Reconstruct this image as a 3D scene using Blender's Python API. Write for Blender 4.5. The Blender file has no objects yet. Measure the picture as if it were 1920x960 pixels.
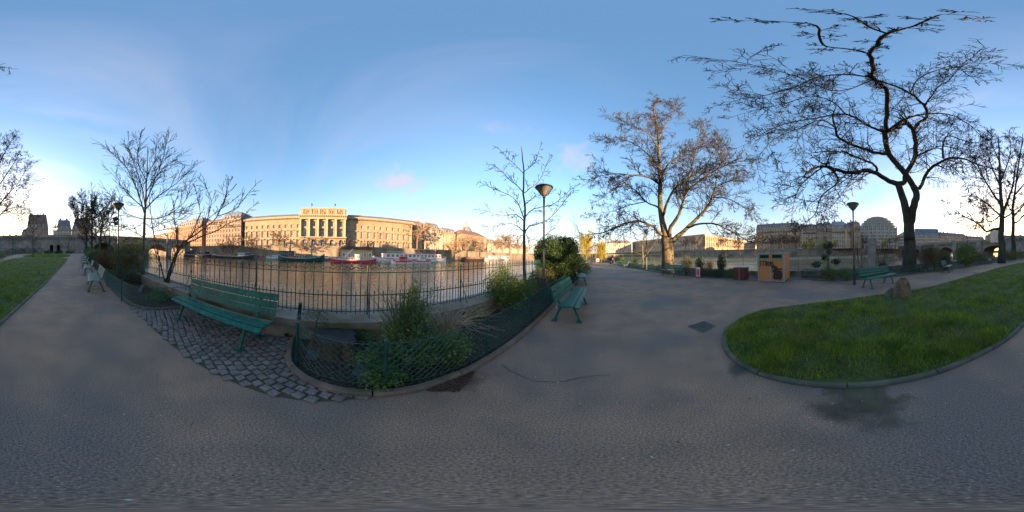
import bpy, math, random
import numpy as np
from mathutils import Vector, Matrix
S = bpy.context.scene
COL = S.collection
D2R = math.pi / 180
# ------------------------------------------------------------ camera (360 degree camera held at 1.45 m)
EYE = Vector((0, 0, 1.45))
LATMAX = 88.5
TILT, TLON = 1.1, 26.0          # the camera leans a little, up towards this heading
_r = Vector((math.cos(TLON*D2R), -math.sin(TLON*D2R), 0))
ROT = Matrix.Rotation(TILT*D2R, 3, _r)
cam = bpy.data.cameras.new('camera')
cam.type = 'PANO'
for holder in (cam, getattr(cam, 'cycles', None)):
    try:
        holder.panorama_type = 'EQUIRECTANGULAR'
        holder.latitude_min = -90*D2R; holder.latitude_max = LATMAX*D2R
        holder.longitude_min = -math.pi; holder.longitude_max = math.pi
    except Exception:
        pass
cam.clip_start = 0.02; cam.clip_end = 20000
camo = bpy.data.objects.new('camera', cam); COL.objects.link(camo)
camo.matrix_world = Matrix.Translation(EYE) @ (ROT @ Matrix.Rotation(math.pi/2, 3, 'X')).to_4x4()
S.camera = camo
# ------------------------------------------------------------ sky, sun, exposure
SUN_LON, SUN_EL = 175.0, 5.5
EXPOSURE = 2.3
SKY_STRENGTH, SUN_STRENGTH = 0.12, 5.0
w = bpy.data.worlds.new('World'); S.world = w; w.use_nodes = True
def build_world():
    nt = w.node_tree; N = nt.nodes; L = nt.links; N.clear()
    sky = N.new('ShaderNodeTexSky'); sky.sky_type = 'NISHITA'; sky.sun_disc = False
    sky.sun_elevation = SUN_EL*D2R; sky.sun_rotation = SUN_LON*D2R
    sky.altitude = 30; sky.air_density = 1.0; sky.dust_density = 0.6; sky.ozone_density = 1.4
    gm = N.new('ShaderNodeGamma'); gm.inputs[1].default_value = SKY_GAMMA; L.new(sky.outputs[0], gm.inputs[0])
    hs = N.new('ShaderNodeHueSaturation'); hs.inputs['Saturation'].default_value = 1.34
    L.new(gm.outputs[0], hs.inputs['Color'])
    tc = N.new('ShaderNodeTexCoord')
    sep = N.new('ShaderNodeSeparateXYZ'); L.new(tc.outputs['Generated'], sep.inputs[0])
    # cloud layer: project the direction onto a high flat layer, stretch it into streaks
    mx = N.new('ShaderNodeMath'); mx.operation = 'MAXIMUM'; L.new(sep.outputs[2], mx.inputs[0]); mx.inputs[1].default_value = 0.02
    ad = N.new('ShaderNodeMath'); ad.operation = 'ADD'; L.new(mx.outputs[0], ad.inputs[0]); ad.inputs[1].default_value = 0.12
    dv = N.new('ShaderNodeVectorMath'); dv.operation = 'DIVIDE'
    L.new(tc.outputs['Generated'], dv.inputs[0]); L.new(ad.outputs[0], dv.inputs[1])
    mp = N.new('ShaderNodeMapping'); L.new(dv.outputs[0], mp.inputs[0])
    mp.inputs['Rotation'].default_value = (0, 0, 0.9); mp.inputs['Scale'].default_value = (0.5, 1.5, 0.0)
    n1 = N.new('ShaderNodeTexNoise'); L.new(mp.outputs[0], n1.inputs['Vector'])
    n1.inputs['Scale'].default_value = 0.9; n1.inputs['Detail'].default_value = 9; n1.inputs['Roughness'].default_value = 0.55
    n1.inputs['Distortion'].default_value = 0.5
    r1 = N.new('ShaderNodeMapRange'); L.new(n1.outputs[0], r1.inputs[0])
    r1.inputs[1].default_value = 0.47; r1.inputs[2].default_value = 0.80; r1.inputs[3].default_value = 0; r1.inputs[4].default_value = 0.22
    # a few small puffs at their own places in the sky
    acc = r1.outputs[0]
    def puff(px, py, rx, ry, amt):
        nonlocal acc
        d = pixdir(px, py)
        e1 = Vector((d.y, -d.x, 0)).normalized(); e2 = e1.cross(d)
        def dot(v, k):
            q = N.new('ShaderNodeVectorMath'); q.operation = 'DOT_PRODUCT'; L.new(tc.outputs['Generated'], q.inputs[0]); q.inputs[1].default_value = v*k; return q.outputs['Value']
        a, b = dot(e1, 1/rx), dot(e2, 1/ry)
        cb = N.new('ShaderNodeCombineXYZ'); L.new(a, cb.inputs[0]); L.new(b, cb.inputs[1])
        ln = N.new('ShaderNodeVectorMath'); ln.operation = 'LENGTH'; L.new(cb.outputs[0], ln.inputs[0])
        nz = N.new('ShaderNodeTexNoise'); L.new(tc.outputs['Generated'], nz.inputs['Vector']); nz.inputs['Scale'].default_value = 14; nz.inputs['Detail'].default_value = 6
        m1 = N.new('ShaderNodeMath'); m1.operation = 'MULTIPLY_ADD'; L.new(nz.outputs[0], m1.inputs[0]); m1.inputs[1].default_value = -2.6; m1.inputs[2].default_value = 2.3
        s = N.new('ShaderNodeMath'); s.operation = 'SUBTRACT'; L.new(m1.outputs[0], s.inputs[0]); L.new(ln.outputs['Value'], s.inputs[1])
        fr = N.new('ShaderNodeVectorMath'); fr.operation = 'DOT_PRODUCT'; L.new(tc.outputs['Generated'], fr.inputs[0]); fr.inputs[1].default_value = d
        g = N.new('ShaderNodeMath'); g.operation = 'GREATER_THAN'; L.new(fr.outputs['Value'], g.inputs[0]); g.inputs[1].default_value = 0.5
        cl = N.new('ShaderNodeMapRange'); L.new(s.outputs[0], cl.inputs[0]); cl.inputs[1].default_value = -0.1; cl.inputs[2].default_value = 1.3; cl.inputs[4].default_value = amt
        mm = N.new('ShaderNodeMath'); mm.operation = 'MULTIPLY'; L.new(cl.outputs[0], mm.inputs[0]); L.new(g.outputs[0], mm.inputs[1])
        m = N.new('ShaderNodeMath'); m.operation = 'MAXIMUM'; L.new(acc, m.inputs[0]); L.new(mm.outputs[0], m.inputs[1])
        acc = m.outputs[0]
    puff(748, 340, .18, .09, .9); puff(1075, 298, .11, .10, .6); puff(930, 240, .22, .07, .22); puff(1480, 392, .10, .03, .4); puff(1690, 418, .07, .03, .4)
    # low haze band all round the horizon
    hz = N.new('ShaderNodeMapRange'); L.new(sep.outputs[2], hz.inputs[0])
    hz.inputs[1].default_value = 0.42; hz.inputs[2].default_value = 0.0; hz.inputs[3].default_value = 0; hz.inputs[4].default_value = 1
    hp = N.new('ShaderNodeMath'); hp.operation = 'POWER'; L.new(hz.outputs[0], hp.inputs[0]); hp.inputs[1].default_value = 2.2
    hm = N.new('ShaderNodeMath'); hm.operation = 'MULTIPLY'; L.new(hp.outputs[0], hm.inputs[0]); hm.inputs[1].default_value = HORIZ_MIX
    # cloud brightness follows nearness to the sun
    sd = Vector((math.sin(SUN_LON*D2R)*math.cos(SUN_EL*D2R), math.cos(SUN_LON*D2R)*math.cos(SUN_EL*D2R), math.sin(SUN_EL*D2R)))
    dt = N.new('ShaderNodeVectorMath'); dt.operation = 'DOT_PRODUCT'; L.new(tc.outputs['Generated'], dt.inputs[0]); dt.inputs[1].default_value = sd
    rr = N.new('ShaderNodeMapRange'); L.new(dt.outputs['Value'], rr.inputs[0]); rr.inputs[1].default_value = -1; rr.inputs[2].default_value = 1
    cr = N.new('ShaderNodeValToRGB'); L.new(rr.outputs[0], cr.inputs[0])
    cr.color_ramp.elements[0].color = CLOUD_FAR; cr.color_ramp.elements[1].color = CLOUD_SUN
    cr.color_ramp.elements.new(0.55).color = CLOUD_MID
    sc1 = N.new('ShaderNodeVectorMath'); sc1.operation = 'SCALE'; L.new(cr.outputs[0], sc1.inputs[0]); sc1.inputs['Scale'].default_value = CLOUD_GAIN
    lift = N.new('ShaderNodeMixRGB'); lift.blend_type = 'MULTIPLY'; lift.inputs[0].default_value = 1
    L.new(hs.outputs[0], lift.inputs[1]); lift.inputs[2].default_value = SKY_TINT
    g1 = N.new('ShaderNodeMixRGB'); L.new(hm.outputs[0], g1.inputs[0]); L.new(lift.outputs[0], g1.inputs[1]); L.new(sc1.outputs[0], g1.inputs[2])
    g2 = N.new('ShaderNodeMixRGB'); L.new(acc, g2.inputs[0]); L.new(g1.outputs[0], g2.inputs[1]); L.new(sc1.outputs[0], g2.inputs[2])
    bg = N.new('ShaderNodeBackground'); L.new(g2.outputs[0], bg.inputs[0]); bg.inputs[1].default_value = SKY_STRENGTH
    out = N.new('ShaderNodeOutputWorld'); L.new(bg.outputs[0], out.inputs[0])
def pixdir(px, py):
    lon = (px-960)*0.1875*D2R; lat = (LATMAX - py/960*(LATMAX+90))*D2R
    return ROT @ Vector((math.sin(lon)*math.cos(lat), math.cos(lon)*math.cos(lat), math.sin(lat)))
HORIZ_MIX = 0.9
SKY_GAMMA = 0.78
CLOUD_FAR = (1.0, 0.84, 0.94, 1); CLOUD_MID = (1.06, .93, 1.08, 1); CLOUD_SUN = (2.6, 2.0, 1.5, 1)
CLOUD_GAIN = 1.45
SKY_TINT = (1.14, 1.13, 1.27, 1)
build_world()
sun = bpy.data.lights.new('sun', 'SUN'); sun.energy = SUN_STRENGTH; sun.angle = 0.5*D2R; sun.color = (1.0, 0.66, 0.38)
suno = bpy.data.objects.new('sun', sun); COL.objects.link(suno)
_sd = Vector((math.sin(SUN_LON*D2R)*math.cos(SUN_EL*D2R), math.cos(SUN_LON*D2R)*math.cos(SUN_EL*D2R), math.sin(SUN_EL*D2R)))
suno.rotation_euler = _sd.to_track_quat('Z', 'Y').to_euler()
S.view_settings.view_transform = 'Standard'; S.view_settings.look = 'None'
S.view_settings.exposure = EXPOSURE; S.view_settings.gamma = 1
S.cycles.max_bounces = 6; S.cycles.diffuse_bounces = 3; S.cycles.transparent_max_bounces = 8
try: S.cycles.use_denoising = True
except Exception: pass
# ------------------------------------------------------------ measuring helpers
def W(px, py, z=0.0):
    d = pixdir(px, py)
    if d.z > -0.004: d.z = -0.004
    t = (z-EYE.z)/d.z
    return Vector((EYE.x+d.x*t, EYE.y+d.y*t, z))
def WD(px, py, dist):
    d = pixdir(px, py); h = math.hypot(d.x, d.y)
    return EYE + d*(dist/h)
def WZ(px, py, z):
    d = pixdir(px, py); t = (z-EYE.z)/d.z
    return EYE + d*t
def XY(px, dist, z=0.0):
    lon = (px-960)*0.1875*D2R
    return Vector((math.sin(lon)*dist, math.cos(lon)*dist, z))
def ZZ(px, py, dist): return WD(px, py, dist).z
# ------------------------------------------------------------ mesh helpers
class MB:
    def __init__(s): s.v = []; s.f = []; s.m = []
    def quad(s, a, b, c, d, mi=0):
        n = len(s.v); s.v += [tuple(a), tuple(b), tuple(c), tuple(d)]; s.f.append((n, n+1, n+2, n+3)); s.m.append(mi)
    def tri(s, a, b, c, mi=0):
        n = len(s.v); s.v += [tuple(a), tuple(b), tuple(c)]; s.f.append((n, n+1, n+2)); s.m.append(mi)
    def poly(s, pts, mi=0):
        n = len(s.v); s.v += [tuple(p) for p in pts]; s.f.append(tuple(range(n, n+len(pts)))); s.m.append(mi)
    def hexa(s, p, mi=0):     # 8 points: bottom 4 ccw, top 4 ccw
        n = len(s.v); s.v += [tuple(q) for q in p]
        for f in ((3,2,1,0),(4,5,6,7),(0,1,5,4),(1,2,6,5),(2,3,7,6),(3,0,4,7)):
            s.f.append(tuple(n+i for i in f)); s.m.append(mi)
    def box(s, x0, x1, y0, y1, z0, z1, mi=0):
        s.hexa([(x0,y0,z0),(x1,y0,z0),(x1,y1,z0),(x0,y1,z0),(x0,y0,z1),(x1,y0,z1),(x1,y1,z1),(x0,y1,z1)], mi)
    def beam(s, a, b, w, h, mi=0, up=(0,0,1)):   # rectangular bar
        a = Vector(a); b = Vector(b); d = (b-a).normalized(); u = Vector(up)
        if abs(d.dot(u)) > .98: u = Vector((1,0,0))
        x = d.cross(u).normalized()*w/2; y = x.cross(d).normalized()*h/2
        s.hexa([a-x-y, a+x-y, b+x-y, b-x-y, a-x+y, a+x+y, b+x+y, b-x+y], mi)
    def tube(s, pts, rad, n=6, mi=0, cap=True):
        k = len(pts)
        if not hasattr(rad, '__len__'): rad = [rad]*k
        base = len(s.v); prev = None
        for i in range(k):
            p = pts[i]
            if i == 0: d = pts[1]-p
            elif i == k-1: d = p-pts[i-1]
            else: d = pts[i+1]-pts[i-1]
            if d.length < 1e-9: d = Vector((0,0,1))
            d = d.normalized()
            if prev is None: u = d.cross(Vector((0,0,1)) if abs(d.z) < .9 else Vector((1,0,0))).normalized()
            else:
                u = prev - d*prev.dot(d)
                u = u.normalized() if u.length > 1e-6 else d.orthogonal().normalized()
            prev = u; vv = d.cross(u); r = rad[i]
            for j in range(n):
                a = 2*math.pi*j/n; c = math.cos(a)*r; e = math.sin(a)*r
                s.v.append((p.x+u.x*c+vv.x*e, p.y+u.y*c+vv.y*e, p.z+u.z*c+vv.z*e))
        for i in range(k-1):
            o = base+i*n
            for j in range(n):
                j2 = (j+1) % n
                s.f.append((o+j, o+j2, o+n+j2, o+n+j)); s.m.append(mi)
        if cap and n > 2:
            s.f.append(tuple(base+n-1-j for j in range(n))); s.m.append(mi)
            s.f.append(tuple(base+(k-1)*n+j for j in range(n))); s.m.append(mi)
    def lathe(s, prof, n=12, c=(0,0,0), mi=0):
        base = len(s.v)
        for r, z in prof:
            for j in range(n):
                a = 2*math.pi*j/n; s.v.append((c[0]+r*math.cos(a), c[1]+r*math.sin(a), c[2]+z))
        for i in range(len(prof)-1):
            for j in range(n):
                j2 = (j+1) % n; o = base+i*n
                s.f.append((o+j, o+j2, o+n+j2, o+n+j)); s.m.append(mi)
        s.f.append(tuple(base+n-1-j for j in range(n))); s.m.append(mi)
        s.f.append(tuple(base+(len(prof)-1)*n+j for j in range(n))); s.m.append(mi)
    def prism(s, pts, z0, z1, mi=0):     # ccw outline
        n = len(s.v); k = len(pts)
        s.v += [(p[0], p[1], z0) for p in pts] + [(p[0], p[1], z1) for p in pts]
        s.f.append(tuple(n+k+i for i in range(k))); s.m.append(mi)
        s.f.append(tuple(n+k-1-i for i in range(k))); s.m.append(mi)
        for i in range(k):
            j = (i+1) % k; s.f.append((n+i, n+j, n+k+j, n+k+i)); s.m.append(mi)
    def blob(s, c, r, n=8, m=6, mi=0, jit=0.0, rng=random):
        base = len(s.v)
        for i in range(m+1):
            t = math.pi*i/m
            for j in range(n):
                a = 2*math.pi*j/n; q = 1+rng.uniform(-jit, jit)
                s.v.append((c[0]+r[0]*q*math.sin(t)*math.cos(a), c[1]+r[1]*q*math.sin(t)*math.sin(a), c[2]+r[2]*q*math.cos(t)))
        for i in range(m):
            for j in range(n):
                j2 = (j+1) % n; o = base+i*n
                s.f.append((o+n+j, o+n+j2, o+j2, o+j)); s.m.append(mi)
    def mesh(s, name, mats, smooth=False):
        me = bpy.data.meshes.new(name); me.from_pydata(s.v, [], s.f)
        if not isinstance(mats, (list, tuple)): mats = [mats]
        for m in mats: me.materials.append(m)
        if len(mats) > 1: me.polygons.foreach_set('material_index', s.m)
        if smooth: me.polygons.foreach_set('use_smooth', [True]*len(me.polygons))
        me.update(); return me
    def build(s, name, mats, parent=None, smooth=False):
        return place(s.mesh(name, mats, smooth), name, parent)
def place(me, name, parent=None, loc=None, rotz=None, kind=None, scale=None):
    o = bpy.data.objects.new(name, me); COL.objects.link(o)
    if parent is not None: o.parent = parent
    if loc is not None: o.location = loc
    if rotz is not None: o.rotation_euler = (0, 0, rotz)
    if scale is not None: o.scale = scale
    if kind: o['kind'] = kind
    return o
def npmesh(name, V, F, mats, smooth=False):
    me = bpy.data.meshes.new(name); nv, nf, k = len(V), len(F), F.shape[1]
    me.vertices.add(nv); me.vertices.foreach_set('co', np.ascontiguousarray(V, dtype=np.float32).ravel())
    me.loops.add(nf*k); me.loops.foreach_set('vertex_index', np.ascontiguousarray(F, dtype=np.int32).ravel())
    me.polygons.add(nf); me.polygons.foreach_set('loop_start', np.arange(0, nf*k, k, dtype=np.int32))
    for m in (mats if isinstance(mats, (list, tuple)) else [mats]): me.materials.append(m)
    me.update(calc_edges=True); 
    if smooth: me.polygons.foreach_set('use_smooth', [True]*nf)
    return me
def tag(o, label=None, cat=None, group=None, kind=None):
    if label: o['label'] = label
    if cat: o['category'] = cat
    if group: o['group'] = group
    if kind: o['kind'] = kind
    return o
def thing(name, label, cat, loc=(0,0,0), rotz=0, group=None):
    o = bpy.data.objects.new(name, None); COL.objects.link(o); o.location = loc; o.rotation_euler = (0,0,rotz)
    o.empty_display_size = 0.2
    return tag(o, label, cat, group)
def dup(root, loc, rotz, label, scale=1.0, group=None):
    r = root.copy(); COL.objects.link(r); r.location = loc; r.rotation_euler = (0,0,rotz); r.scale = (scale,)*3 if not hasattr(scale, '__len__') else scale
    r['label'] = label
    if group: r['group'] = group
    for ch in list(root.children):
        c = ch.copy(); COL.objects.link(c); c.parent = r
        for g in list(ch.children):
            d = g.copy(); COL.objects.link(d); d.parent = c
    return r
# ------------------------------------------------------------ materials
MATS = {}
def M(name, c1, c2=None, scale=4.0, rough=.8, bump=0.0, bscale=40., metal=0.0, detail=6, lo=.35, hi=.65, space='Position',
      spot=None, spotscale=60, spotlo=.62, spothi=.72, big=None, bigscale=.4, biglo=.5, bighi=.62, island=0.0, spec=.5, transl=0.0, stretch=None, grain=0.0, gscale=90):
    if name in MATS: return MATS[name]
    m = bpy.data.materials.new(name); m.use_nodes = True; nt = m.node_tree; N = nt.nodes; L = nt.links
    b = N['Principled BSDF']; b.inputs['Roughness'].default_value = rough; b.inputs['Metallic'].default_value = metal
    b.inputs['Specular IOR Level'].default_value = spec
    if space == 'Position': g = N.new('ShaderNodeNewGeometry').outputs['Position']
    else: g = N.new('ShaderNodeTexCoord').outputs['Object']
    if stretch:
        mp = N.new('ShaderNodeMapping'); L.new(g, mp.inputs[0]); mp.inputs['Scale'].default_value = stretch; g = mp.outputs[0]
    def noise(sc, d=6):
        n = N.new('ShaderNodeTexNoise'); L.new(g, n.inputs['Vector']); n.inputs['Scale'].default_value = sc; n.inputs['Detail'].default_value = d; return n.outputs[0]
    def ramp(v, a, c):
        r = N.new('ShaderNodeMapRange'); L.new(v, r.inputs[0]); r.inputs[1].default_value = a; r.inputs[2].default_value = c; return r.outputs[0]
    def mix(f, a, c):
        x = N.new('ShaderNodeMixRGB'); L.new(f, x.inputs[0])
        if isinstance(a, tuple): x.inputs[1].default_value = (*a, 1)
        else: L.new(a, x.inputs[1])
        x.inputs[2].default_value = (*c, 1); return x.outputs[0]
    col = None
    if c2 is None: c2 = tuple(v*.75 for v in c1)
    col = mix(ramp(noise(scale, detail), lo, hi), c1, c2)
    if big: col = mix(ramp(noise(bigscale, 5), biglo, bighi), col, big)
    if spot: col = mix(ramp(noise(spotscale, 2), spotlo, spothi), col, spot)
    if grain:
        gx = N.new('ShaderNodeMixRGB'); gx.blend_type = 'MULTIPLY'; gx.inputs[0].default_value = 1; L.new(col, gx.inputs[1])
        gr_ = N.new('ShaderNodeMapRange'); L.new(noise(gscale, 3), gr_.inputs[0]); gr_.inputs[1].default_value = .32; gr_.inputs[2].default_value = .68; gr_.inputs[3].default_value = 1-grain; gr_.inputs[4].default_value = 1+grain; L.new(gr_.outputs[0], gx.inputs[2]); col = gx.outputs[0]
    if island:
        gi = N.new('ShaderNodeNewGeometry'); hs = N.new('ShaderNodeHueSaturation'); L.new(col, hs.inputs['Color'])
        mr = N.new('ShaderNodeMapRange'); L.new(gi.outputs['Random Per Island'], mr.inputs[0]); mr.inputs[3].default_value = 1-island; mr.inputs[4].default_value = 1+island
        L.new(mr.outputs[0], hs.inputs['Value'])
        mh = N.new('ShaderNodeMapRange'); L.new(gi.outputs['Random Per Island'], mh.inputs[0]); mh.inputs[3].default_value = .5+.05*island; mh.inputs[4].default_value = .5-.06*island
        L.new(mh.outputs[0], hs.inputs['Hue']); col = hs.outputs[0]
    L.new(col, b.inputs['Base Color'])
    if bump:
        bp = N.new('ShaderNodeBump'); L.new(noise(bscale, 4), bp.inputs['Height']); bp.inputs['Strength'].default_value = min(1, bump); bp.inputs['Distance'].default_value = .5/bscale
        L.new(bp.outputs[0], b.inputs['Normal'])
    if transl:
        t = N.new('ShaderNodeBsdfTranslucent'); L.new(col, t.inputs[0]); mxs = N.new('ShaderNodeMixShader'); mxs.inputs[0].default_value = transl
        L.new(b.outputs[0], mxs.inputs[1]); L.new(t.outputs[0], mxs.inputs[2]); L.new(mxs.outputs[0], N['Material Output'].inputs[0])
    MATS[name] = m; return m
asphalt = M('asphalt', (.290,.180,.116), (.200,.128,.085), scale=2.2, rough=.85, bump=.4, bscale=190, spot=(.36,.27,.21), spotscale=170, spotlo=.57, spothi=.70, grain=.48, gscale=88, big=(.140,.112,.096), bigscale=.5, biglo=.46, bighi=.62)
soil = M('soil', (.040,.028,.018), (.018,.013,.010), scale=14, rough=1, bump=1, bscale=25, spot=(.10,.065,.035), spotscale=45, spotlo=.6, spothi=.64)
joint = M('joint_dirt', (.075,.062,.048), (.060,.075,.03), scale=5, rough=1, bump=1, bscale=60, lo=.45, hi=.6)
sett_m = M('granite_sett', (.20,.155,.125), (.115,.092,.078), scale=9, rough=.75, bump=.8, bscale=50, spot=(.30,.28,.27), spotscale=140, spotlo=.56, spothi=.62, island=.0)
sett_m2 = M('granite_sett_dark', (.15,.12,.10), (.09,.073,.062), scale=9, rough=.7, bump=.8, bscale=50, spot=(.22,.21,.21), spotscale=140, spotlo=.58, spothi=.64)
kerb_m = M('kerb_stone', (.19,.135,.10), (.105,.085,.07), scale=6, rough=.85, bump=.6, bscale=70, big=(.08,.085,.05), bigscale=2.2, biglo=.5, bighi=.7)
kerb_g = M('kerb_stone_grey', (.125,.11,.085), (.065,.06,.048), scale=6, rough=.85, bump=.6, bscale=70, big=(.07,.085,.045), bigscale=2.2, biglo=.5, bighi=.7)
wall_m = M('parapet_stone', (.27,.225,.17), (.17,.14,.105), scale=3, rough=.9, bump=.6, bscale=40, big=(.10,.095,.05), bigscale=1.3, biglo=.5, bighi=.65)
green_p = M('green_paint', (.006,.115,.080), (.005,.080,.060), scale=3, rough=.5, spec=.3, bump=.12, bscale=60, spot=(.05,.16,.12), spotscale=28, spotlo=.62, spothi=.68, grain=.25, gscale=14)
green_sheen = M('green_paint_sky_sheen', (.085,.16,.13), (.04,.115,.095), scale=9, rough=.5, bump=.12, bscale=60)  # paler bench green: the sky's sheen on the slats is put into the colour
green_d = M('dark_green_iron', (.010,.07,.055), (.006,.035,.032), scale=8, rough=.45, bump=.2, bscale=90)
wire_m = M('green_wire', (.012,.11,.085), (.015,.055,.045), scale=20, rough=.4)
iron_m = M('railing_iron', (.012,.075,.060), (.008,.035,.032), scale=8, rough=.45)
grass_m = M('grass_blade', (.21,.29,.028), (.070,.14,.016), scale=2.4, rough=.6, island=.55, big=(.20,.20,.05), bigscale=1.1, biglo=.52, bighi=.7, transl=.35)
turf_m = M('turf_soil', (.060,.095,.016), (.036,.050,.013), scale=5, rough=1, bump=1, bscale=25, spot=(.05,.035,.02), spotscale=6, spotlo=.58, spothi=.64)
bark_d = M('bark_dark', (.050,.042,.034), (.024,.021,.019), scale=6, rough=.95, bump=1, bscale=22, stretch=(1,1,.25), big=(.045,.060,.030), bigscale=1.6)
bark_m = M('bark_mossy', (.125,.098,.055), (.055,.045,.028), scale=5, rough=.95, bump=1, bscale=20, stretch=(1,1,.35), big=(.085,.085,.030), bigscale=.7)
bark_g = M('bark_grey', (.12,.108,.085), (.055,.05,.042), scale=8, rough=.95, bump=.8, bscale=25, stretch=(1,1,.3))
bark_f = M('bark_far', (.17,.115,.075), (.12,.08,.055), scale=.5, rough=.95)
twig_m = M('twig', (.040,.032,.026), (.025,.02,.017), scale=3, rough=.9)
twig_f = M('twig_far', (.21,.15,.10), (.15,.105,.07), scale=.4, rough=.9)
# ------------------------------------------------------------ large structure: water, island, banks
def water_mat():
    m = bpy.data.materials.new('river_water'); m.use_nodes = True; N = m.node_tree.nodes; L = m.node_tree.links
    b = N['Principled BSDF']; b.inputs['Base Color'].default_value = (.13,.085,.035,1); b.inputs['Roughness'].default_value = .08; b.inputs['IOR'].default_value = 1.33
    b.inputs['Specular IOR Level'].default_value = .8
    g = N.new('ShaderNodeNewGeometry'); mp = N.new('ShaderNodeMapping'); L.new(g.outputs['Position'], mp.inputs[0]); mp.inputs['Rotation'].default_value = (0,0,-.45); mp.inputs['Scale'].default_value = (1,.55,1)
    n = N.new('ShaderNodeTexNoise'); L.new(mp.outputs[0], n.inputs['Vector']); n.inputs['Scale'].default_value = 1.3; n.inputs['Detail'].default_value = 5; n.inputs['Roughness'].default_value = .6
    n2 = N.new('ShaderNodeTexNoise'); L.new(mp.outputs[0], n2.inputs['Vector']); n2.inputs['Scale'].default_value = .18; n2.inputs['Detail'].default_value = 4
    b1 = N.new('ShaderNodeBump'); L.new(n.outputs[0], b1.inputs['Height']); b1.inputs['Strength'].default_value = .55; b1.inputs['Distance'].default_value = .22
    b2 = N.new('ShaderNodeBump'); L.new(n2.outputs[0], b2.inputs['Height']); b2.inputs['Strength'].default_value = .5; b2.inputs['Distance'].default_value = .5
    L.new(b2.outputs[0], b1.inputs['Normal']); L.new(b1.outputs[0], b.inputs['Normal']); return m
WZ0 = -2.0
mb = MB(); R_ = 9000
mb.quad((-R_,-R_,WZ0),(R_,-R_,WZ0),(R_,R_,WZ0),(-R_,R_,WZ0))
tag(mb.build('river_water', water_mat()), kind='structure')
# outline of the island: near (left) bank line, tip, right bank line
LA = Vector((-2.13, 1.75, 0)); LD = Vector((.5, .866, 0)); LN = Vector((.866, -.5, 0))   # LN points inland
def LP(s, off=0.0): return LA + LD*s + LN*off
LEFT = [LP(s) for s in (-102, -60, -30, -15, -8, 0, 8, 15, 22, 30, 36, 41)]
TIP = [Vector(p) for p in ((19.6,39.6,0),(20.8,42,0),(22.6,43,0),(24.2,42,0),(25,39.5,0),(24.7,36,0))]
RIGHT = [Vector(p) for p in ((23.4,32,0),(20.4,24.5,0),(17.8,18.5,0),(15.2,12,0),(12.6,4,0),(11.0,-.3,0),(10.3,-7.8,0),(9.6,-12,0),(6.8,-24,0),(4,-36,0),(0,-60,0),(-2,-86,0))]
ISL = LEFT + TIP + RIGHT
out = [(p.x, p.y) for p in ISL] + [(8,-96),(-50,-86)]
mb = MB(); mb.prism(out[::-1], -4, 0)
tag(mb.build('path', asphalt), kind='structure')
# left bank
nM = Vector((-.904, .427, 0)); tM = Vector((.427, .904, 0))
def BL(s, d, z=0): return nM*d + tM*s + Vector((0,0,z))
pave_far = M('far_pavement', (.24,.21,.18), (.17,.15,.13), scale=.2, rough=.9)
quay_m = M('quay_stone', (.29,.23,.16), (.18,.14,.10), scale=.35, rough=.9, bump=.5, bscale=3, big=(.15,.12,.085), bigscale=.12, stretch=(1,1,.6), spot=(.16,.125,.09), spotscale=1.6)
quay_d = M('quay_stone_dark', (.25,.20,.15), (.15,.125,.10), scale=.35, rough=.9, bump=.5, bscale=3, big=(.11,.09,.07), bigscale=.12)
def sheet(name, pts, z0, z1, m):
    mb = MB(); mb.prism(pts, z0, z1); return tag(mb.build(name, m), kind='structure')
def ccw(pts):
    a = sum(pts[i][0]*pts[(i+1) % len(pts)][1]-pts[(i+1) % len(pts)][0]*pts[i][1] for i in range(len(pts)))
    return pts if a > 0 else pts[::-1]
QZ = 4.6
sheet('left_bank_ground', ccw([tuple(BL(-400,86.6)[:2]), tuple(BL(1500,86.6)[:2]), tuple(BL(1500,3000)[:2]), tuple(BL(-400,3000)[:2])]), -4, QZ, pave_far)
sheet('left_quay_towpath', ccw([tuple(BL(-400,80)[:2]), tuple(BL(700,80)[:2]), tuple(BL(700,86)[:2]), tuple(BL(-400,86)[:2])]), -4, -1.1, quay_d)
# quay wall: its own thing, coping and plinth as parts
def quay_wall(label, P, s0, s1, d, z0, z1, step, m, piers=None, nrm=-1):
    root = thing('quay_wall', label, 'quay wall', P((s0+s1)/2, d, z0)); o = root.location
    def B(mb, a, b, c, e, f, g):
        p = [P(a,c,f)-o, P(b,c,f)-o, P(b,e,f)-o, P(a,e,f)-o, P(a,c,g)-o, P(b,c,g)-o, P(b,e,g)-o, P(a,e,g)-o]
        mb.hexa(p)
    mb = MB(); B(mb, s0, s1, d, d+.6, z0, z1); mb.build('wall', m, root)
    mb = MB(); B(mb, s0, s1, d-.18, d+.7, z1, z1+.25); mb.build('coping', wall_m, root)
    mb = MB(); B(mb, s0, s1, d+.05, d+.4, z1+.25, z1+1.0); mb.build('parapet', m, root)
    mb = MB(); B(mb, s0, s1, d-.3, d, z0, z0+.5); mb.build('plinth', m, root)
    if piers:
        s = s0; 
        while s < s1:
            mb = MB(); B(mb, s, s+1.1, d-.45, d-.003, z0+.5, z1-.05); mb.build('buttress', wall_m, root); s += piers
    return root
quay_wall('long stone quay wall below the wide classical palace across the river', BL, -400, 700, 86, -1.1, QZ, 3, quay_m)
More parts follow.
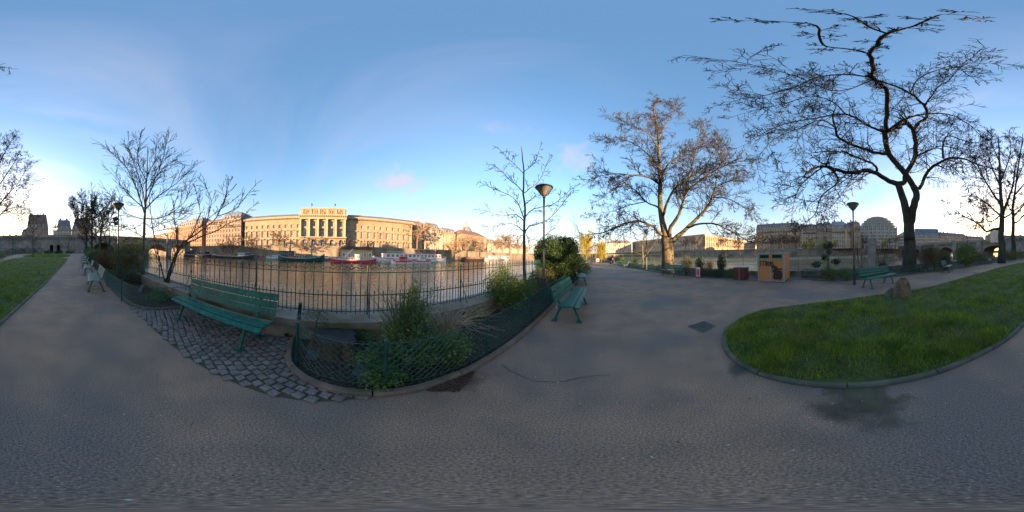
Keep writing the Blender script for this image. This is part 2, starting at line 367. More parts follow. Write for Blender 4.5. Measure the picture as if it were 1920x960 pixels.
# right bank
RD = Vector((-.03, 1, 0)).normalized(); RN = Vector((1, .03, 0)).normalized()
def BR(s, d, z=0): return RN*d + RD*s + Vector((0,0,z))
QR = 6.2
sheet('right_bank_ground', ccw([tuple(BR(-500,132.7)[:2]), tuple(BR(1400,132.7)[:2]), tuple(BR(1400,3000)[:2]), tuple(BR(-500,3000)[:2])]), -4, QR, pave_far)
sheet('right_quay_road', ccw([tuple(BR(-300,122)[:2]), tuple(BR(900,122)[:2]), tuple(BR(900,131.9)[:2]), tuple(BR(-300,131.9)[:2])]), -4, -.4, M('quay_road', (.42,.34,.24), (.3,.24,.17), scale=.2, rough=.9))
quay_wall('long stone quay wall with pale buttresses below the apartment rows', BR, -300, 900, 132, -.4, QR-.6, 3, quay_d, piers=7.5)
# ground behind the bridge
sheet('city_island_ground', ccw([(-52,-90),(10,-97),(60,-400),(-60,-420)]), -4, 8.8, pave_far)
sheet('far_ground', [(-2500,-5000),(2500,-5000),(2500,-460),(-2500,-460)], -4, 4, pave_far)
# ------------------------------------------------------------ asphalt stains (flat wear on the path)
def patch(name, px, py, rx, ry, c, seed, z=.002, label=None):
    c0 = W(px, py); m = bpy.data.materials.get('wet_'+name)
    rng = random.Random(seed); pts = []
    for i in range(40):
        a = 2*math.pi*i/40; r = 1+.22*math.sin(3*a+seed)+.14*math.sin(7*a+2*seed)+rng.uniform(-.07,.07)
        pts.append((c0.x+math.cos(a)*rx*r, c0.y+math.sin(a)*ry*r, z))
    mb = MB(); mb.poly(pts); return mb
def stain_mat(name, c, center, rx, ry, rough=.5):
    m = bpy.data.materials.new(name); m.use_nodes = True; N = m.node_tree.nodes; L = m.node_tree.links
    b = N['Principled BSDF']; b.inputs['Roughness'].default_value = rough
    g = N.new('ShaderNodeNewGeometry'); n = N.new('ShaderNodeTexNoise'); L.new(g.outputs['Position'], n.inputs['Vector']); n.inputs['Scale'].default_value = 5; n.inputs['Detail'].default_value = 7
    cm = N.new('ShaderNodeMixRGB'); L.new(n.outputs[0], cm.inputs[0]); cm.inputs[1].default_value = (*c, 1); cm.inputs[2].default_value = (c[0]*2, c[1]*1.9, c[2]*1.8, 1); L.new(cm.outputs[0], b.inputs['Base Color'])
    s = N.new('ShaderNodeVectorMath'); s.operation = 'SUBTRACT'; L.new(g.outputs['Position'], s.inputs[0]); s.inputs[1].default_value = center
    q = N.new('ShaderNodeVectorMath'); q.operation = 'DIVIDE'; L.new(s.outputs[0], q.inputs[0]); q.inputs[1].default_value = (rx, ry, 1)
    l = N.new('ShaderNodeVectorMath'); l.operation = 'LENGTH'; L.new(q.outputs[0], l.inputs[0])
    n2 = N.new('ShaderNodeTexNoise'); L.new(g.outputs['Position'], n2.inputs['Vector']); n2.inputs['Scale'].default_value = 3.5; n2.inputs['Detail'].default_value = 8
    a = N.new('ShaderNodeMath'); a.operation = 'MULTIPLY_ADD'; L.new(n2.outputs[0], a.inputs[0]); a.inputs[1].default_value = 2.2; L.new(l.outputs['Value'], a.inputs[2])
    r = N.new('ShaderNodeMapRange'); L.new(a.outputs[0], r.inputs[0]); r.inputs[1].default_value = 2.1; r.inputs[2].default_value = 1.3; r.inputs[4].default_value = .72
    L.new(r.outputs[0], b.inputs['Alpha']); return m
def stain(px, py, rx, ry, c, seed, z=.004):
    p = W(px, py); mb = patch('x', px, py, rx*1.25, ry*1.25, c, seed, z)
    tag(mb.build('damp_stain', stain_mat('damp_stain_%d' % seed, c, (p.x, p.y, z), rx, ry)), kind='structure')
stain(1615, 757, .44, .36, (.040,.034,.020), 3)
stain(1385, 692, .22, .14, (.05,.045,.04), 5, .006)
stain(1600, 725, .7, .25, (.075,.075,.04), 8, .008)
stain(860, 705, .34, .22, (.03,.018,.012), 11)
stain(1560, 640, .1, .1, (.06,.06,.05), 12)
stain(1838, 511, .6, .5, (.05,.05,.055), 14)
def crack(pts, seed):
    rng = random.Random(seed); P = [W(*p) for p in pts]; Q = []
    for a, b in zip(P[:-1], P[1:]):
        for k in range(6): Q.append(a.lerp(b, k/6)+Vector((rng.uniform(-.012,.012), rng.uniform(-.012,.012), 0)))
    mb = MB()
    for a, b in zip(Q[:-1], Q[1:]):
        n = Vector((-(b-a).y, (b-a).x, 0)).normalized()*rng.uniform(.002,.005); mb.quad(*[tuple(v+Vector((0,0,.0035))) for v in (a-n, b-n, b+n, a+n)])
    tag(mb.build('asphalt_crack', joint_c), kind='structure')
joint_c = M('crack_dirt', (.06,.05,.045), (.04,.035,.03), rough=1)
crack([(940,684),(965,700),(1000,714),(1050,716),(1100,706),(1150,703)], 1); 
# ------------------------------------------------------------ kerbs
def resample(pts, step):
    out = [pts[0].copy()]; acc = 0
    for a, b in zip(pts[:-1], pts[1:]):
        L = (b-a).length
        if L < 1e-6: continue
        t = step-acc
        while t <= L: out.append(a+(b-a)*(t/L)); t += step
        acc = (L-(t-step)) if t-step <= L else acc+L
    if (out[-1]-pts[-1]).length > step*.3: out.append(pts[-1].copy())
    return out
def smooth(pts, it=2, closed=False):
    for _ in range(it):
        q = [] if closed else [pts[0]]
        n = len(pts)
        for i in range(n if closed else n-1):
            a, b = pts[i], pts[(i+1) % n]; q += [a*.75+b*.25, a*.25+b*.75]
        if not closed: q.append(pts[-1])
        pts = q
    return pts
def kerb(name, label, pts, m, width=.09, height=.075, piece=.95, closed=False, maxd=22, rng=random.Random(5)):
    c = sum(pts, Vector())/len(pts); root = thing(name, label, 'kerb', (c.x, c.y, 0))
    sub = .12; P = resample(pts, sub); k = max(2, int(piece/sub)); prof = [(-.5,-.02),(-.5,.6),(-.3,.95),(.3,.95),(.5,.6),(.5,-.02)]
    far = MB(); i = 0
    while i < len(P)-1:
        seg = P[i:i+k+1]; j = len(seg)-1
        if j < 1: break
        mb = MB(); dz = rng.uniform(-.004,.004); dy = rng.uniform(-.005,.005)
        rings = []
        for a, p in enumerate(seg):
            d = (seg[min(a+1,j)]-seg[max(a-1,0)]).normalized(); nn = Vector((-d.y, d.x, 0)); q = p.copy()
            if a == 0: q = p+d*.006
            if a == j: q = p-d*.006
            rings.append([q+nn*(u*width+dy)+Vector((0,0,v*height+dz))-root.location for u, v in prof])
        b0 = len(mb.v)
        for rg in rings: mb.v += [tuple(v) for v in rg]
        n = len(prof)
        for a in range(j):
            for b in range(n-1):
                o = b0+a*n+b; mb.f.append((o, o+1, o+n+1, o+n)); mb.m.append(0)
        mb.f.append(tuple(b0+b for b in range(n))); mb.m.append(0); mb.f.append(tuple(b0+j*n+n-1-b for b in range(n))); mb.m.append(0)
        if seg[0].length < maxd: mb.build('kerb_stone', m, root)
        else:
            n0 = len(far.v); far.v += mb.v; far.f += [tuple(n0+v for v in f) for f in mb.f]; far.m += mb.m
        i += k
    if far.v: tag(far.build('kerb_run', m, root), kind='stuff')
    return root
# lawn
lawn_px = [(1920,607),(1897,631),(1863,652),(1820,673),(1763,697),(1697,713),(1630,723),(1563,725),(1480,716),(1423,702),(1390,684),(1367,667),(1356,645),(1360,622),(1378,606),(1410,590),(1440,581),(1513,571.7),(1613,560),(1657,553.5),(1713,546.5),(1780,530),(1847,510),(1890,498)]
lawn = [W(*p) for p in lawn_px] + [Vector((-.6,-23,0)), Vector((-2.0,-30,0)), Vector((-4.6,-36,0)), Vector((-8,-36,0)), Vector((-11.6,-32,0)), Vector((-12.6,-28.5,0))] + [W(*p) for p in ((125,489),(113,502),(100,515),(80,536),(55,557.5),(30,581),(10,599))]
lawn = smooth(lawn, 2, True)
mb = MB()
cl = sum(lawn, Vector())/len(lawn)
def lawn_sheet(name, pts, m):
    pts2 = [(p.x, p.y) for p in pts]; pts2 = ccw(pts2); mb = MB(); mb.poly([(x, y, .028) for x, y in pts2]); n = len(pts2)
    for i in range(n):
        a, b = pts2[i], pts2[(i+1) % n]; mb.quad((a[0],a[1],-.01),(b[0],b[1],-.01),(b[0],b[1],.028),(a[0],a[1],.028))
    return tag(mb.build(name, m), kind='structure')
lawn_sheet('lawn_ground', lawn, turf_m)
kerb('lawn_kerb', 'low rounded stone kerb running round the large lawn', lawn+[lawn[0]], kerb_g, .072, .055)
lawn2 = smooth([W(*p) for p in ((40,481.3),(62,483),(100,483.6),(125,482.2),(133,480),(128,477.4),(105,476),(70,476.2),(48,478.5))], 2, True)
lawn_sheet('lawn_ground', lawn2, turf_m)
def inpoly(x, y, poly):
    n = len(poly); inside = np.zeros(x.shape, bool); j = n-1
    for i in range(n):
        xi, yi, xj, yj = poly[i][0], poly[i][1], poly[j][0], poly[j][1]
        c = ((yi > y) != (yj > y)) & (x < (xj-xi)*(y-yi)/((yj-yi) or 1e-12)+xi); inside ^= c; j = i
    return inside
def blades(poly, n, seed, hmin, hmax, wd, near=True, power=1.0):
    r = np.random.default_rng(seed); P = np.array([(p.x, p.y) for p in poly]); lo = P.min(0); hi = P.max(0)
    # denser close to the camera: sample in polar coordinates
    ang = r.uniform(0, 2*np.pi, n*3); rad = 1.5*(30/1.5)**(r.uniform(0,1,n*3)**power) if near else None
    if near: x = np.sin(ang)*rad; y = np.cos(ang)*rad
    else: x = r.uniform(lo[0],hi[0],n*3); y = r.uniform(lo[1],hi[1],n*3)
    k = inpoly(x, y, P); x = x[k][:n]; y = y[k][:n]; n = len(x)
    clump = np.sin(x*2.1+1.3*np.sin(y*1.7))*np.sin(y*2.6+1.1*np.sin(x*2.3))+.6*np.sin(x*6.3+y*2)*np.sin(y*5.1-x*1.4)
    dist = np.hypot(x,y); k2 = r.uniform(0,1,n) < np.clip(.62+.6*clump, .30, 1); x, y, clump, dist = x[k2], y[k2], clump[k2], dist[k2]; n = len(x)
    a = r.uniform(0, 2*np.pi, n); h = r.uniform(hmin, hmax, n)*(1+.35*np.clip(clump,-1,1.4)); wv = wd*(.6+dist/6)
    lx = r.normal(0, .5, n)*h; ly = r.normal(0, .5, n)*h
    V = np.empty((n,3,3)); cx, cy = np.cos(a)*wv, np.sin(a)*wv
    V[:,0] = np.stack([x-cx, y-cy, np.full(n,.02)], 1); V[:,1] = np.stack([x+cx, y+cy, np.full(n,.02)], 1)
    V[:,2] = np.stack([x+lx, y+ly, .028+h], 1)
    return V.reshape(-1,3), np.arange(n*3).reshape(-1,3)
V, F = blades(lawn, 300000, 1, .03, .085, .0048, True, .85)
tag(place(npmesh('grass', V, F, grass_m), 'grass', kind='stuff'), 'short green grass covering the big lawn', 'grass')
V, F = blades(lawn2, 25000, 2, .05, .1, .035, False)
tag(place(npmesh('grass', V, F, grass_m), 'grass', kind='stuff'), 'green grass on the small oval lawn before the bridge wall', 'grass')
# ------------------------------------------------------------ planting beds
kb1 = [(549,636),(543,655),(539.5,680),(549,694),(571.6,712),(598,724),(632,734),(664,739),(700,741),(735,739),(776,732.7),(812,722),(843,710),(875,697.6),(905,681),(932,663.7),(968.8,637.7),(1000,610),(1030,581),(1060,549),(1080,529),(1095,512)]
K1 = smooth([W(*p) for p in kb1] + [Vector((8.2,18.6,0)), Vector((11.5,25,0)), Vector((15.0,31.0,0))], 1)
K2px = [(352,577),(330,579),(300,581.5),(275,581),(252,575),(236,564),(222,552),(210,540),(200,528)]
K2 = smooth([W(*p) for p in K2px] + [Vector((-7.0,-10.2,0)), Vector((-12,-19.5,0)), Vector((-20,-34,0)), Vector((-32,-56,0)), Vector((-44,-78,0))], 1)
K3 = smooth([Vector(p) for p in ((9.75,1.7,0),(9.75,3.2,0),(10.8,6.4,0),(12.4,11.1,0),(14.2,15.8,0),(16.6,21.3,0),(18.6,26,0))] , 1)
K4 = smooth([Vector(p) for p in ((9.6,-2.0,0),(8.6,-2.6,0),(8.0,-3.4,0),(7.6,-5,0),(7.0,-7.5,0),(5.9,-11.6,0),(4.4,-18.1,0),(2.0,-27,0),(.2,-34,0),(-4,-52,0),(-8,-76,0))], 1)
kerb('bed_kerb', 'curved reddish kerb around the fenced planting bed with the tree stump', K1, kerb_m, .075, .075)
kerb('bed_kerb', 'curved kerb of the planting bed behind the row of pale benches by the long path', K2, kerb_m, .075, .06)
kerb('bed_kerb', 'kerb of the bed with the wide budding tree, beside the red bin', K3, kerb_g, .10, .08)
kerb('bed_kerb', 'kerb of the bed with the huge bare tree, right of the wooden bin shelter', K4, kerb_g, .10, .08)
def bed(inner, outer, z=.03):
    pts = [(p.x, p.y) for p in inner]+[(p.x, p.y) for p in outer]
    pts = ccw(pts); mb = MB(); mb.poly([(x, y, z) for x, y in pts]); o = mb.build('soil', soil); o['kind'] = 'structure'; return o
bed(K1, [LP(s, .3) for s in (33, 22, 15, 8, 3, 0, -.95)])
bed(K2, [LP(s, .3) for s in (-100, -60, -30, -12, -4.6)])
def inl(p, off):  # point moved inland from right line
    return Vector((p.x-off, p.y, 0))
bed(K3, [inl(p, .25) for p in [Vector((21,26,0))]+RIGHT[2:4]+[Vector((12.0,2.1,0))]])
bed(K4, [inl(p, .25) for p in RIGHT[::-1][0:6]+[Vector((10.75,-2.1,0))]])
# leaf litter and weeds, one mass per bed
def litter(poly, n, seed, size, m, label, zz=.035, name='leaf_litter'):
    r = np.random.default_rng(seed); P = np.array([(p.x, p.y) for p in poly]); lo, hi = P.min(0), P.max(0)
    x = r.uniform(lo[0],hi[0],n*4); y = r.uniform(lo[1],hi[1],n*4); k = inpoly(x,y,P); x, y = x[k][:n], y[k][:n]; n = len(x)
    s = size*r.uniform(.5,1.3,n); a = r.uniform(0,2*np.pi,n); tz = r.uniform(-.4,.9,n)
    V = np.empty((n,4,3)); 
    for i,(u,v) in enumerate(((-1,0),(0,-.55),(1,0),(0,.55))):
        V[:,i,0] = x+s*(u*np.cos(a)-v*np.sin(a)); V[:,i,1] = y+s*(u*np.sin(a)+v*np.cos(a)); V[:,i,2] = zz+s*np.abs(tz)*(u*.5+.5)+r.uniform(0,.012,n)
    o = place(npmesh(name, V.reshape(-1,3), np.arange(n*4).reshape(-1,4), m), name, kind='stuff'); tag(o, label, 'litter' if name == 'leaf_litter' else 'weeds'); return o
leaf_br = M('dead_leaf', (.10,.05,.025), (.045,.026,.016), scale=20, rough=.8, island=.5)
leaf_gr = M('weed_leaf', (.07,.13,.025), (.035,.08,.018), scale=10, rough=.6, island=.4, transl=.3)
bed1poly = K1[:40]+[LP(s,.34) for s in (20,12,5,0,-.8)]
litter(bed1poly, 9000, 4, .022, leaf_br, 'dead brown leaves scattered over the bed with the stump')
litter([W(*p) for p in ((800,733),(860,735),(890,700),(880,690),(830,712))], 700, 9, .018, leaf_br, 'dead leaves spilled over the kerb onto the asphalt', .006)
near_bed = [p+LN*0 for p in K1[4:26]]
def offset_in(pts, d):
    out = []
    for i, p in enumerate(pts):
        t = (pts[min(i+1,len(pts)-1)]-pts[max(i-1,0)]).normalized(); out.append(p+Vector((-t.y, t.x, 0))*d)
    return out
e1 = offset_in(K1[4:40], .05); e2 = offset_in(K1[4:40], .22)
litter(e1+e2[::-1], 3500, 13, .013, leaf_gr, 'small green weeds growing along the stump bed kerb', .035, 'weeds')
bed2poly = K2[:16]+[LP(s,.34) for s in (-14,-9,-4.7)]
litter(bed2poly, 5000, 14, .022, leaf_br, 'dead brown leaves under the two slender bare trees')
bed4poly = K4[:14]+[inl(p,.3) for p in RIGHT[::-1][3:6]]+[Vector((10.75,-2.1,0))]
litter(bed4poly, 6000, 15, .03, leaf_br, 'dead brown leaves round the huge bare tree')
# scattered bits of leaf and grit on the asphalt
allp = [Vector((math.cos(a)*6, math.sin(a)*6+.5, 0)) for a in np.linspace(0, 6.28, 40)]
litter(allp, 2600, 21, .0065, M('grit', (.5,.45,.4), (.05,.04,.03), scale=8, rough=.8, lo=.48, hi=.52), 'small leaf scraps and grit strewn on the asphalt', .004, 'leaf_litter')
# ------------------------------------------------------------ cobbled paving under the bench
PX = [(228,560),(240,571),(265,595),(302.5,630),(347.5,667.5),(390,692.5),(427.5,712.5),(477.5,732.5),(515,743),(560,750),(620,753),(665,749),(700,743.5)]
inner = [p for p in K1[:18]][::-1]
cob = smooth([W(*p) for p in PX],1) + inner + [LP(-1.0,.335), LP(-4.75,.335)] + K2[:18]
CP = np.array([(p.x,p.y) for p in cob])
pv = MB(); pv.poly([(p[0],p[1],.004) for p in ccw([tuple(q) for q in CP])])
pave = pv.build('cobbled_paving', joint); tag(pave, kind='structure')
def sett_mesh(seed, m):
    rng = random.Random(seed); mb = MB(); a, b = .046, .042; j = lambda s: rng.uniform(-s, s)
    bot = [(-a+j(.006),-b+j(.006),0),(a+j(.006),-b+j(.006),0),(a+j(.006),b+j(.006),0),(-a+j(.006),b+j(.006),0)]
    mid = [(x, y, .012) for x, y, _ in bot]; top = [(x*.82, y*.82, .020+j(.002)) for x, y, _ in bot]; c = (0,0,.023)
    n = 0; mb.v = bot+mid+top+[c]
    for i in range(4):
        k = (i+1) % 4
        mb.f += [(i,k,4+k,4+i),(4+i,4+k,8+k,8+i),(8+i,8+k,12)]; mb.m += [0,0,0]
    return mb.mesh('sett', m)
SM = [sett_mesh(i, sett_m if i % 3 else sett_m2) for i in range(7)]
rng = random.Random(77); setts = []
ud = Vector((math.sin(.95), math.cos(.95), 0)); vd = Vector((-ud.y, ud.x, 0)); 
for i in range(-60, 60):
    for j in range(-60, 60):
        p = Vector((-2.2, -.5, 0)) + ud*(i*.106+(.05 if j % 2 else 0)+rng.uniform(-.008,.008)) + vd*(j*.098+rng.uniform(-.006,.006)+.02*math.sin(i*.5))
        setts.append(p)
X = np.array([p.x for p in setts]); Y = np.array([p.y for p in setts]); ok = inpoly(X, Y, CP)
setts = [p for p, k in zip(setts, ok) if k]
setts.sort(key=lambda p: p.length)
for p in setts[:300]:
    o = place(rng.choice(SM), 'sett', pave, loc=(p.x, p.y, .003+rng.uniform(-.003,.004)), rotz=math.pi/2-.95+rng.uniform(-.06,.06)); o.scale = (rng.uniform(.92,1.04), rng.uniform(.9,1.04), 1)
mb = MB()
def add_setts(mb, pts, sc=1.0, ang=math.pi/2-.95):
    for p in pts:
        me = rng.choice(SM); a = ang+rng.uniform(-.06,.06); c, s = math.cos(a)*sc, math.sin(a)*sc; n = len(mb.v); z = rng.uniform(-.003,.004)+.003
        for v in me.vertices: mb.v.append((p.x+v.co.x*c-v.co.y*s, p.y+v.co.x*s+v.co.y*c, v.co.z+z))
        for f in me.polygons: mb.f.append(tuple(n+q for q in f.vertices)); mb.m.append(0)
add_setts(mb, setts[300:]); tag(mb.build('setts', sett_m, pave), kind='stuff')
litter([Vector((x, y, 0)) for x, y in CP], 1500, 31, .009, leaf_br, 'crumbs of dead leaf between the cobbles under the big bench', .012)
litter([Vector((x, y, 0)) for x, y in CP], 1600, 32, .007, leaf_gr, 'tiny moss and weed tufts between the cobbles', .008, 'weeds')
# cobbled strip by the bin shelter
strip = [Vector(p) for p in ((9.2,2.6,0),(9.2,-3.0,0),(9.7,-2.3,0),(10.6,-2.2,0),(10.95,-.3,0),(12.0,2.0,0),(9.9,1.9,0),(9.7,2.6,0))]
SP = np.array([(p.x,p.y) for p in strip])
pv = MB(); pv.poly([(p[0],p[1],.004) for p in ccw([tuple(q) for q in SP])]); pave2 = tag(pv.build('cobbled_paving', joint), kind='structure')
g = [Vector((9.0+i*.13, -3.2+j*.12+(.06 if i%2 else 0), 0)) for i in range(26) for j in range(50)]
k = inpoly(np.array([p.x for p in g]), np.array([p.y for p in g]), SP); mb = MB(); add_setts(mb, [p for p, q in zip(g, k) if q], 1.0, 0); tag(mb.build('setts', sett_m, pave2), kind='stuff')
# ------------------------------------------------------------ river parapet with coping stones
def parapet(label, pts, cop_range, inland):
    c = sum(pts, Vector())/len(pts); root = thing('river_parapet', label, 'parapet wall', (c.x,c.y,0)); o = root.location
    P = resample(pts, 1.1); mbw = MB(); far = MB(); rng = random.Random(3)
    for i in range(len(P)-1):
        a, b = P[i], P[i+1]; d = (b-a).normalized(); n = Vector((-d.y, d.x, 0))*inland
        def H(mb, a, b, n0, n1, z0, z1): mb.hexa([q-o+Vector((0,0,z)) for z in (z0, z1) for q in (a+n*n0, b+n*n0, b+n*n1, a+n*n1)] if inland < 0 else [q-o+Vector((0,0,z)) for z in (z0, z1) for q in (a+n*n1, b+n*n1, b+n*n0, a+n*n0)])
        H(mbw, a, b, -.26, .30, -4.2, .27)
        dz = rng.uniform(-.006,.006); mb = MB() if (a.length < cop_range) else far
        H(mb, a+d*.006, b-d*.006, -.32, .345, .27, .40+dz)
        if mb is not far: mb.build('coping_stone', wall_m, root)
    mbw.build('wall', wall_m, root)
    if far.v: tag(far.build('coping', wall_m, root), kind='stuff')
    return root
parapet('low stone river wall behind the big green bench, with red graffiti', LEFT, 14, -1)
parapet('low stone river wall at the pointed tip and along the wide river arm', [LEFT[-1]]+TIP+RIGHT, 16, 1)
# ------------------------------------------------------------ building materials
st_gold = M('stone_gold', (.315,.23,.145), (.25,.18,.11), scale=.3, rough=.85, bump=.3, bscale=2.5, big=(.21,.155,.10), bigscale=.12, stretch=(1,1,.5))
st_goldl = M('stone_gold_light', (.36,.275,.175), (.29,.22,.14), scale=.5, rough=.85)
st_pink = M('stone_pinkish', (.28,.19,.135), (.22,.15,.105), scale=.3, rough=.9, bump=.3, bscale=2, big=(.25,.18,.13), bigscale=.15)
st_pale = M('stone_pale', (.42,.35,.27), (.34,.28,.22), scale=.3, rough=.9)
st_tan = M('stone_tan', (.56,.39,.25), (.44,.31,.20), scale=.25, rough=.9, bump=.3, bscale=2, big=(.27,.20,.145), bigscale=.1)
st_grey = M('stone_grey', (.52,.44,.38), (.42,.35,.31), scale=.25, rough=.9)
st_bridge = M('bridge_stone', (.27,.225,.185), (.17,.145,.125), scale=.5, rough=.9, bump=.5, bscale=2.2, big=(.13,.11,.09), bigscale=.18, spot=(.12,.10,.085), spotscale=1.4)
brick_m = M('orange_brick', (.29,.155,.09), (.23,.12,.07), scale=1, rough=.9)
slate = M('slate_roof', (.15,.15,.165), (.09,.09,.105), scale=.6, rough=.7, stretch=(1,1,3))
zinc = M('zinc_roof', (.24,.25,.28), (.18,.19,.215), scale=.4, rough=.5)
roof_brown = M('roof_brown', (.17,.105,.075), (.11,.07,.055), scale=.6, rough=.85)
glass = M('window_glass', (.20,.21,.22), (.07,.075,.08), scale=.45, rough=.12, detail=1, lo=.45, hi=.55)
glass_b = M('store_glass', (.14,.19,.22), (.06,.08,.10), scale=.5, rough=.1)
wframe = M('window_frame', (.45,.41,.35), rough=.6)
dark_m = M('dark_opening', (.012,.011,.010), rough=.9)
iron_b = M('balcony_iron', (.03,.028,.028), rough=.6)
chim = M('chimney_brick', (.36,.24,.16), (.26,.17,.12), scale=1, rough=.9)
winmesh = {}
def window_mesh(w, h, arch, gl, fr, rec):
    k = (round(w,2), round(h,2), arch, gl.name, fr.name, round(rec,2))
    if k in winmesh: return winmesh[k]
    mb = MB(); y = rec-.05; out = outline(w, h, arch)
    mb.poly([(x, y, z) for x, z in out][::-1], 0)
    mb.poly([(x, y, z) for x, z in out], 0) if False else None
    t = .09*max(1, w/1.4); yf = y-.06
    mb.box(-t/2, t/2, yf, y-.003, 0, h-(w/2 if arch else 0), 1)
    mb.box(-w/2, -w/2+t, yf, y-.003, 0, h-(w/2 if arch else 0), 1); mb.box(w/2-t, w/2, yf, y-.003, 0, h-(w/2 if arch else 0), 1)
    mb.box(-w/2+t, w/2-t, yf, y-.003, 0, t, 1)
    if not arch: mb.box(-w/2+t, w/2-t, yf, y-.003, h-t, h, 1)
    if h > 2: 
        mb.box(-w/2+t, -t/2, yf+.01, y-.003, h*.62, h*.62+t*.8, 1); mb.box(t/2, w/2-t, yf+.01, y-.003, h*.62, h*.62+t*.8, 1)
        mb.box(-w/2+t, -t/2, yf+.01, y-.003, h*.31, h*.31+t*.6, 1); mb.box(t/2, w/2-t, yf+.01, y-.003, h*.31, h*.31+t*.6, 1)
    winmesh[k] = mb.mesh('window', [gl, fr]); return winmesh[k]
def outline(w, h, arch):
    if not arch: return [(-w/2,0),(w/2,0),(w/2,h),(-w/2,h)]
    r = w/2; pts = [(-r,0),(r,0)]
    for i in range(9):
        a = math.pi*i/8; pts.append((r*math.cos(a), h-r+r*math.sin(a)))
    return pts
def cell(mb, x0, x1, z0, z1, w, h, sill, arch, rec, y=0.0, mi=0):
    """a wall cell with a recessed opening"""
    cx = (x0+x1)/2; out = [(cx+a, z0+sill+b) for a, b in outline(w, h, arch)]
    def border(p):
        dx, dz = p[0]-cx, p[1]-(z0+sill+h/2); hw = (x1-x0)/2
        up = z1-(z0+sill+h/2); dn = (z0+sill+h/2)-z0
        sx = hw/abs(dx) if abs(dx) > 1e-6 else 1e9; sz = (up if dz > 0 else dn)/abs(dz) if abs(dz) > 1e-6 else 1e9
        s = min(sx, sz); return (cx+dx*s, z0+sill+h/2+dz*s)
    if not arch: B = [(x0,z0),(x1,z0),(x1,z1),(x0,z1)]
    else:
        B = [(x0,z0),(x1,z0)]+[border(p) for p in out[2:]]
    n = len(out)
    for i in range(n):
        j = (i+1) % n; a, b, c, d = B[i], B[j], out[j], out[i]
        mb.quad((a[0],y,a[1]),(b[0],y,b[1]),(c[0],y,c[1]),(d[0],y,d[1]), mi)
        if arch and i >= 1 and abs(a[0]-b[0]) > 1e-4 and abs(a[1]-b[1]) > 1e-4:   # corner filler
            k = (x1 if a[0] > cx or b[0] > cx else x0, z1 if i < n-1 and i > 0 and max(a[1], b[1]) > z0+sill+h/2 else z0)
            mb.tri((a[0],y,a[1]),(k[0],y,k[1]),(b[0],y,b[1]), mi)
        mb.quad((d[0],y,d[1]),(c[0],y,c[1]),(c[0],y+rec,c[1]),(d[0],y+rec,d[1]), mi)
def facade(root, L, rows, bays, m, y=0.0, x0=0.0, name='wall', gl=glass, fr=wframe, rec=.35, winparts=True, lintel=None, wm=None, skip=()):
    """rows: (z0, z1, w, h, sill, arch)"""
    mb = MB(); bw = L/bays; wins = MB()
    for ri, (z0, z1, ww, wh, sill, arch) in enumerate(rows):
        if ww <= 0:
            mb.quad((x0,y,z0),(x0+L,y,z0),(x0+L,y,z1),(x0,y,z1)); continue
        me = window_mesh(ww, wh, arch, gl, fr, rec)
        for b in range(bays):
            cell(mb, x0+b*bw, x0+(b+1)*bw, z0, z1, ww, wh, sill, arch, rec, y)
            if winparts: place(me, 'window', root, loc=(x0+(b+.5)*bw, y, z0+sill))
            if lintel and (ri, b) not in skip:
                cx = x0+(b+.5)*bw
                wins.box(cx-ww/2-.25, cx+ww/2+.25, y-.14, y+.02, z0+sill-.28, z0+sill-.02)
                if not arch: wins.box(cx-ww/2-.3, cx+ww/2+.3, y-.22, y+.02, z0+sill+wh+.06, z0+sill+wh+.36)
    o = mb.build(name, m, root)
    if lintel and wins.v: o2 = wins.build('window_surrounds', lintel, root); o2['kind'] = 'stuff'
    return o
def blabel_root(name, label, A, B, zb, cat='building'):
    A = Vector(A); B = Vector(B); d = (B-A); L = d.length; rz = math.atan2(d.y, d.x)
    return thing(name, label, cat, (A.x, A.y, zb), rz), L
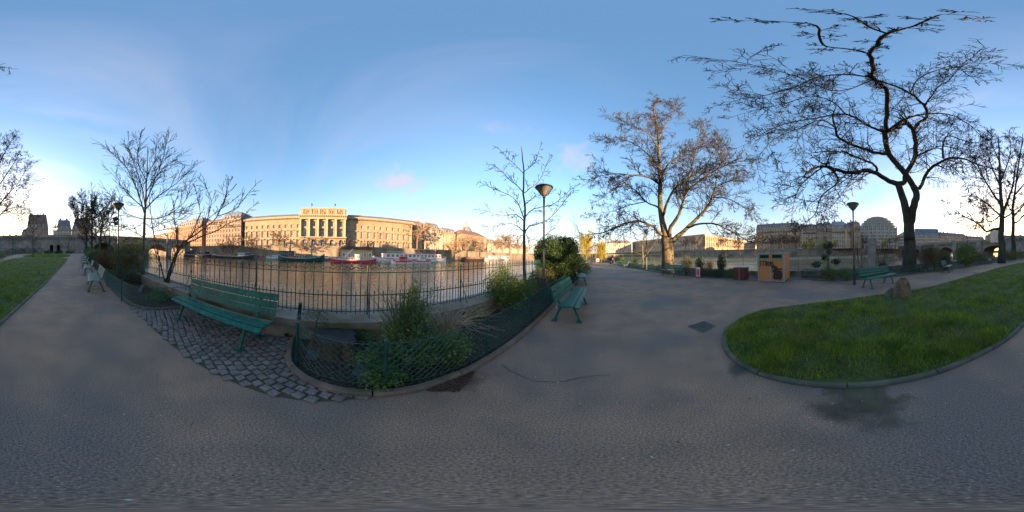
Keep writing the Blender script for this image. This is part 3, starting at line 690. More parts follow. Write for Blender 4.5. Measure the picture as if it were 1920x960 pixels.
def house(name, label, A, B, zb, H, rows, bays, m, depth=14, roof='mansard', rh=4.5, rm=slate, chimneys=2, side_l=False, side_r=False, dormers=True, cornice=.6, gl=glass, seed=1, balcony=(), dens=1, rec=.35, cm=st_goldl, fr=wframe):
    root, L = blabel_root(name, label, A, B, zb); rng = random.Random(seed)
    facade(root, L, rows, bays, m, gl=gl, rec=rec, lintel=cm if H > 14 else None, fr=fr)
    top = rows[-1][1]
    mb = MB(); mb.quad((0,.01,0),(0,.01,top),(0,depth,top),(0,depth,0)); mb.quad((L,.01,0),(L,depth,0),(L,depth,top),(L,.01,top)); mb.quad((0,depth,0),(0,depth,top),(L,depth,top),(L,depth,0)); mb.quad((0,0,top),(L,0,top),(L,depth,top),(0,depth,top))
    mb.box(0, L, -.25, -.002, 0, .9)
    mb.build('side_walls', m, root)
    bw = L/bays; st = MB()
    for z0, z1, *_ in rows[1:]: st.box(0, L, -.16, .02, z0-.14, z0+.10)
    if st.v: st.build('string_course', cm, root)
    mb = MB(); mb.box(-.2, L+.2, -cornice, .3, top-.05, top+.35); mb.box(-.1, L+.1, -cornice*.5, .3, top-.4, top-.053)
    mb.build('cornice', cm, root)
    for z in balcony:
        mb = MB(); mb.box(.3, L-.3, -.9, -.003, z-.12, z+.02); mb.box(.3, L-.3, -.88, -.84, z+.85, z+.95)
        x = .3
        while x < L-.3: mb.box(x, x+.06, -.88, -.84, z+.02, z+.85); x += .45
        mb.build('balcony', iron_b, root)
    zt = top+.35
    if roof == 'mansard':
        s = rh*.32
        mb = MB(); b = [(0,0,zt),(L,0,zt),(L,depth,zt),(0,depth,zt)]; t = [(s*.4,s,zt+rh),(L-s*.4,s,zt+rh),(L-s*.4,depth-s,zt+rh),(s*.4,depth-s,zt+rh)]
        mb.hexa(b+t); mb.build('roof', rm, root)
        mb = MB(); mb.hexa([(s*.4-.1,s-.1,zt+rh+.003),(L-s*.4+.1,s-.1,zt+rh+.003),(L-s*.4+.1,depth-s+.1,zt+rh+.003),(s*.4-.1,depth-s+.1,zt+rh+.003),(s*.4+.8,s+2.5,zt+rh+1.0),(L-s*.4-.8,s+2.5,zt+rh+1.0),(L-s*.4-.8,depth-s-2.5,zt+rh+1.0),(s*.4+.8,depth-s-2.5,zt+rh+1.0)]); mb.build('roof_top', zinc, root)
        if dormers:
            me = None; dw = min(1.5, bw*.5); dh = min(2.1, rh*.55)
            for i in range(bays):
                mb = MB(); cx = 0; y0 = .12; yb = s+.5
                mb.box(-dw/2-.15, dw/2+.15, y0, yb, .3, .3+dh); mb.box(-dw/2-.3, dw/2+.3, y0-.15, yb, .3+dh+.002, .5+dh, 1)
                mb.quad((-dw/2,y0-.01,.45),(dw/2,y0-.01,.45),(dw/2,y0-.01,.2+dh),(-dw/2,y0-.01,.2+dh), 2)
                if me is None: me = mb.mesh('dormer', [cm, zinc, gl])
                place(me, 'dormer', root, loc=((i+.5)*bw, 0, zt))
    elif roof == 'hip':
        s = min(depth/2-.2, rh*1.4)
        mb = MB(); mb.hexa([(-.3,-.3,zt),(L+.3,-.3,zt),(L+.3,depth+.3,zt),(-.3,depth+.3,zt),(s,s,zt+rh),(max(L-s,s+.2),s,zt+rh),(max(L-s,s+.2),depth-s,zt+rh),(s,depth-s,zt+rh)]); mb.build('roof', rm, root)
    else:
        mb = MB(); mb.box(0, L, .2, .7, zt+.003, zt+1.0); mb.build('roof_parapet', cm, root)
        mb = MB(); mb.box(.5, L-.5, 2, depth-1, zt, zt+1.4); mb.build('roof', rm, root)
    for i in range(chimneys):
        x = L*(i+.5)/chimneys+rng.uniform(-1,1); mb = MB(); hh = (rh if roof != 'flat' else 1.2)+rng.uniform(1.2,2.4)
        x = min(max(x, 1.2), L-1.2); wd = rng.uniform(.5,.9)
        mb.box(x-wd, x+wd, depth*.35, depth*.35+.8, zt+.5, zt+hh); 
        for k in range(4): mb.box(x-wd+.1+k*wd*.5, x-wd+.3+k*wd*.5, depth*.35+.25, depth*.35+.5, zt+hh+.002, zt+hh+.6)
        mb.build('chimney', chim, root)
    return root, L
def storeys(n, H, w, h, gw=None, gh=None, garch=False, g0=4.0):
    rows = [(0, g0, gw or w, gh or (g0-1.2), .35, garch)]; sh = (H-g0)/(n-1)
    for i in range(n-1): rows.append((g0+i*sh, g0+(i+1)*sh, w, min(h, sh-1.0), .75, False))
    return rows
# ------------------------------------------------------------ the wide palace across the small arm
DM = 100.0
def PM(u, d=DM): p = nM*d+tM*u; return (p.x, p.y, 0)
rootM, LM = blabel_root('palace', 'long golden stone palace with a taller colonnaded centre, across the river', PM(-56.5), PM(56.5), QZ, 'palace')
H1 = 19.6
wing = [(0,1.2,0,0,0,0),(1.2,5.9,1.7,3.6,.3,False),(5.9,11.8,1.55,4.1,.9,False),(11.8,16.2,1.45,2.2,.9,False),(16.2,18.2,0,0,0,0)]
XL0, XL1, XP1, XR1 = 0.0, 39.5, 67.0, 113.0
facade(rootM, XL1-XL0, wing, 10, st_gold, x0=XL0, name='left_wing_wall', lintel=st_goldl, rec=.5)
facade(rootM, XR1-XP1, wing, 11, st_gold, x0=XP1, name='right_wing_wall', lintel=st_goldl, rec=.5)
mb = MB()
for a, b in ((XL0, XL1), (XP1, XR1)):
    mb.box(a, b, -.25, -.003, 0, 1.0); mb.box(a, b, -.3, -.003, 5.6, 5.95); mb.box(a, b, -.3, -.003, 11.4, 11.7)
mb.build('string_course', st_goldl, rootM)
mb = MB()
for a, b in ((XL0-.5, XL1), (XP1, XR1+.8)):
    mb.box(a, b, -1.3, .3, 18.9, 19.6); mb.box(a, b, -.35, .3, 18.2, 18.4); mb.box(a, b, -.25, .5, 19.603, 20.2)
    x = a+.3
    while x < b-.3: mb.box(x, x+.45, -1.05, -.003, 18.4, 18.897); x += 1.05
mb.build('cornice', st_goldl, rootM)
mb = MB()
for a, b in ((XL0, XL1), (XP1, XR1)):
    mb.quad((a,.003,18.2),(b,.003,18.2),(b,.003,18.9),(a,.003,18.9))
    mb.box(a, b, .6, 14, 0, 19.4)
    mb.hexa([(a,.5,20.203),(b,.5,20.203),(b,14,20.203),(a,14,20.203),(a,3,22.2),(b,3,22.2),(b,11.5,22.2),(a,11.5,22.2)], 1)
mb.build('side_walls', [st_gold, slate], rootM)
# corbelled window hoods and small balconies on the first floor
mb = MB()
for x0, x1, n in ((XL0, XL1, 10), (XP1, XR1, 11)):
    bw = (x1-x0)/n
    for i in range(n):
        cx = x0+(i+.5)*bw
        for sx in (-1.15, .85): mb.box(cx+sx, cx+sx+.3, -.6, -.16, 5.0, 5.597)
        mb.hexa([(cx-1.3,-.55,11.0),(cx+1.3,-.55,11.0),(cx+1.3,-.003,11.0),(cx-1.3,-.003,11.0),(cx-1.2,-.5,11.35),(cx+1.2,-.5,11.35),(cx+1.2,-.003,11.35),(cx-1.2,-.003,11.35)])
        if i % 2: mb.box(cx-1.5, cx+1.5, -1.1, -.31, 5.55, 5.75)
mb.build('balconies_and_hoods', st_goldl, rootM)
# centre pavilion
yp = -3.2; Lp = XP1-XL1
pavr = [(0,6.2,2.7,5.2,.15,True),(6.2,6.8,0,0,0,0),(6.8,12.2,2.3,4.9,.3,True),(12.2,17.4,2.2,3.2,.9,False),(17.4,18.4,0,0,0,0)]
facade(rootM, Lp, pavr, 5, st_gold, x0=XL1, y=yp, name='pavilion_wall', rec=.8)
mb = MB(); mb.quad((XL1,yp,0),(XL1,yp,18.4),(XL1,0,18.4),(XL1,0,0)); mb.quad((XP1,yp,0),(XP1,0,0),(XP1,0,18.4),(XP1,yp,18.4))
mb.box(XL1, XP1, yp+1.2, 15, 0, 24.0); mb.build('pavilion_sides', st_gold, rootM)
for i in range(6):
    x = XL1+.55+i*(Lp-1.1)/5; mb = MB(); mb.lathe([(.85,0),(.85,.35),(.66,.5),(.62,5),(.54,9.7),(.85,10.1),(.9,10.5)], 10, (x, yp-.55, 6.85))
    mb.build('column', st_goldl, rootM, smooth=False)
mb = MB(); mb.box(XL1-.3, XP1+.3, yp-1.4, yp-.003, 6.2, 6.8); mb.build('pavilion_ledge', st_goldl, rootM)
mb = MB(); mb.box(XL1-.2, XP1+.2, yp-1.3, yp+1, 17.4+.003, 18.8); mb.box(XL1-.6, XP1+.6, yp-2.1, yp+1, 19.4, 20.2)
x = XL1-.4
while x < XP1+.3: mb.box(x, x+.5, yp-1.9, yp-.5, 18.85, 19.397); x += 1.1
mb.box(XL1-.2, XP1+.2, yp-1.2, yp+1, 18.803, 19.39); mb.build('entablature', st_goldl, rootM)
mb = MB(); mb.box(XL1+.4, XP1-.4, yp-.4, yp+6, 20.203, 23.6); mb.box(XL1, XP1, yp-.8, yp+6.3, 23.603, 24.4); mb.build('attic', st_goldl, rootM)
mb = MB(); rngm = random.Random(2)
for i in range(6): x = XL1+1.3+i*(Lp-2.6)/5; mb.box(x-.7, x+.7, yp-.7, yp-.403, 20.3, 23.5)
mb.build('attic_pilasters', st_goldl, rootM)
sculp = M('carved_relief', (.30,.215,.12), (.16,.11,.07), scale=2.5, rough=.9, bump=1, bscale=4)
for i in range(5):
    x = XL1+1.3+(i+.5)*(Lp-2.6)/5; mb = MB(); mb.box(x-1.75, x+1.75, yp-.44, yp-.403, 20.5, 23.3)
    for k in range(9): mb.blob((x+rngm.uniform(-1.3,1.3), yp-.5, 21.9+rngm.uniform(-1,1)), (rngm.uniform(.25,.6),.25,rngm.uniform(.25,.6)), 6, 4)
    mb.build('relief_panel', sculp, rootM)
for x, h in ((XL1+6.5, 3.6), (XL1+20.5, 3.6)):
    mb = MB(); mb.box(x-.06, x+.06, yp+1, yp+1.12, 24.4, 24.4+h); mb.hexa([(x+.07,yp+1.03,26.6),(x+.7,yp+1.03,26.2),(x+.7,yp+1.07,26.2),(x+.07,yp+1.07,26.6),(x+.07,yp+1.03,27.9),(x+.7,yp+1.03,27.5),(x+.7,yp+1.07,27.5),(x+.07,yp+1.07,27.9)]); mb.build('flagpole', iron_b, rootM)
mb = MB(); mb.quad((XL0,.01,0),(XL0,.01,19),(XL0,14,19),(XL0,14,0)); 
# rest of the left bank row; (u0,u1,d) in metres along the quay
def HB(u0, u1, d, **k): return (PM(u0, d), PM(u1, d))
A, B = HB(-128, -96, 98); house('apartment_house', 'orange apartment block with dark mansard behind the bridge parapet, farthest left on the opposite bank', A, B, QZ, 20, storeys(5,20,1.3,2.2), 11, brick_m, 14, 'mansard', 5, slate, 3, seed=2)
A, B = HB(-181, -133, 98); house('apartment_house', 'low long orange row of houses seen just over the bridge', A, B, QZ, 17, storeys(4,17,1.3,2.2), 14, brick_m, 14, 'mansard', 4, roof_brown, 5, seed=22)
A, B = HB(-92, -75, 99); house('apartment_house', 'narrow brown apartment house between two taller neighbours, left of the palace', A, B, QZ, 17.5, storeys(5,17.5,1.3,2.1), 6, st_pink, 14, 'mansard', 4.5, roof_brown, 2, seed=3)
A, B = HB(-74.5, -58.5, 98.5); house('apartment_house', 'tall pinkish apartment house with dark roof next to the palace', A, B, QZ, 20.5, storeys(6,20.5,1.3,2.2), 6, st_pink, 30, 'mansard', 4.5, slate, 3, seed=4, balcony=(8, 15))
A, B = HB(62, 73, 112); house('apartment_house', 'tall pale house with stepped white gables, first right of the palace', A, B, QZ, 19.5, storeys(5,19.5,1.3,2.2), 4, st_pale, 12, 'mansard', 4.5, roof_brown, 2, seed=5)
A, B = HB(74, 87, 108); house('apartment_house', 'cream house with white central chimney stack, second right of the palace', A, B, QZ, 19, storeys(5,19,1.3,2.2), 5, st_pale, 12, 'mansard', 4.2, slate, 3, seed=6)
A, B = HB(88, 103, 104); house('apartment_house', 'lower cream house with small dormers, third right of the palace', A, B, QZ, 16, storeys(4,16,1.3,2.2), 5, st_tan, 12, 'mansard', 4, slate, 2, seed=7)
A, B = HB(107, 147, 100); house('institute_building', 'broad golden building half hidden by tan trees, carrying a small lantern', A, B, QZ, 16.5, storeys(3,16.5,1.6,3,2,3.6,True,5.5), 11, st_gold, 20, 'hip', 6, roof_brown, 2, seed=8)
rI = thing('lantern_dome', 'small gilded lantern dome rising above the tan treetops', 'dome', tuple(PM(127,112)[:2])+(QZ+16,)); mb = MB()
mb.lathe([(5.5,0),(5.5,6),(5.9,6.2),(5.2,8.5),(3.6,10.5),(2.2,11.6)], 16, (0,0,0)); mb.build('dome', slate, rI, smooth=False)
mb = MB(); mb.lathe([(1.7,11.6),(1.7,14.6),(2.0,14.8),(1.6,16.2),(.9,17.2),(.3,17.9),(.12,20)], 10); mb.build('lantern', st_goldl, rI)
A, B = HB(152, 215, 104); house('apartment_house', 'low pale row of houses beyond the lantern building', A, B, QZ, 12, storeys(3,12,1.4,2.2), 12, st_pale, 12, 'mansard', 4, slate, 5, seed=9)
A, B = HB(222, 300, 108); house('apartment_house', 'pale grey house row half hidden by pink trees', A, B, QZ, 12, storeys(3,12,1.4,2.2), 14, st_pale, 12, 'mansard', 4, zinc, 5, seed=10)
# ------------------------------------------------------------ bridges
def bridge(label, A, B, zt, arches, m, zb=-3, depth=14, pier=4.0, spring=1.5, plain=False, doors=(), cap=True, parapet_h=1.0, shared=True):
    root, L = blabel_root('stone_bridge', label, A, B, 0, 'bridge'); mb = MB(); rec = depth
    if not plain:
        bw = L/arches; w = bw-pier
        for i in range(arches):
            h = min(zt-2.4-zb, spring-zb+w/2)
            # segmental arch: cell with arch outline scaled
            cx = (i+.5)*bw; r = w/2; n = 14; hh = zt-2.6-spring
            outl = [(cx-r, zb),(cx+r, zb)] + [(cx+r*math.cos(math.pi*k/n), spring+hh*math.sin(math.pi*k/n)) for k in range(n+1)]
            x0, x1 = i*bw, (i+1)*bw
            mb.quad((x0,0,zb),(cx-r,0,zb),(cx-r,0,spring),(x0,0,spring)); mb.quad((cx+r,0,zb),(x1,0,zb),(x1,0,spring),(cx+r,0,spring))
            mb.quad((x0,0,spring),(cx-r,0,spring),(cx-r,0,zt),(x0,0,zt)); mb.quad((cx+r,0,spring),(x1,0,spring),(x1,0,zt),(cx+r,0,zt))
            arc = outl[2:]
            for a, b in zip(arc[:-1], arc[1:]): mb.quad((b[0],0,b[1]),(a[0],0,a[1]),(a[0],0,zt),(b[0],0,zt))
            for a, b in zip(arc[:-1], arc[1:]): mb.quad((a[0],0,a[1]),(b[0],0,b[1]),(b[0],depth,b[1]),(a[0],depth,a[1]))
            mb.quad((cx+r,0,zb),(cx+r,0,spring),(cx+r,depth,spring),(cx+r,depth,zb)); mb.quad((cx-r,0,zb),(cx-r,depth,zb),(cx-r,depth,spring),(cx-r,0,spring))
            # voussoir ring
            v = MB()
            for a, b in zip(arc[:-1], arc[1:]):
                sa = 1+.9/r; f = lambda p: (cx+(p[0]-cx)*sa, spring+(p[1]-spring)*(1+.9/max(hh,1)))
                a2, b2 = f(a), f(b); v.hexa([(b[0],-.18,b[1]),(a[0],-.18,a[1]),(a[0],0,a[1]),(b[0],0,b[1]),(b2[0],-.18,b2[1]),(a2[0],-.18,a2[1]),(a2[0],0,a2[1]),(b2[0],0,b2[1])])
            v.build('arch_ring', wall_m, root)
        for i in range(arches+1):
            x = i*bw; v = MB(); v.prism([(x-pier/2,0),(x,-3.2),(x+pier/2,0)], zb, spring+2.2); v.prism([(x-pier/2+.3,0),(x-pier/2+.6,-1.6),(x+pier/2-.6,-1.6),(x+pier/2-.3,0)], spring+2.203, zt+.3); v.build('pier', m, root)
        mb.quad((0,0,zt),(L,0,zt),(L,depth,zt),(0,depth,zt)); mb.quad((0,depth,zb),(0,depth,zt),(L,depth,zt),(L,depth,zt-3))
        mb.box(0, L, depth-.5, depth, zt-2.2, zt)
    else:
        xs = [0]+[v for d in doors for v in (d-1.6, d+1.6)]+[L]
        for k in range(0, len(xs)-1):
            if k % 2 == 0: mb.quad((xs[k],0,zb),(xs[k+1],0,zb),(xs[k+1],0,zt),(xs[k],0,zt))
        for d in doors:
            cell(mb, d-1.6, d+1.6, 0, zt, 1.9, 4.6, .1, True, 3.0)
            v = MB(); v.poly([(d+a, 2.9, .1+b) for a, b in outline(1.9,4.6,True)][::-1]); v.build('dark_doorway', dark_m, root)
        mb.box(0, L, 3.1, depth, zb, zt-.01)
    mb.build('wall', m, root)
    v = MB(); v.box(-.2, L+.2, -.75, .6, zt+.003, zt+.38); v.build('cornice', m, root)
    v = MB(); v.box(0, L, -.35, .1, zt+.383, zt+parapet_h+.4); v.build('parapet', m, root)
    v = MB(); x = .4
    while x < L: v.box(x, x+.55, -.7, -.003, zt-.9, zt-.003); v.box(x+.05, x+.5, -.45, -.003, zt-1.35, zt-.903); x += 1.5
    v.build('corbels', wall_m, root)
    return root
BA = Vector((-45,-78,0)); BB = Vector((-116,-52,0))
bridge('wall of the old stone bridge closing the park, with two dark arched doorways', (8,-95,0), (-47,-79,0), 8.7, 0, st_bridge, 0, 12, plain=True, doors=(37.2,41.0))
bridge('old stone bridge arm over the small river arm, arches behind the leaning bare shrub', (-47.2,-79,0), BB, 8.7, 4, st_bridge, -3, 14, pier=4.5, spring=.6)
bridge('dark far bridge arm reaching the right bank behind the tall trees', (128,-135,0), (8.3,-95,0), 7.6, 6, st_bridge, -3, 14, pier=4.5, spring=.2)
# equestrian statue on its plinth above the wall
p = XY(103.5, 99); st = thing('equestrian_statue', 'dark bronze rider on horseback on a white plinth above the bridge wall', 'statue', (p.x, p.y, 8.8), 2.9)
mb = MB(); mb.box(-1.5,1.5,-.9,.9,0,.8); mb.box(-1.2,1.2,-.7,.7,.803,4.6); mb.box(-1.5,1.5,-.9,.9,4.603,5.0); mb.build('plinth', st_pale, st)
bronze = M('bronze', (.06,.075,.06), (.04,.045,.035), scale=2, rough=.5)
V3 = Vector; mb = MB()
mb.tube([V3((-1.2,0,7.0)),V3((-.9,0,7.05)),V3((0,0,6.9)),V3((.8,0,7.0)),V3((1.15,0,7.2))], [.3,.5,.46,.5,.3], 8)
mb.tube([V3((1.0,0,7.2)),V3((1.35,0,7.8)),V3((1.45,0,8.3))], [.36,.26,.2], 6); mb.tube([V3((1.35,0,8.35)),V3((1.95,0,7.95))], [.24,.12], 6)
for x, y, f in ((-.9,.25,0),(-.9,-.25,.1),(.85,.25,0)): mb.tube([V3((x,y,6.9)),V3((x-.15+f,y,6.1)),V3((x+.05,y,5.0))], [.24,.13,.1], 6)
mb.tube([V3((.9,-.25,6.9)),V3((1.5,-.25,6.5)),V3((1.3,-.25,5.9))], [.22,.12,.1], 6); mb.tube([V3((-1.2,0,7.1)),V3((-1.6,0,6.8)),V3((-1.6,0,5.9))], [.12,.16,.05], 5)
mb.build('horse', bronze, st, True)
mb = MB(); mb.tube([V3((0,0,7.2)),V3((0,0,7.9)),V3((.05,0,8.6)),V3((.05,0,8.85))], [.3,.3,.36,.13], 8); mb.blob((.07,0,9.1),(.2,.19,.25),8,6)
for s in (-1,1): mb.tube([V3((.05,s*.35,8.55)),V3((.2,s*.5,8.0)),V3((.6,s*.3,7.8))], [.13,.11,.08], 6); mb.tube([V3((0,s*.3,7.3)),V3((.4,s*.52,6.9)),V3((.3,s*.55,6.1))], [.2,.16,.1], 6)
mb.build('rider', bronze, st, True)
# houses behind the bridge wall
def FB(px0, px1, d): return XY(px0, d), XY(px1, d)
def front(px0, px1, d0, d1): return XY(px0, d0), XY(px1, d1)
A, B = front(51, 91, 122, 122); house('city_house', 'steep-roofed orange brick house with pale dormers, left of the statue', A, B, 8.8, 9.5, storeys(3,9.5,1.2,1.9,g0=3.3), 6, brick_m, 12, 'mansard', 10.5, roof_brown, 2, seed=31)
A, B = front(40, 50.6, 128, 124); house('city_house', 'low roof stepping down left of the steep orange house', A, B, 8.8, 4.5, storeys(2,4.5,1.0,1.2,g0=2.4), 3, brick_m, 12, 'mansard', 4.5, roof_brown, 1, seed=32)
A, B = front(107, 134, 120, 121); house('city_house', 'grey mansard house with arched dormers, right of the statue', A, B, 8.8, 8.0, storeys(3,8.0,1.2,1.7,g0=3.0), 5, st_pale, 12, 'mansard', 7, slate, 2, seed=33)
A, B = front(134.3, 163, 121, 112); house('city_house', 'dark mansard house partly behind the bare tree cluster', A, B, 8.8, 7.5, storeys(3,7.5,1.2,1.7,g0=3.0), 5, st_tan, 7, 'mansard', 7.5, slate, 2, seed=34)
for i, (a, b, h, lab) in enumerate(((1.0,38,2.2,'low hazy roofs at the far left edge above the bridge'),(-42,0.5,2.6,'low hazy houses right of the second tall trunk at the right edge'))):
    A, B = front(a, b, 150, 150); house('city_house', lab, A, B, 6, 5, storeys(2,5,1.3,1.8,g0=2.6), 9, st_tan, 12, 'mansard', h+1.5, roof_brown, 3, seed=40+i)
# ------------------------------------------------------------ right bank
def rowR(px0, px1, d0, d1): return XY(px0, d0), XY(px1, d1)
A, B = rowR(1418.5, 1499, 150, 142)
house('apartment_house', 'wide tan apartment block with balconies, leftmost of the right bank row', A, B, QR, 19, storeys(6,19,1.3,2.1), 16, st_tan, 14, 'mansard', 4, slate, 6, seed=11, balcony=(6.8,15.8), cm=st_tan)
for i, (a, b, H, rh, m, rm, lab, n) in enumerate((
    (1500,1531,17,4,st_tan,roof_brown,'brown apartment house with dark mansard behind yellow bushes',6),
    (1531.5,1545,19,3,st_pink,slate,'narrow orange house one storey above its neighbours on the right bank',3),
    (1545.5,1560,18.5,4.5,st_pink,slate,'apartment house with a black mansard and pale dormers',3),
    (1560.5,1587,17.5,6,st_pale,zinc,'pale apartment house with a tall grey-blue roof',6),
    (1587.5,1599,17,4,st_tan,slate,'slim tan house left of the lamp post on the right bank',2),
    (1599.5,1614,20,3,st_pink,roof_brown,'orange corner house beside the stepped department store',3))):
    A, B = rowR(a, b, 142, 142+i*.8); house('apartment_house', lab, A, B, QR, H, storeys(5,H,1.3,2.1), n, m, 14, 'mansard', rh, rm, 2, seed=50+i, balcony=(H-3.4,), cm=st_tan)
# stepped department store
def store():
    A, B = XY(1614, 168), XY(1682, 172); root, L = blabel_root('department_store', 'big pale stepped department store with curved glass top storeys', A, B, QR, 'department store')
    H0 = 21.5; bays = 9
    facade(root, L, [(0,4.5,3.2,3.4,.3,False)]+[(4.5+i*3.4, 4.5+(i+1)*3.4, 3.0, 2.3, .6, False) for i in range(5)], bays, st_grey, gl=glass_b, rec=.6, lintel=None, fr=wframe)
    mb = MB(); mb.box(0, L, .7, 40, 0, H0-.01); mb.build('side_walls', st_grey, root)
    for i in range(bays+1):
        x = L*i/bays; mb = MB(); mb.box(x-.55, x+.55, -.7, -.003, 0, H0+1.4); mb.build('pilaster', st_pale, root)
    z = H0; ins = [0, 1.6, 4.2, 7.5, 12]
    for k, t in enumerate(ins):
        n = 20; pts = []
        r = 7
        x0, x1 = t, L-t
        for (cx, cy, a0) in ((x0+r, t*.6+r, 180), (x1-r, t*.6+r, 270)):
            for q in range(7): a = (a0+q*15)*D2R; pts.append((cx+r*math.cos(a), cy+r*math.sin(a)))
        pts += [(x1, 38), (x0, 38)]
        h = 2.9 if k < 4 else 2.0
        mb = MB(); mb.prism(pts, z+.003, z+h-.5); mb.build('terrace_glazing', glass_b, root)
        big = [(p[0]+(-.5 if p[0] < L/2 else .5)*(1), p[1]-.5 if p[1] < 20 else p[1]) for p in pts]
        mb = MB(); mb.prism(big, z+h-.497, z+h); mb.build('terrace_band', st_pale, root)
        v = MB()
        for i in range(1, 18):
            x = x0+(x1-x0)*i/18; v.box(x-.22, x+.22, t*.6-.15, t*.6+.1, z+.01, z+h-.5)
        v.build('mullions', st_pale, root)
        z += h
    mb = MB(); mb.tube([V3((L*.5,12,z)), V3((L*.5,12,z+9))], .12, 5); mb.build('mast', iron_b, root)
store()
A, B = rowR(1682.5, 1712, 190, 188); house('grey_building', 'low blue-grey building right of the department store, cut by the big trunk', A, B, QR, 15, storeys(4,15,2.2,2.4), 8, st_grey, 16, 'hip', 5, zinc, 0, seed=60, cm=st_grey)
A, B = rowR(1715, 1762, 190, 196); house('art_deco_store', 'building with a rounded ribbed glass roof just right of the big trunk', A, B, QR, 14.5, storeys(4,14.5,2.4,2.5), 12, st_tan, 16, 'mansard', 8, glass_b, 0, seed=61, dormers=True, cm=st_pale)
A, B = rowR(1763, 1812, 205, 235); house('apartment_row', 'long tan row with chimneys stepping down behind the bushes', A, B, QR, 15, storeys(4,15,1.5,2.2), 16, st_tan, 14, 'mansard', 4.5, slate, 7, seed=62, cm=st_tan)
A, B = rowR(1812.5, 1846, 236, 255); house('apartment_row', 'hazy far row of roofs left of the pink tower', A, B, QR, 13, storeys(4,13,1.5,2.2), 12, st_tan, 14, 'mansard', 4, slate, 5, seed=63, cm=st_tan)
A, B = rowR(1847, 1859, 210, 210); house('apartment_house', 'tan house with small towers and a yellow sign left of the pink tower', A, B, QR, 14, storeys(4,14,1.3,2.0), 5, st_tan, 14, 'hip', 4, slate, 3, seed=64, cm=st_tan)
p = XY(1866, 96); tw = thing('wrapped_monument', 'pale pink wrapped tower on the bridge, left of the thick trunk', 'tower', (p.x, p.y, 6.5), .1)
pinkw = M('pink_wrap', (.6,.45,.38), (.5,.37,.31), scale=.5, rough=.7); mb = MB(); mb.box(-2.6,-.15,-1,1.5,0,7.6); mb.box(.15,2.6,-.9,1.4,0,7.3); mb.box(-.15,.15,-.3,.8,0,6.9)
for k in range(5): mb.box(-2.3+k*.45,-2.2+k*.45,-1.08,-1.003,.2,7.2)
mb.build('wrapping', pinkw, tw)
# royal palace wings (left face turned away from the sun, right face lit)
lou = storeys(3, 21, 1.9, 4.2, 2.2, 4.2, True, 7.0)
C0 = XY(1322, 200); C1 = XY(1402, 312); C2 = XY(1186, 300)
house('museum_wing', 'long brown museum wing seen through the wide budding tree', C2, C0, QR, 21, lou, 34, st_tan, 20, 'flat', 2, slate, 0, seed=70, cm=st_tan, rec=.6)
r2, L2 = house('museum_wing', 'sunlit golden museum front with tall columns, right of the wide tree', C0+Vector((.3,0,0)), C1, QR, 21, lou, 26, st_gold, 20, 'flat', 2, slate, 0, seed=71, rec=.6)
for i in range(27):
    x = min(max(L2*i/26, .5), L2-.5); mb = MB(); mb.box(x-.55, x+.55, -.8, -.2, 7, 20.3); mb.build('pilaster', st_goldl, r2)
A, B = XY(1137, 290), XY(1184, 290); house('museum_pavilion', 'cream pavilion with a grey roof beside the yellow willow', A, B, QR, 19, storeys(3,19,1.8,3.4,2.2,4.2,True,6.5), 12, st_pale, 20, 'hip', 6, slate, 3, seed=72)
A, B = XY(1395, 200), XY(1417, 190); house('far_house', 'low brown house between the sunlit museum and the tan apartment block', A, B, QR, 6.5, storeys(2,6.5,1.5,2.0,g0=3.3), 10, st_tan, 14, 'mansard', 3.5, slate, 3, seed=73)
# low pale bridge far downstream and foot bridge
A, B = XY(1137, 168), XY(1240, 150)
bridge('low pale arched bridge far down the river behind the seated person', A, B, 3.2, 6, st_goldl, -2.6, 8, pier=2.2, spring=-.6, parapet_h=.5)
def footbridge():
    A, B = XY(975, 330), XY(1095, 330); root, L = blabel_root('foot_bridge', 'thin flat foot bridge crossing the river far beyond the slender tree', A, B, 0, 'bridge')
    mb = MB(); mb.box(0, L, 0, 8, 6.2, 6.8); mb.box(0, L, -.1, 0, 6.8, 7.9); mb.build('deck', iron_b, root)
    for i in range(9):
        mb = MB(); x = L*i/8; mb.box(x-1.4, x+1.4, -.8, 8.8, -3, 1.6); mb.build('pier', st_gold, root)
        if i < 8:
            mb = MB(); pts = [V3((x+L/8*k/10, 2, 1.6+4.2*math.sin(math.pi*k/10))) for k in range(11)]; mb.tube(pts, .3, 4); mb.build('arch_rib', iron_b, root)
footbridge()
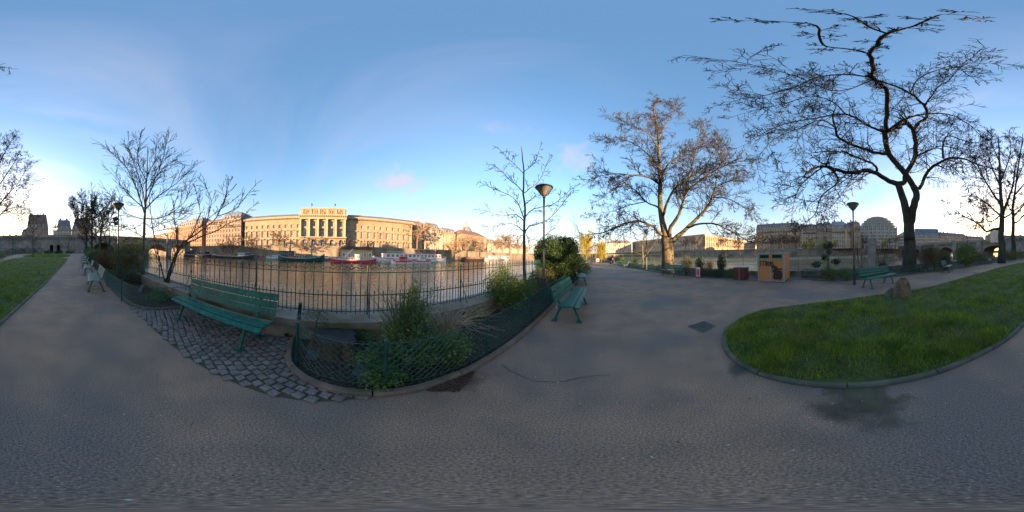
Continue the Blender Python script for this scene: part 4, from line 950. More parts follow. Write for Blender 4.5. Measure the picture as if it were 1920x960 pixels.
# ------------------------------------------------------------ boats
hull_dk = M('hull_dark_green', (.010,.045,.045), (.02,.03,.03), scale=.6, rough=.4)
hull_bk = M('hull_black', (.02,.02,.022), (.05,.035,.03), scale=.5, rough=.5)
hull_w = M('hull_white', (.75,.72,.68), (.6,.57,.54), scale=.5, rough=.4)
hull_r = M('hull_red', (.50,.035,.05), (.36,.03,.04), scale=.5, rough=.4)
trim_g = M('trim_seagreen', (.22,.42,.36), rough=.5)
wood_b = M('boat_wood', (.28,.14,.07), (.18,.09,.05), scale=.8, rough=.5)
tarp_r = M('red_cover', (.42,.09,.05), (.30,.06,.04), scale=.5, rough=.7)
deck_m = M('boat_deck', (.24,.19,.14), (.17,.14,.11), scale=.5, rough=.7)
def hull(L, Wd, fb, sheer, m, stripe=None, stripem=None):
    mb = MB(); n = 16; rings = []
    for i in range(n+1):
        t = i/n; bow = 1-max(0, (t-.78)/.22)**2; st = 1-.35*max(0, (.12-t)/.12)**2; wv = Wd/2*max(.03, bow)*st
        z = fb+sheer*(2*t-1)**4+(.35*sheer if t > .5 else 0)*(2*t-1)**2; x = -L/2+L*t
        rings.append([(x-.3*(t > .9), 0, -.6), (x, -wv*.72, -.5), (x, -wv*.96, .3*fb), (x+.25*(t>.85), -wv, z), (x+.25*(t>.85), wv, z), (x, wv*.96, .3*fb), (x, wv*.72, -.5)])
    for i in range(n):
        a, b = rings[i], rings[i+1]
        for j in range(7):
            k = (j+1) % 7
            mb.quad(a[k], a[j], b[j], b[k], 1 if j == 3 else 0)
        if stripe: mb.quad(*[(p[0], p[1]*1.01-.02, p[2]+dz) for p, dz in ((a[3],-stripe),(b[3],-stripe),(b[3],.03),(a[3],.03))], 2)
    mb.poly(rings[0][::-1], 0); mb.poly(rings[-1], 0)
    return mb
def boat(name, label, s, d, L, Wd, fb, m, sheer=.8, stripe=.25, stripem=hull_w, flip=False, group=None):
    p = BL(s, d, WZ0+.0); rz = math.atan2(tM.y, tM.x)+(math.pi if flip else 0)
    root = thing(name, label, 'boat', p, rz, group); hull(L, Wd, fb, sheer, m, stripe, stripem).build('hull', [m, deck_m, stripem], root)
    return root
def cabin(root, x0, x1, w, z0, z1, m, wn=4, roofm=hull_w, glass_=glass, wz=None, name='cabin', over=.2):
    mb = MB(); mb.box(x0, x1, -w/2, w/2, z0, z1); c = mb.build(name, m, root)
    mb = MB(); mb.box(x0-over, x1+over, -w/2-over, w/2+over, z1+.003, z1+.12); mb.build('cabin_roof', roofm, root)
    dx = (x1-x0)/max(wn,1)
    for i in range(wn):
        for s in (-1, 1):
            mb = MB(); cx = x0+(i+.5)*dx; zz = z0+(z1-z0)*.62; hh = (z1-z0)*.22; y = s*(w/2+.012)
            q = [(cx-dx*.3,y,zz-hh),(cx+dx*.3,y,zz-hh),(cx+dx*.3,y,zz+hh),(cx-dx*.3,y,zz+hh)]
            mb.quad(*(q if s < 0 else q[::-1])); mb.build('window', glass_, root)
def rail(root, x0, x1, y, z, h=.9, m=hull_w, step=1.2):
    mb = MB(); mb.tube([V3((x0,y,z+h)),V3((x1,y,z+h))], .035, 4); mb.tube([V3((x0,y,z+h*.5)),V3((x1,y,z+h*.5))], .025, 4); x = x0
    while x <= x1+.01: mb.tube([V3((x,y,z)),V3((x,y,z+h))], .03, 4); x += step
    mb.build('railing', m, root)
def us(px, d): # distance along the quay at which a pixel column meets the line d
    lon = (px-960)*.1875*D2R; v = Vector((math.sin(lon), math.cos(lon), 0)); t = d/v.dot(nM); return (v*t).dot(tM)
DB = 74
def bspan(px0, px1, d=DB): a, b = us(px0, d), us(px1, d); return (a+b)/2, b-a
s, L = bspan(347, 397, 75); b = boat('barge', 'long dark barge with a glazed black cabin beside the bridge', s, 75, L, 5, 1.3, hull_bk, stripe=.15); cabin(b, -L*.42, L*.36, 4, 1.3, 3.4, hull_bk, 12, hull_bk, glass_b)
s, L = bspan(400, 476, 76); b = boat('barge', 'black sailing barge with a white and dark cabin at its bow end and bare masts', s, 76, L, 5, 1.3, hull_bk, 1.0, .12)
cabin(b, L*.18, L*.33, 3.4, 1.3, 3.0, hull_w, 4, hull_w); cabin(b, L*.34, L*.43, 3.2, 1.5, 3.2, hull_bk, 2, hull_w)
for x, h in ((-L*.35,12),(-L*.12,10),(L*.08,13)):
    mb = MB(); mb.tube([V3((x,0,1.2)),V3((x,0,h))], [.14,.07], 6); mb.tube([V3((x,0,h*.92)),V3((x+3.2,0,1.6))], .03, 3); mb.tube([V3((x,0,h*.92)),V3((x-3.2,0,1.6))], .03, 3); mb.build('mast', wood_b, b)
mb = MB(); mb.box(-L*.38, L*.1, -1.4, 1.4, 1.25, 1.9); mb.build('hatch_cover', wood_b, b)
s, L = bspan(500, 533, 76); b = boat('small_boat', 'small sea-green boat moored behind the green barge', s, 76.5, L, 3.2, 1.1, trim_g, .7, .2); rail(b, -L*.4, L*.4, -1.3, 1.1, .8); cabin(b, -1.5, 1.5, 2, 1.1, 2.2, hull_w, 2)
s, L = bspan(524, 608, 72); b = boat('barge', 'long dark green barge with a green deckhouse and a red cover amidships', s, 71.5, L, 5, 1.5, hull_dk, 1.5, .3, trim_g)
cabin(b, -L*.46, -L*.14, 3.8, 1.5, 4.3, hull_dk, 7, hull_dk, glass_b); mb = MB(); mb.box(-L*.28, -L*.10, -2.2, 2.2, 1.5, 2.3); mb.hexa([(-L*.28,-2.2,2.303),(-L*.10,-2.2,2.303),(-L*.10,2.2,2.303),(-L*.28,2.2,2.303),(-L*.27,-.4,3.0),(-L*.11,-.4,3.0),(-L*.11,.4,3.0),(-L*.27,.4,3.0)]); mb.build('red_cover', tarp_r, b)
mb = MB(); mb.box(-L*.13,-L*.115,-2.1,-1.6,1.5,4.6); mb.build('funnel', hull_w, b); cabin(b, L*.10, L*.24, 3, 1.5, 3.0, hull_dk, 4, deck_m); rail(b, -L*.08, L*.42, -2.3, 1.55, .9)
for i in range(8):
    mb = MB(); x = -L*.06+i*L*.055; mb.lathe([(.28,0),(.35,.5),(.3,.52)], 8, (x,-1.6,1.5)); mb.blob((x,-1.6,2.25),(.45,.45,.4),6,4,jit=.2); mb.build('deck_planter', M('deck_plants', (.06,.10,.04), (.12,.09,.06), scale=3, rough=.9), b)
# yellow house on the towpath
A, B = XY(0,0), XY(0,0); aY, bY = us(640, 80.3), us(699, 80.3); pA = BL(aY, 80.9); pB = BL(bY, 80.9)
yel = M('yellow_render', (.50,.33,.13), (.42,.27,.11), scale=1, rough=.85); ry, Ly = blabel_root('river_house', 'low yellow building with white framed windows on the towpath', pA, pB, -1.1, 'building')
facade(ry, Ly, [(0,4.2,1.35,1.9,1.3,False),(4.2,4.9,0,0,0,0)], 6, yel, fr=hull_w, rec=.12)
mb = MB(); mb.box(0, Ly, .3, 4.8, 0, 4.9); mb.build('side_walls', yel, ry); mb = MB(); mb.box(-.3, Ly+.3, -.35, 5.1, 4.903, 5.2); mb.build('roof', roof_brown, ry)
mb = MB(); bw = Ly/6
for i in range(6):
    cx = (i+.5)*bw; mb.box(cx-.9, cx-.69, -.06, -.003, 1.1, 3.4); mb.box(cx+.69, cx+.9, -.06, -.003, 1.1, 3.4); mb.box(cx-.69, cx+.69, -.06, -.003, 3.22, 3.4)
mb.build('window_surrounds', hull_w, ry)
s, L = bspan(620, 705, 66); b = boat('work_boat', 'long red workboat with a white bow and a slanting pale crane', s, 66, L, 4.6, 1.3, hull_r, .8, .2)
mb = MB(); mb.box(-L*.42, L*.44, -2.36, -2.31, .25, 1.0); mb.build('red_board', hull_r, b)
mb = MB(); mb.tube([V3((-L*.22,0,1.4)),V3((-L*.02,0,5.6))], .16, 5); mb.tube([V3((-L*.22,0,1.4)),V3((-L*.2,0,3.4)),V3((-L*.02,0,5.5))], .06, 4); mb.build('crane', hull_w, b)
cabin(b, L*.02, L*.12, 2.6, 1.3, 3.4, hull_w, 3); rail(b, -L*.45, L*.44, -2.1, 1.3, .9, hull_w, 1.0); cabin(b, -L*.4, -L*.25, 2.8, 1.3, 2.1, hull_w, 2, trim_g)
s, L = bspan(700, 836, 70); b = boat('river_ship', 'long white passenger boat with brown panels and an open upper deck', s, 70, L, 6.5, 1.7, hull_w, 1.2, .25, hull_r)
cabin(b, -L*.38, L*.36, 5.6, 1.7, 4.1, hull_w, 14, hull_w, wood_b); cabin(b, L*.05, L*.28, 4.8, 4.25, 6.3, wood_b, 6, hull_w, glass); rail(b, -L*.37, L*.04, -2.75, 4.23, .9, hull_w, 1.0)
mb = MB()
for k in range(5): mb.beam((-L*.38-2.5+k*.6,-2.7,1.7),(-L*.38-1.2+k*.6,-2.7,4.0),.12,.12)
mb.build('slanted_bow_bars', hull_w, b); mb = MB(); mb.lathe([(.5,6.4),(.45,7.6),(.5,7.7)], 10, (L*.2,0,0)); mb.build('funnel', hull_r, b)
for i, (p0, p1, dd, lab) in enumerate(((735,775,60,'small red and white fire launch in front of the white passenger boat'),(772,808,63,'second small red and white launch, right of the first one'),(716,738,64,'tiny grey dinghy between the workboat and the launches'))):
    s, L = bspan(p0, p1, dd); b = boat('launch' if i < 2 else 'dinghy', lab, s, dd, L, 3.2 if i < 2 else 2, 1.0, hull_w if i < 2 else st_grey, .7, .45, hull_r if i < 2 else st_grey)
    if i < 2:
        cabin(b, -L*.12, L*.16, 2.1, 1.0, 2.9, hull_r if i == 0 else hull_w, 3, hull_w); rail(b, -L*.42, L*.42, -1.45, 1.0, .8, hull_w, .9)
        mb = MB(); mb.tube([V3((0,0,3.0)),V3((0,0,5.0))], .05, 4); mb.tube([V3((-.7,0,4.2)),V3((.7,0,4.2))], .05, 4); mb.build('mast', hull_w, b)
        mb = MB(); mb.tube([V3((L*.28,0,1)),V3((L*.28,0,1.9)),V3((L*.28+.6,0,2.3))], [.2,.12,.08], 6); mb.build('water_cannon', hull_r, b)
s, L = bspan(868, 908, 74); b = boat('barge', 'long black barge with a low deck cargo, right of the white boat', s, 74, L, 5, 1.8, hull_bk, .8, .2, wood_b); cabin(b, -L*.4, L*.3, 3.6, 1.8, 2.9, wood_b, 10, deck_m)
s, L = bspan(905, 960, 76); b = boat('barge', 'far grey barge with white deckhouse beyond the leafy shrub', s, 76, L, 5, 1.6, st_grey, .8, .2); cabin(b, -L*.3, L*.35, 3.6, 1.6, 4.0, hull_w, 14, hull_w)
# small parked cars and street lamps on the far quays
def car_mesh(m):
    mb = MB(); mb.hexa([(-2,-.85,.3),(2,-.85,.3),(2,.85,.3),(-2,.85,.3),(-2.05,-.8,.85),(2.0,-.8,.85),(2.0,.8,.85),(-2.05,.8,.85)]); mb.hexa([(-1.5,-.75,.853),(1.1,-.75,.853),(1.1,.75,.853),(-1.5,.75,.853),(-1.1,-.62,1.45),(.5,-.62,1.45),(.5,.62,1.45),(-1.1,.62,1.45)], 1)
    return mb.mesh('body', [m, glass])
def wheel_mesh():
    mb = MB(); pts = [V3((0,-.1,0)), V3((0,.1,0))]; mb.tube(pts, .33, 12); return mb.mesh('wheel', M('tyre', (.02,.02,.02), rough=.8))
wheel = wheel_mesh()
carcols = dict(white=(.7,.7,.7), red=(.45,.04,.04), black=(.02,.02,.025), silver=(.4,.42,.44), blue=(.05,.09,.25))
def car(kind, loc, rz, lab):
    t = thing('parked_car', lab, 'car', loc, rz, 'cars parked on the quays'); place(car_mesh(M('car_'+kind, carcols[kind], carcols[kind], rough=.3)), 'body', t)
    for x in (-1.25, 1.3):
        for y in (-.78, .78): place(wheel, 'wheel', t, loc=(x, y, .33))
rz = math.atan2(tM.y, tM.x)
for px, kind, lab in ((489,'red','red car on the towpath between the two barges'),(560,'silver','silver car on the quay behind the green barge'),(613,'white','white car on the towpath left of the yellow building'),(715,'blue','blue car on the towpath right of the yellow building')):
    p = BL(us(px, 82.5), 82.5, -1.1); car(kind, p, rz, lab)
for px, kind, lab in ((1462,'red','red vehicle parked on the upper right quay, seen above the bin shelter'),(1484,'red','second red vehicle on the upper right quay'),(1475,'black','black vehicle between the two red ones on the right quay'),(1500,'white','white car on the right quay behind yellow bushes')):
    p = XY(px, 140); car(kind, (p.x-3, p.y, QR), math.pi/2, lab)
# ------------------------------------------------------------ bare trees
def rvec(rng, k=1.0): return Vector((rng.gauss(0,k), rng.gauss(0,k), rng.gauss(0,k)))
def twig(mb, p, d, L, r, lv, rng, P, tips=None):
    n = 4 if L > .5 else 3
    pts = [p.copy()]; rad = [r]; dd = d.normalized(); q = p.copy()
    for i in range(n):
        dd = (dd + rvec(rng, P['wob']) + Vector((0,0,P['up']*(.5 if lv < 2 else 1)))*(1/n)).normalized()
        q = q + dd*(L/n); pts.append(q.copy()); rad.append(max(r*(1-(i+1)/n*.72), P['rmin']))
    sides = 5 if r > .03 else (4 if r > .012 else 3)
    mb.tube(pts, rad, sides, cap=False)
    if tips is not None: tips.append(pts[-1]); tips.append((pts[-2]+pts[-1])*.5)
    if lv >= P['lv']: return
    k = P['kids'][lv] if lv < len(P['kids']) else P['kids'][-1]
    for j in range(k):
        t = P['t0'] + (1-P['t0'])*(j+rng.random())/k; f = t*n; i = min(int(f), n-1); b = pts[i].lerp(pts[i+1], f-i)
        ax = (pts[i+1]-pts[i]).normalized(); side = ax.cross(rvec(rng)).normalized(); ang = rng.uniform(*P['ang'])*D2R
        cd = ax*math.cos(ang)+side*math.sin(ang); cl = L*P['ratio']*rng.uniform(.6,1.15)*(1.15-.5*t)
        twig(mb, b, cd, cl, max(rad[i]*P['rr'], P['rmin']), lv+1, rng, P, tips)
def limb_kids(mb, pts, rad, rng, P, dens, L0, tips=None, t0=.25, lv=0):
    """side branches spread along a traced limb"""
    tot = sum((b-a).length for a, b in zip(pts[:-1], pts[1:])); k = max(2, int(tot*dens))
    for j in range(k):
        t = t0+(1-t0)*(j+rng.random())/k; f = t*(len(pts)-1); i = min(int(f), len(pts)-2); b = pts[i].lerp(pts[i+1], f-i); r = rad[i]*(1-(f-i))+rad[i+1]*(f-i)
        ax = (pts[i+1]-pts[i]).normalized(); side = ax.cross(rvec(rng)).normalized(); ang = rng.uniform(*P['ang'])*D2R
        twig(mb, b, ax*math.cos(ang)+side*math.sin(ang), L0*rng.uniform(.5,1.15)*(1.1-.45*t), min(max(r*.45, P['rmin']), P.get('rc', .05)), lv, rng, P, tips)
    twig(mb, pts[-1], pts[-1]-pts[-2], L0*.8, max(rad[-1], P['rmin']), lv, rng, P, tips)
def spl(pts, rad, k=3, jit=0, rng=None):
    """catmull-rom through the traced points"""
    P = [pts[0]*2-pts[1]]+pts+[pts[-1]*2-pts[-2]]; o = []; ro = []
    for i in range(len(pts)-1):
        a, b, c, d = P[i], P[i+1], P[i+2], P[i+3]
        for j in range(k):
            t = j/k; v = .5*((2*b)+(c-a)*t+(2*a-5*b+4*c-d)*t*t+(3*b-a-3*c+d)*t**3)
            if jit and rng and (i or j): v = v+rvec(rng, jit)
            o.append(v); ro.append(rad[i]*(1-t)+rad[i+1]*t)
    o.append(pts[-1]); ro.append(rad[-1]); return o, ro
def radii(r0, r1, n): return [r0+(r1-r0)*(i/(n-1))**.8 for i in range(n)]
def traced_tree(name, label, base, limbs, P, bark, tw, seed, dens=1.6, L0=1.6, budm=None, buds=0, cat='tree', budsize=.03, extra=None, kidsfrom=0):
    rng = random.Random(seed); root = thing(name, label, cat, base); o = Vector(base)
    tr = MB(); cr = MB(); tips = []
    for li, (pts, r0, r1) in enumerate(limbs):
        r1 = max(r1, P['rmin']*1.2)
        pts = [p-o for p in pts]; q, r = spl(pts, radii(r0, r1, len(pts)), 3, min(.02, r0*.15), rng)
        tr.tube(q, r, 10 if r0 > .15 else (7 if r0 > .05 else 5))
        if li >= kidsfrom: limb_kids(cr, q, r, rng, P, dens, L0*(.28 if (q[-1]+o).xy.length < 4 else 1), tips, t0=.3 if r0 > .1 else .12)
    tr.build('trunk', bark, root, True); cr.build('crown', tw, root)
    if buds:
        r = np.random.default_rng(seed); T = np.array([tuple(t) for t in tips]); k = r.integers(0, len(T), buds); c = T[k]+r.normal(0, .10, (buds,3)); V = np.empty((buds,4,3)); s = r.uniform(.5,1.4,buds)*budsize
        a = r.normal(0,1,(buds,3)); a /= np.linalg.norm(a,axis=1)[:,None]; b = np.cross(a, r.normal(0,1,(buds,3))); b /= np.linalg.norm(b,axis=1)[:,None]
        V[:,0] = c-a*s[:,None]; V[:,1] = c-b*s[:,None]*.8; V[:,2] = c+a*s[:,None]; V[:,3] = c+b*s[:,None]*.8
        place(npmesh('buds', V.reshape(-1,3), np.arange(buds*4).reshape(-1,4), budm), 'buds', root, kind='stuff')
    return root
def TZ(l): return [WZ(px, py, z) for px, py, z in l]
def TD(l, d): return [WD(p[0], p[1], p[2] if len(p) > 2 else d) for p in l]
# the huge bare tree on the right
b7 = XY(1705, 13.0)
big = [
 (TZ([(1704,432,3.4),(1704,418,3.9)]), .44, .36),
 ([WD(1704,450,13.1)]+TZ([(1702,420,3.8),(1699,398,4.7),(1692,368,6.1),(1684,345,7.2)]), .40, .28),
 ([WD(1706,450,13.1)]+TZ([(1707,420,3.8),(1711,398,4.7),(1716,378,5.6),(1718,362,6.4),(1712,348,7.0)]), .38, .27),
 (TZ([(1684,345,7.2),(1667,340,7.3),(1645,326,7.7),(1625,320,7.7),(1600,324,7.1),(1559,317,6.9),(1546,311,6.8),(1528,315,6.3)]), .24, .06),
 (TZ([(1559,317,6.9),(1572,341,6.0),(1541,367,5.0),(1528,402,4.0),(1500,425,3.3)]), .08, .015),
 (TZ([(1684,345,7.2),(1696,342,7.4),(1698,326,8.1),(1715,297,9.6),(1717,269,11.0),(1712,244,12.2)]), .25, .17),
 (TZ([(1712,244,12.2),(1703,236,12.4),(1696,214,13.0),(1680,205,13.4),(1668,201,13.5)]), .08, .03),
 (TZ([(1712,244,12.2),(1725,228,12.8),(1738,219,13.0),(1734,200,13.4),(1722,188,13.8),(1707,175,14.2),(1664,157,14.2),(1602,140,14.0),(1537,144,13.2),(1493,162,12.2),(1440,178,11.2),(1397,184,10.6)]), .15, .02),
 (TZ([(1734,200,13.4),(1738,192,13.6),(1750,175,14.0),(1760,162,14.0),(1780,150,13.8),(1795,131,14.0)]), .08, .02),
 (TZ([(1712,348,7.0),(1693,320,8.3),(1667,289,9.6),(1659,255,10.9),(1661,248,11.2)]), .26, .19),
 (TZ([(1661,250,11.1),(1662,215,12.2),(1664,175,13.3),(1655,160,13.6),(1637,149,13.6),(1637,127,14.0),(1631,101,14.4),(1643,85,14.6),(1664,63,14.8)]), .16, .06),
 (TZ([(1664,63,14.8),(1695,54,14.9),(1716,48,15.0),(1745,35,15.1),(1768,27,15.1),(1830,31,15.2)]), .06, .014),
 (TZ([(1664,63,14.8),(1640,55,14.9),(1620,44,14.9),(1605,34,14.9),(1589,27,14.9)]), .05, .014),
 (TZ([(1631,101,14.4),(1600,93,14.3),(1550,87,14.0),(1537,72,14.0),(1532,48,14.3),(1470,41,14.2),(1410,38,14.0)]), .06, .01),
 (TZ([(1661,250,11.1),(1645,243,11.1),(1629,236,11.2),(1585,214,11.4),(1528,223,11.2),(1471,232,10.8),(1410,262,9.6)]), .13, .02),
 (TZ([(1661,250,11.1),(1690,227,11.8),(1715,217,12.0),(1734,214,12.0),(1777,214,12.0),(1821,236,11.2),(1843,262,10.0)]), .12, .02),
 (TZ([(1667,289,9.6),(1648,287,9.5),(1628,282,9.4),(1600,272,9.4),(1572,258,9.4),(1567,241,9.8)]), .16, .07),
 (TZ([(1645,326,7.7),(1642,312,8.2),(1628,303,8.3),(1600,293,8.3),(1585,285,8.4),(1567,284,8.1)]), .12, .05),
 (TZ([(1712,348,7.0),(1724,354,6.8),(1740,320,7.9),(1774,299,8.4),(1797,296,8.0),(1822,304,7.4)]), .2, .05),
 (TZ([(1822,304,7.4),(1840,330,6.0),(1850,360,5.0)]), .04, .012),
 (TZ([(1769,297,8.4),(1767,278,9.0),(1771,261,9.5),(1783,255,9.6),(1819,267,9.0),(1847,265,8.8)]), .09, .02),
 (TZ([(1715,297,9.6),(1726,289,9.9),(1748,280,10.0),(1766,274,10.1),(1790,278,9.8),(1815,290,9.0)]), .10, .02),
 (TZ([(1567,241,9.8),(1540,225,10.0),(1500,240,9.4),(1450,262,8.4),(1425,290,7.4)]), .05, .012),
 (TZ([(1585,214,11.4),(1560,190,12.0),(1520,180,12.0),(1470,195,11.4),(1420,205,11.0)]), .05, .012),
 (TZ([(1637,149,13.6),(1600,165,13.0),(1560,170,12.6),(1510,150,12.8),(1450,130,12.8),(1400,120,12.8)]), .05, .01),
 (TZ([(1707,175,14.2),(1720,150,14.4),(1760,130,14.4),(1800,120,14.4),(1840,118,14.2)]), .05, .012),
 (TZ([(1546,311,6.8),(1520,330,6.0),(1500,350,5.2),(1490,375,4.6)]), .05, .01),
 (TZ([(1600,324,7.1),(1590,345,6.2),(1575,370,5.2)]), .035, .01),
]
big.insert(0, ([Vector((b7.x,b7.y,-.05)), Vector((b7.x,b7.y,.5)), WD(1706,470,13.1), WZ(1704,427,3.6)], .70, .47))
P7 = dict(wob=.17, up=.05, rmin=.0120, lv=2, kids=[6,5], t0=.2, ang=(28,70), ratio=.55, rr=.62, rc=.045)
traced_tree('bare_tree', 'huge bare tree with a forked dark trunk arching overhead above the lawn', (b7.x,b7.y,0), big, P7, bark_d, twig_m, 7, dens=2.9, L0=2.4, kidsfrom=4)
# the wide budding tree
b6 = XY(1251, 14.5); D6 = 14.5
def T6(l): return TD([(p[0], p[1], D6+(p[2] if len(p) > 2 else 0)) for p in l], D6)
wide = [
 ([Vector((b6.x,b6.y,-.05)), Vector((b6.x,b6.y,.6)), *T6([(1250,470),(1248,445)])], .62, .40),
 (T6([(1256,490),(1256,468),(1256,449)]), .40, .28),
 (T6([(1248,447),(1242,418),(1238,378,.3),(1238,338,.3),(1236,311,.2),(1234,259),(1228,220),(1224,188)]), .34, .03),
 (T6([(1238,338,.3),(1250,311,.8),(1270,297,1.4),(1286,287,2),(1318,271,2.5)]), .13, .03),
 (T6([(1237,345,.3),(1215,332,-.8),(1183,328,-1.6),(1150,326,-2),(1127,330,-2)]), .12, .02),
 (T6([(1242,441),(1232,433,-.8),(1226,425,-1),(1199,415,-1.8),(1175,418,-2.2),(1159,425,-2.4),(1127,437,-2.4)]), .16, .03),
 (T6([(1240,395,.2),(1228,385,1),(1211,378,1.6),(1187,354,2.2),(1160,350,2.6),(1130,370,2.8)]), .11, .02),
 (T6([(1255,449),(1258,425,-.5),(1274,402,-1),(1280,380,-1.2),(1286,362,-1.5),(1318,334,-2),(1357,311,-2.3),(1390,302,-2.5)]), .20, .02),
 (T6([(1260,452),(1278,437,.6),(1302,414,1),(1325,390,1.4),(1335,370,1.6),(1341,354,1.8),(1365,340,2),(1385,334,2)]), .24, .03),
 (T6([(1290,427,.8),(1310,420,-.4),(1337,419,-1),(1369,433,-1.4),(1390,445,-1.6),(1409,455,-1.6)]), .11, .015),
 (T6([(1243,405),(1252,378,-1.2),(1266,354,-1.8),(1298,330,-2.4),(1333,299,-2.6),(1345,270,-2.6)]), .14, .02),
 (T6([(1236,311,.2),(1215,290,.8),(1190,270,1.2),(1165,262,1.4),(1140,262,1.4)]), .09, .015),
 (T6([(1235,280),(1215,250,-1),(1185,235,-1.6),(1165,225,-1.8)]), .08, .012),
 (T6([(1234,262),(1248,235,1),(1262,210,1.4),(1268,200,1.5)]), .07, .012),
 (T6([(1286,362,-1.5),(1290,335,-1),(1300,300,-.5),(1310,262,0),(1318,235,.2)]), .09, .012),
 (T6([(1341,354,1.8),(1345,325,2.2),(1352,290,2.4),(1350,262,2.4)]), .07, .012),
 (T6([(1211,378,1.6),(1180,385,2),(1150,395,2.2),(1120,400,2.4)]), .06, .012),
 (T6([(1335,370,1.6),(1362,372,1.4),(1390,385,1.2),(1408,400,1)]), .07, .012),
]
P6 = dict(wob=.18, up=.16, rmin=.0125, lv=2, kids=[6,5], t0=.15, ang=(22,60), ratio=.55, rr=.6, rc=.05)
bud_m = M('flower_bud', (.07,.040,.040), (.035,.026,.028), scale=3, rough=.7, island=.5)
traced_tree('budding_tree', 'wide mossy tree dotted with purplish buds behind the green bench', (b6.x,b6.y,0), wide, P6, bark_m, M('twig_brown', (.050,.043,.036),(.030,.026,.022),scale=2,rough=.9), 6, dens=3.6, L0=2.3, budm=bud_m, buds=15000, kidsfrom=2, budsize=.040)
# the slender bare tree beside the lamp (centre)
D5 = 5.7; b5 = XY(982, D5)
def T5(l): return TD([(p[0], p[1], D5+(p[2] if len(p) > 2 else 0)) for p in l], D5)
sl = [
 ([Vector((b5.x,b5.y,0)), *T5([(983,520),(983,470),(983,430),(983,390),(982,350),(981,310),(979,290),(977,275)])], .075, .010),
 (T5([(983,437),(975,428,-.1),(962,420,-.2),(945,420,-.3),(921,425,-.4)]), .022, .004),
 (T5([(983,415),(972,405,.1),(965,402,.2),(940,404,.3),(906,394,.4)]), .022, .004),
 (T5([(983,412),(975,390,-.2),(970,380,-.3),(955,366,-.4),(930,356,-.5),(915,349,-.5)]), .022, .004),
 (T5([(982,362),(970,348,.1),(955,337,.2),(940,320,.3),(925,310,.3)]), .018, .004),
 (T5([(984,436),(992,424,.1),(1005,420,.2),(1025,413,.2),(1045,395,.3),(1062,372,.3),(1075,355,.3)]), .026, .004),
 (T5([(984,408),(995,395,-.2),(1010,389,-.2),(1035,384,-.3),(1052,372,-.3),(1065,360,-.3)]), .02, .004),
 (T5([(983,362),(995,352,.1),(1008,342,.2),(1018,325,.2),(1028,300,.2)]), .017, .004),
 (T5([(981,325),(965,308,-.1),(952,297,-.2),(940,284,-.2)]), .013, .004),
 (T5([(982,322),(995,312,.1),(1005,300,.1),(1012,278,.1)]), .013, .004),
 (T5([(983,440),(970,443,-.1),(955,440,-.2),(938,452,-.3)]), .012, .003),
 (T5([(984,430),(990,445,.1),(1005,450,.3),(1025,440,.4),(1040,425,.4)]), .010, .003),
 (T5([(983,385),(998,372,.3),(1012,366,.5),(1030,360,.6)]), .012, .003),
]
P5 = dict(wob=.20, up=.14, rmin=.0078, lv=1, kids=[3], t0=.3, ang=(30,62), ratio=.55, rr=.6, rc=.008)
traced_tree('slender_tree', 'slender bare tree with upswept thin branches next to the conical lamp', (b5.x,b5.y,0), sl, P5, bark_g, twig_m, 5, dens=7.5, L0=.46, kidsfrom=1)
# the young bare tree at left
D4 = 7.3; b4 = XY(268, D4)
def T4(l): return TD([(p[0], p[1], D4+(p[2] if len(p) > 2 else 0)) for p in l], D4)
yt = [
 ([Vector((b4.x,b4.y,0)), *T4([(268,500),(270,450),(272,400),(274,360),(276,320),(277,274)])], .115, .012),
 (T4([(271,400),(262,370,-.2),(250,340,-.3),(232,308,-.4),(207,284,-.5)]), .04, .006),
 (T4([(272,392),(255,378,.2),(238,362,.4),(215,332,.5)]), .034, .006),
 (T4([(272,385),(266,350,.3),(255,318,.4),(243,285,.5),(240,270,.5)]), .034, .006),
 (T4([(273,380),(285,350,-.3),(297,320,-.4),(307,292,-.4),(312,268,-.4)]), .036, .006),
 (T4([(273,392),(292,372,.2),(315,355,.3),(335,340,.4),(350,326,.4)]), .036, .006),
 (T4([(274,360),(290,335,.4),(310,312,.6),(330,300,.7)]), .03, .005),
 (T4([(271,412),(252,406,.2),(236,400,.3),(222,385,.3),(212,372,.3)]), .026, .005),
 (T4([(272,410),(295,410,-.3),(320,400,-.4),(345,380,-.5),(352,362,-.5)]), .028, .005),
 (T4([(272,418),(285,428,.2),(300,420,.3),(325,412,.4),(345,400,.4)]), .018, .004),
 (T4([(275,340),(262,315,-.4),(258,290,-.4),(262,268,-.4)]), .024, .005),
 (T4([(276,330),(290,300,.2),(293,276,.2)]), .02, .005),
 (T4([(271,415),(258,425,-.2),(240,430,-.3),(225,425,-.4)]), .016, .004),
]
P4 = dict(wob=.10, up=.30, rmin=.0085, lv=1, kids=[5,3], t0=.2, ang=(22,45), ratio=.58, rr=.6, rc=.014)
traced_tree('young_tree', 'young bare tree with a straight grey trunk in the left fenced bed', (b4.x,b4.y,0), yt, P4, bark_g, twig_m, 4, dens=6.5, L0=1.15, kidsfrom=1)
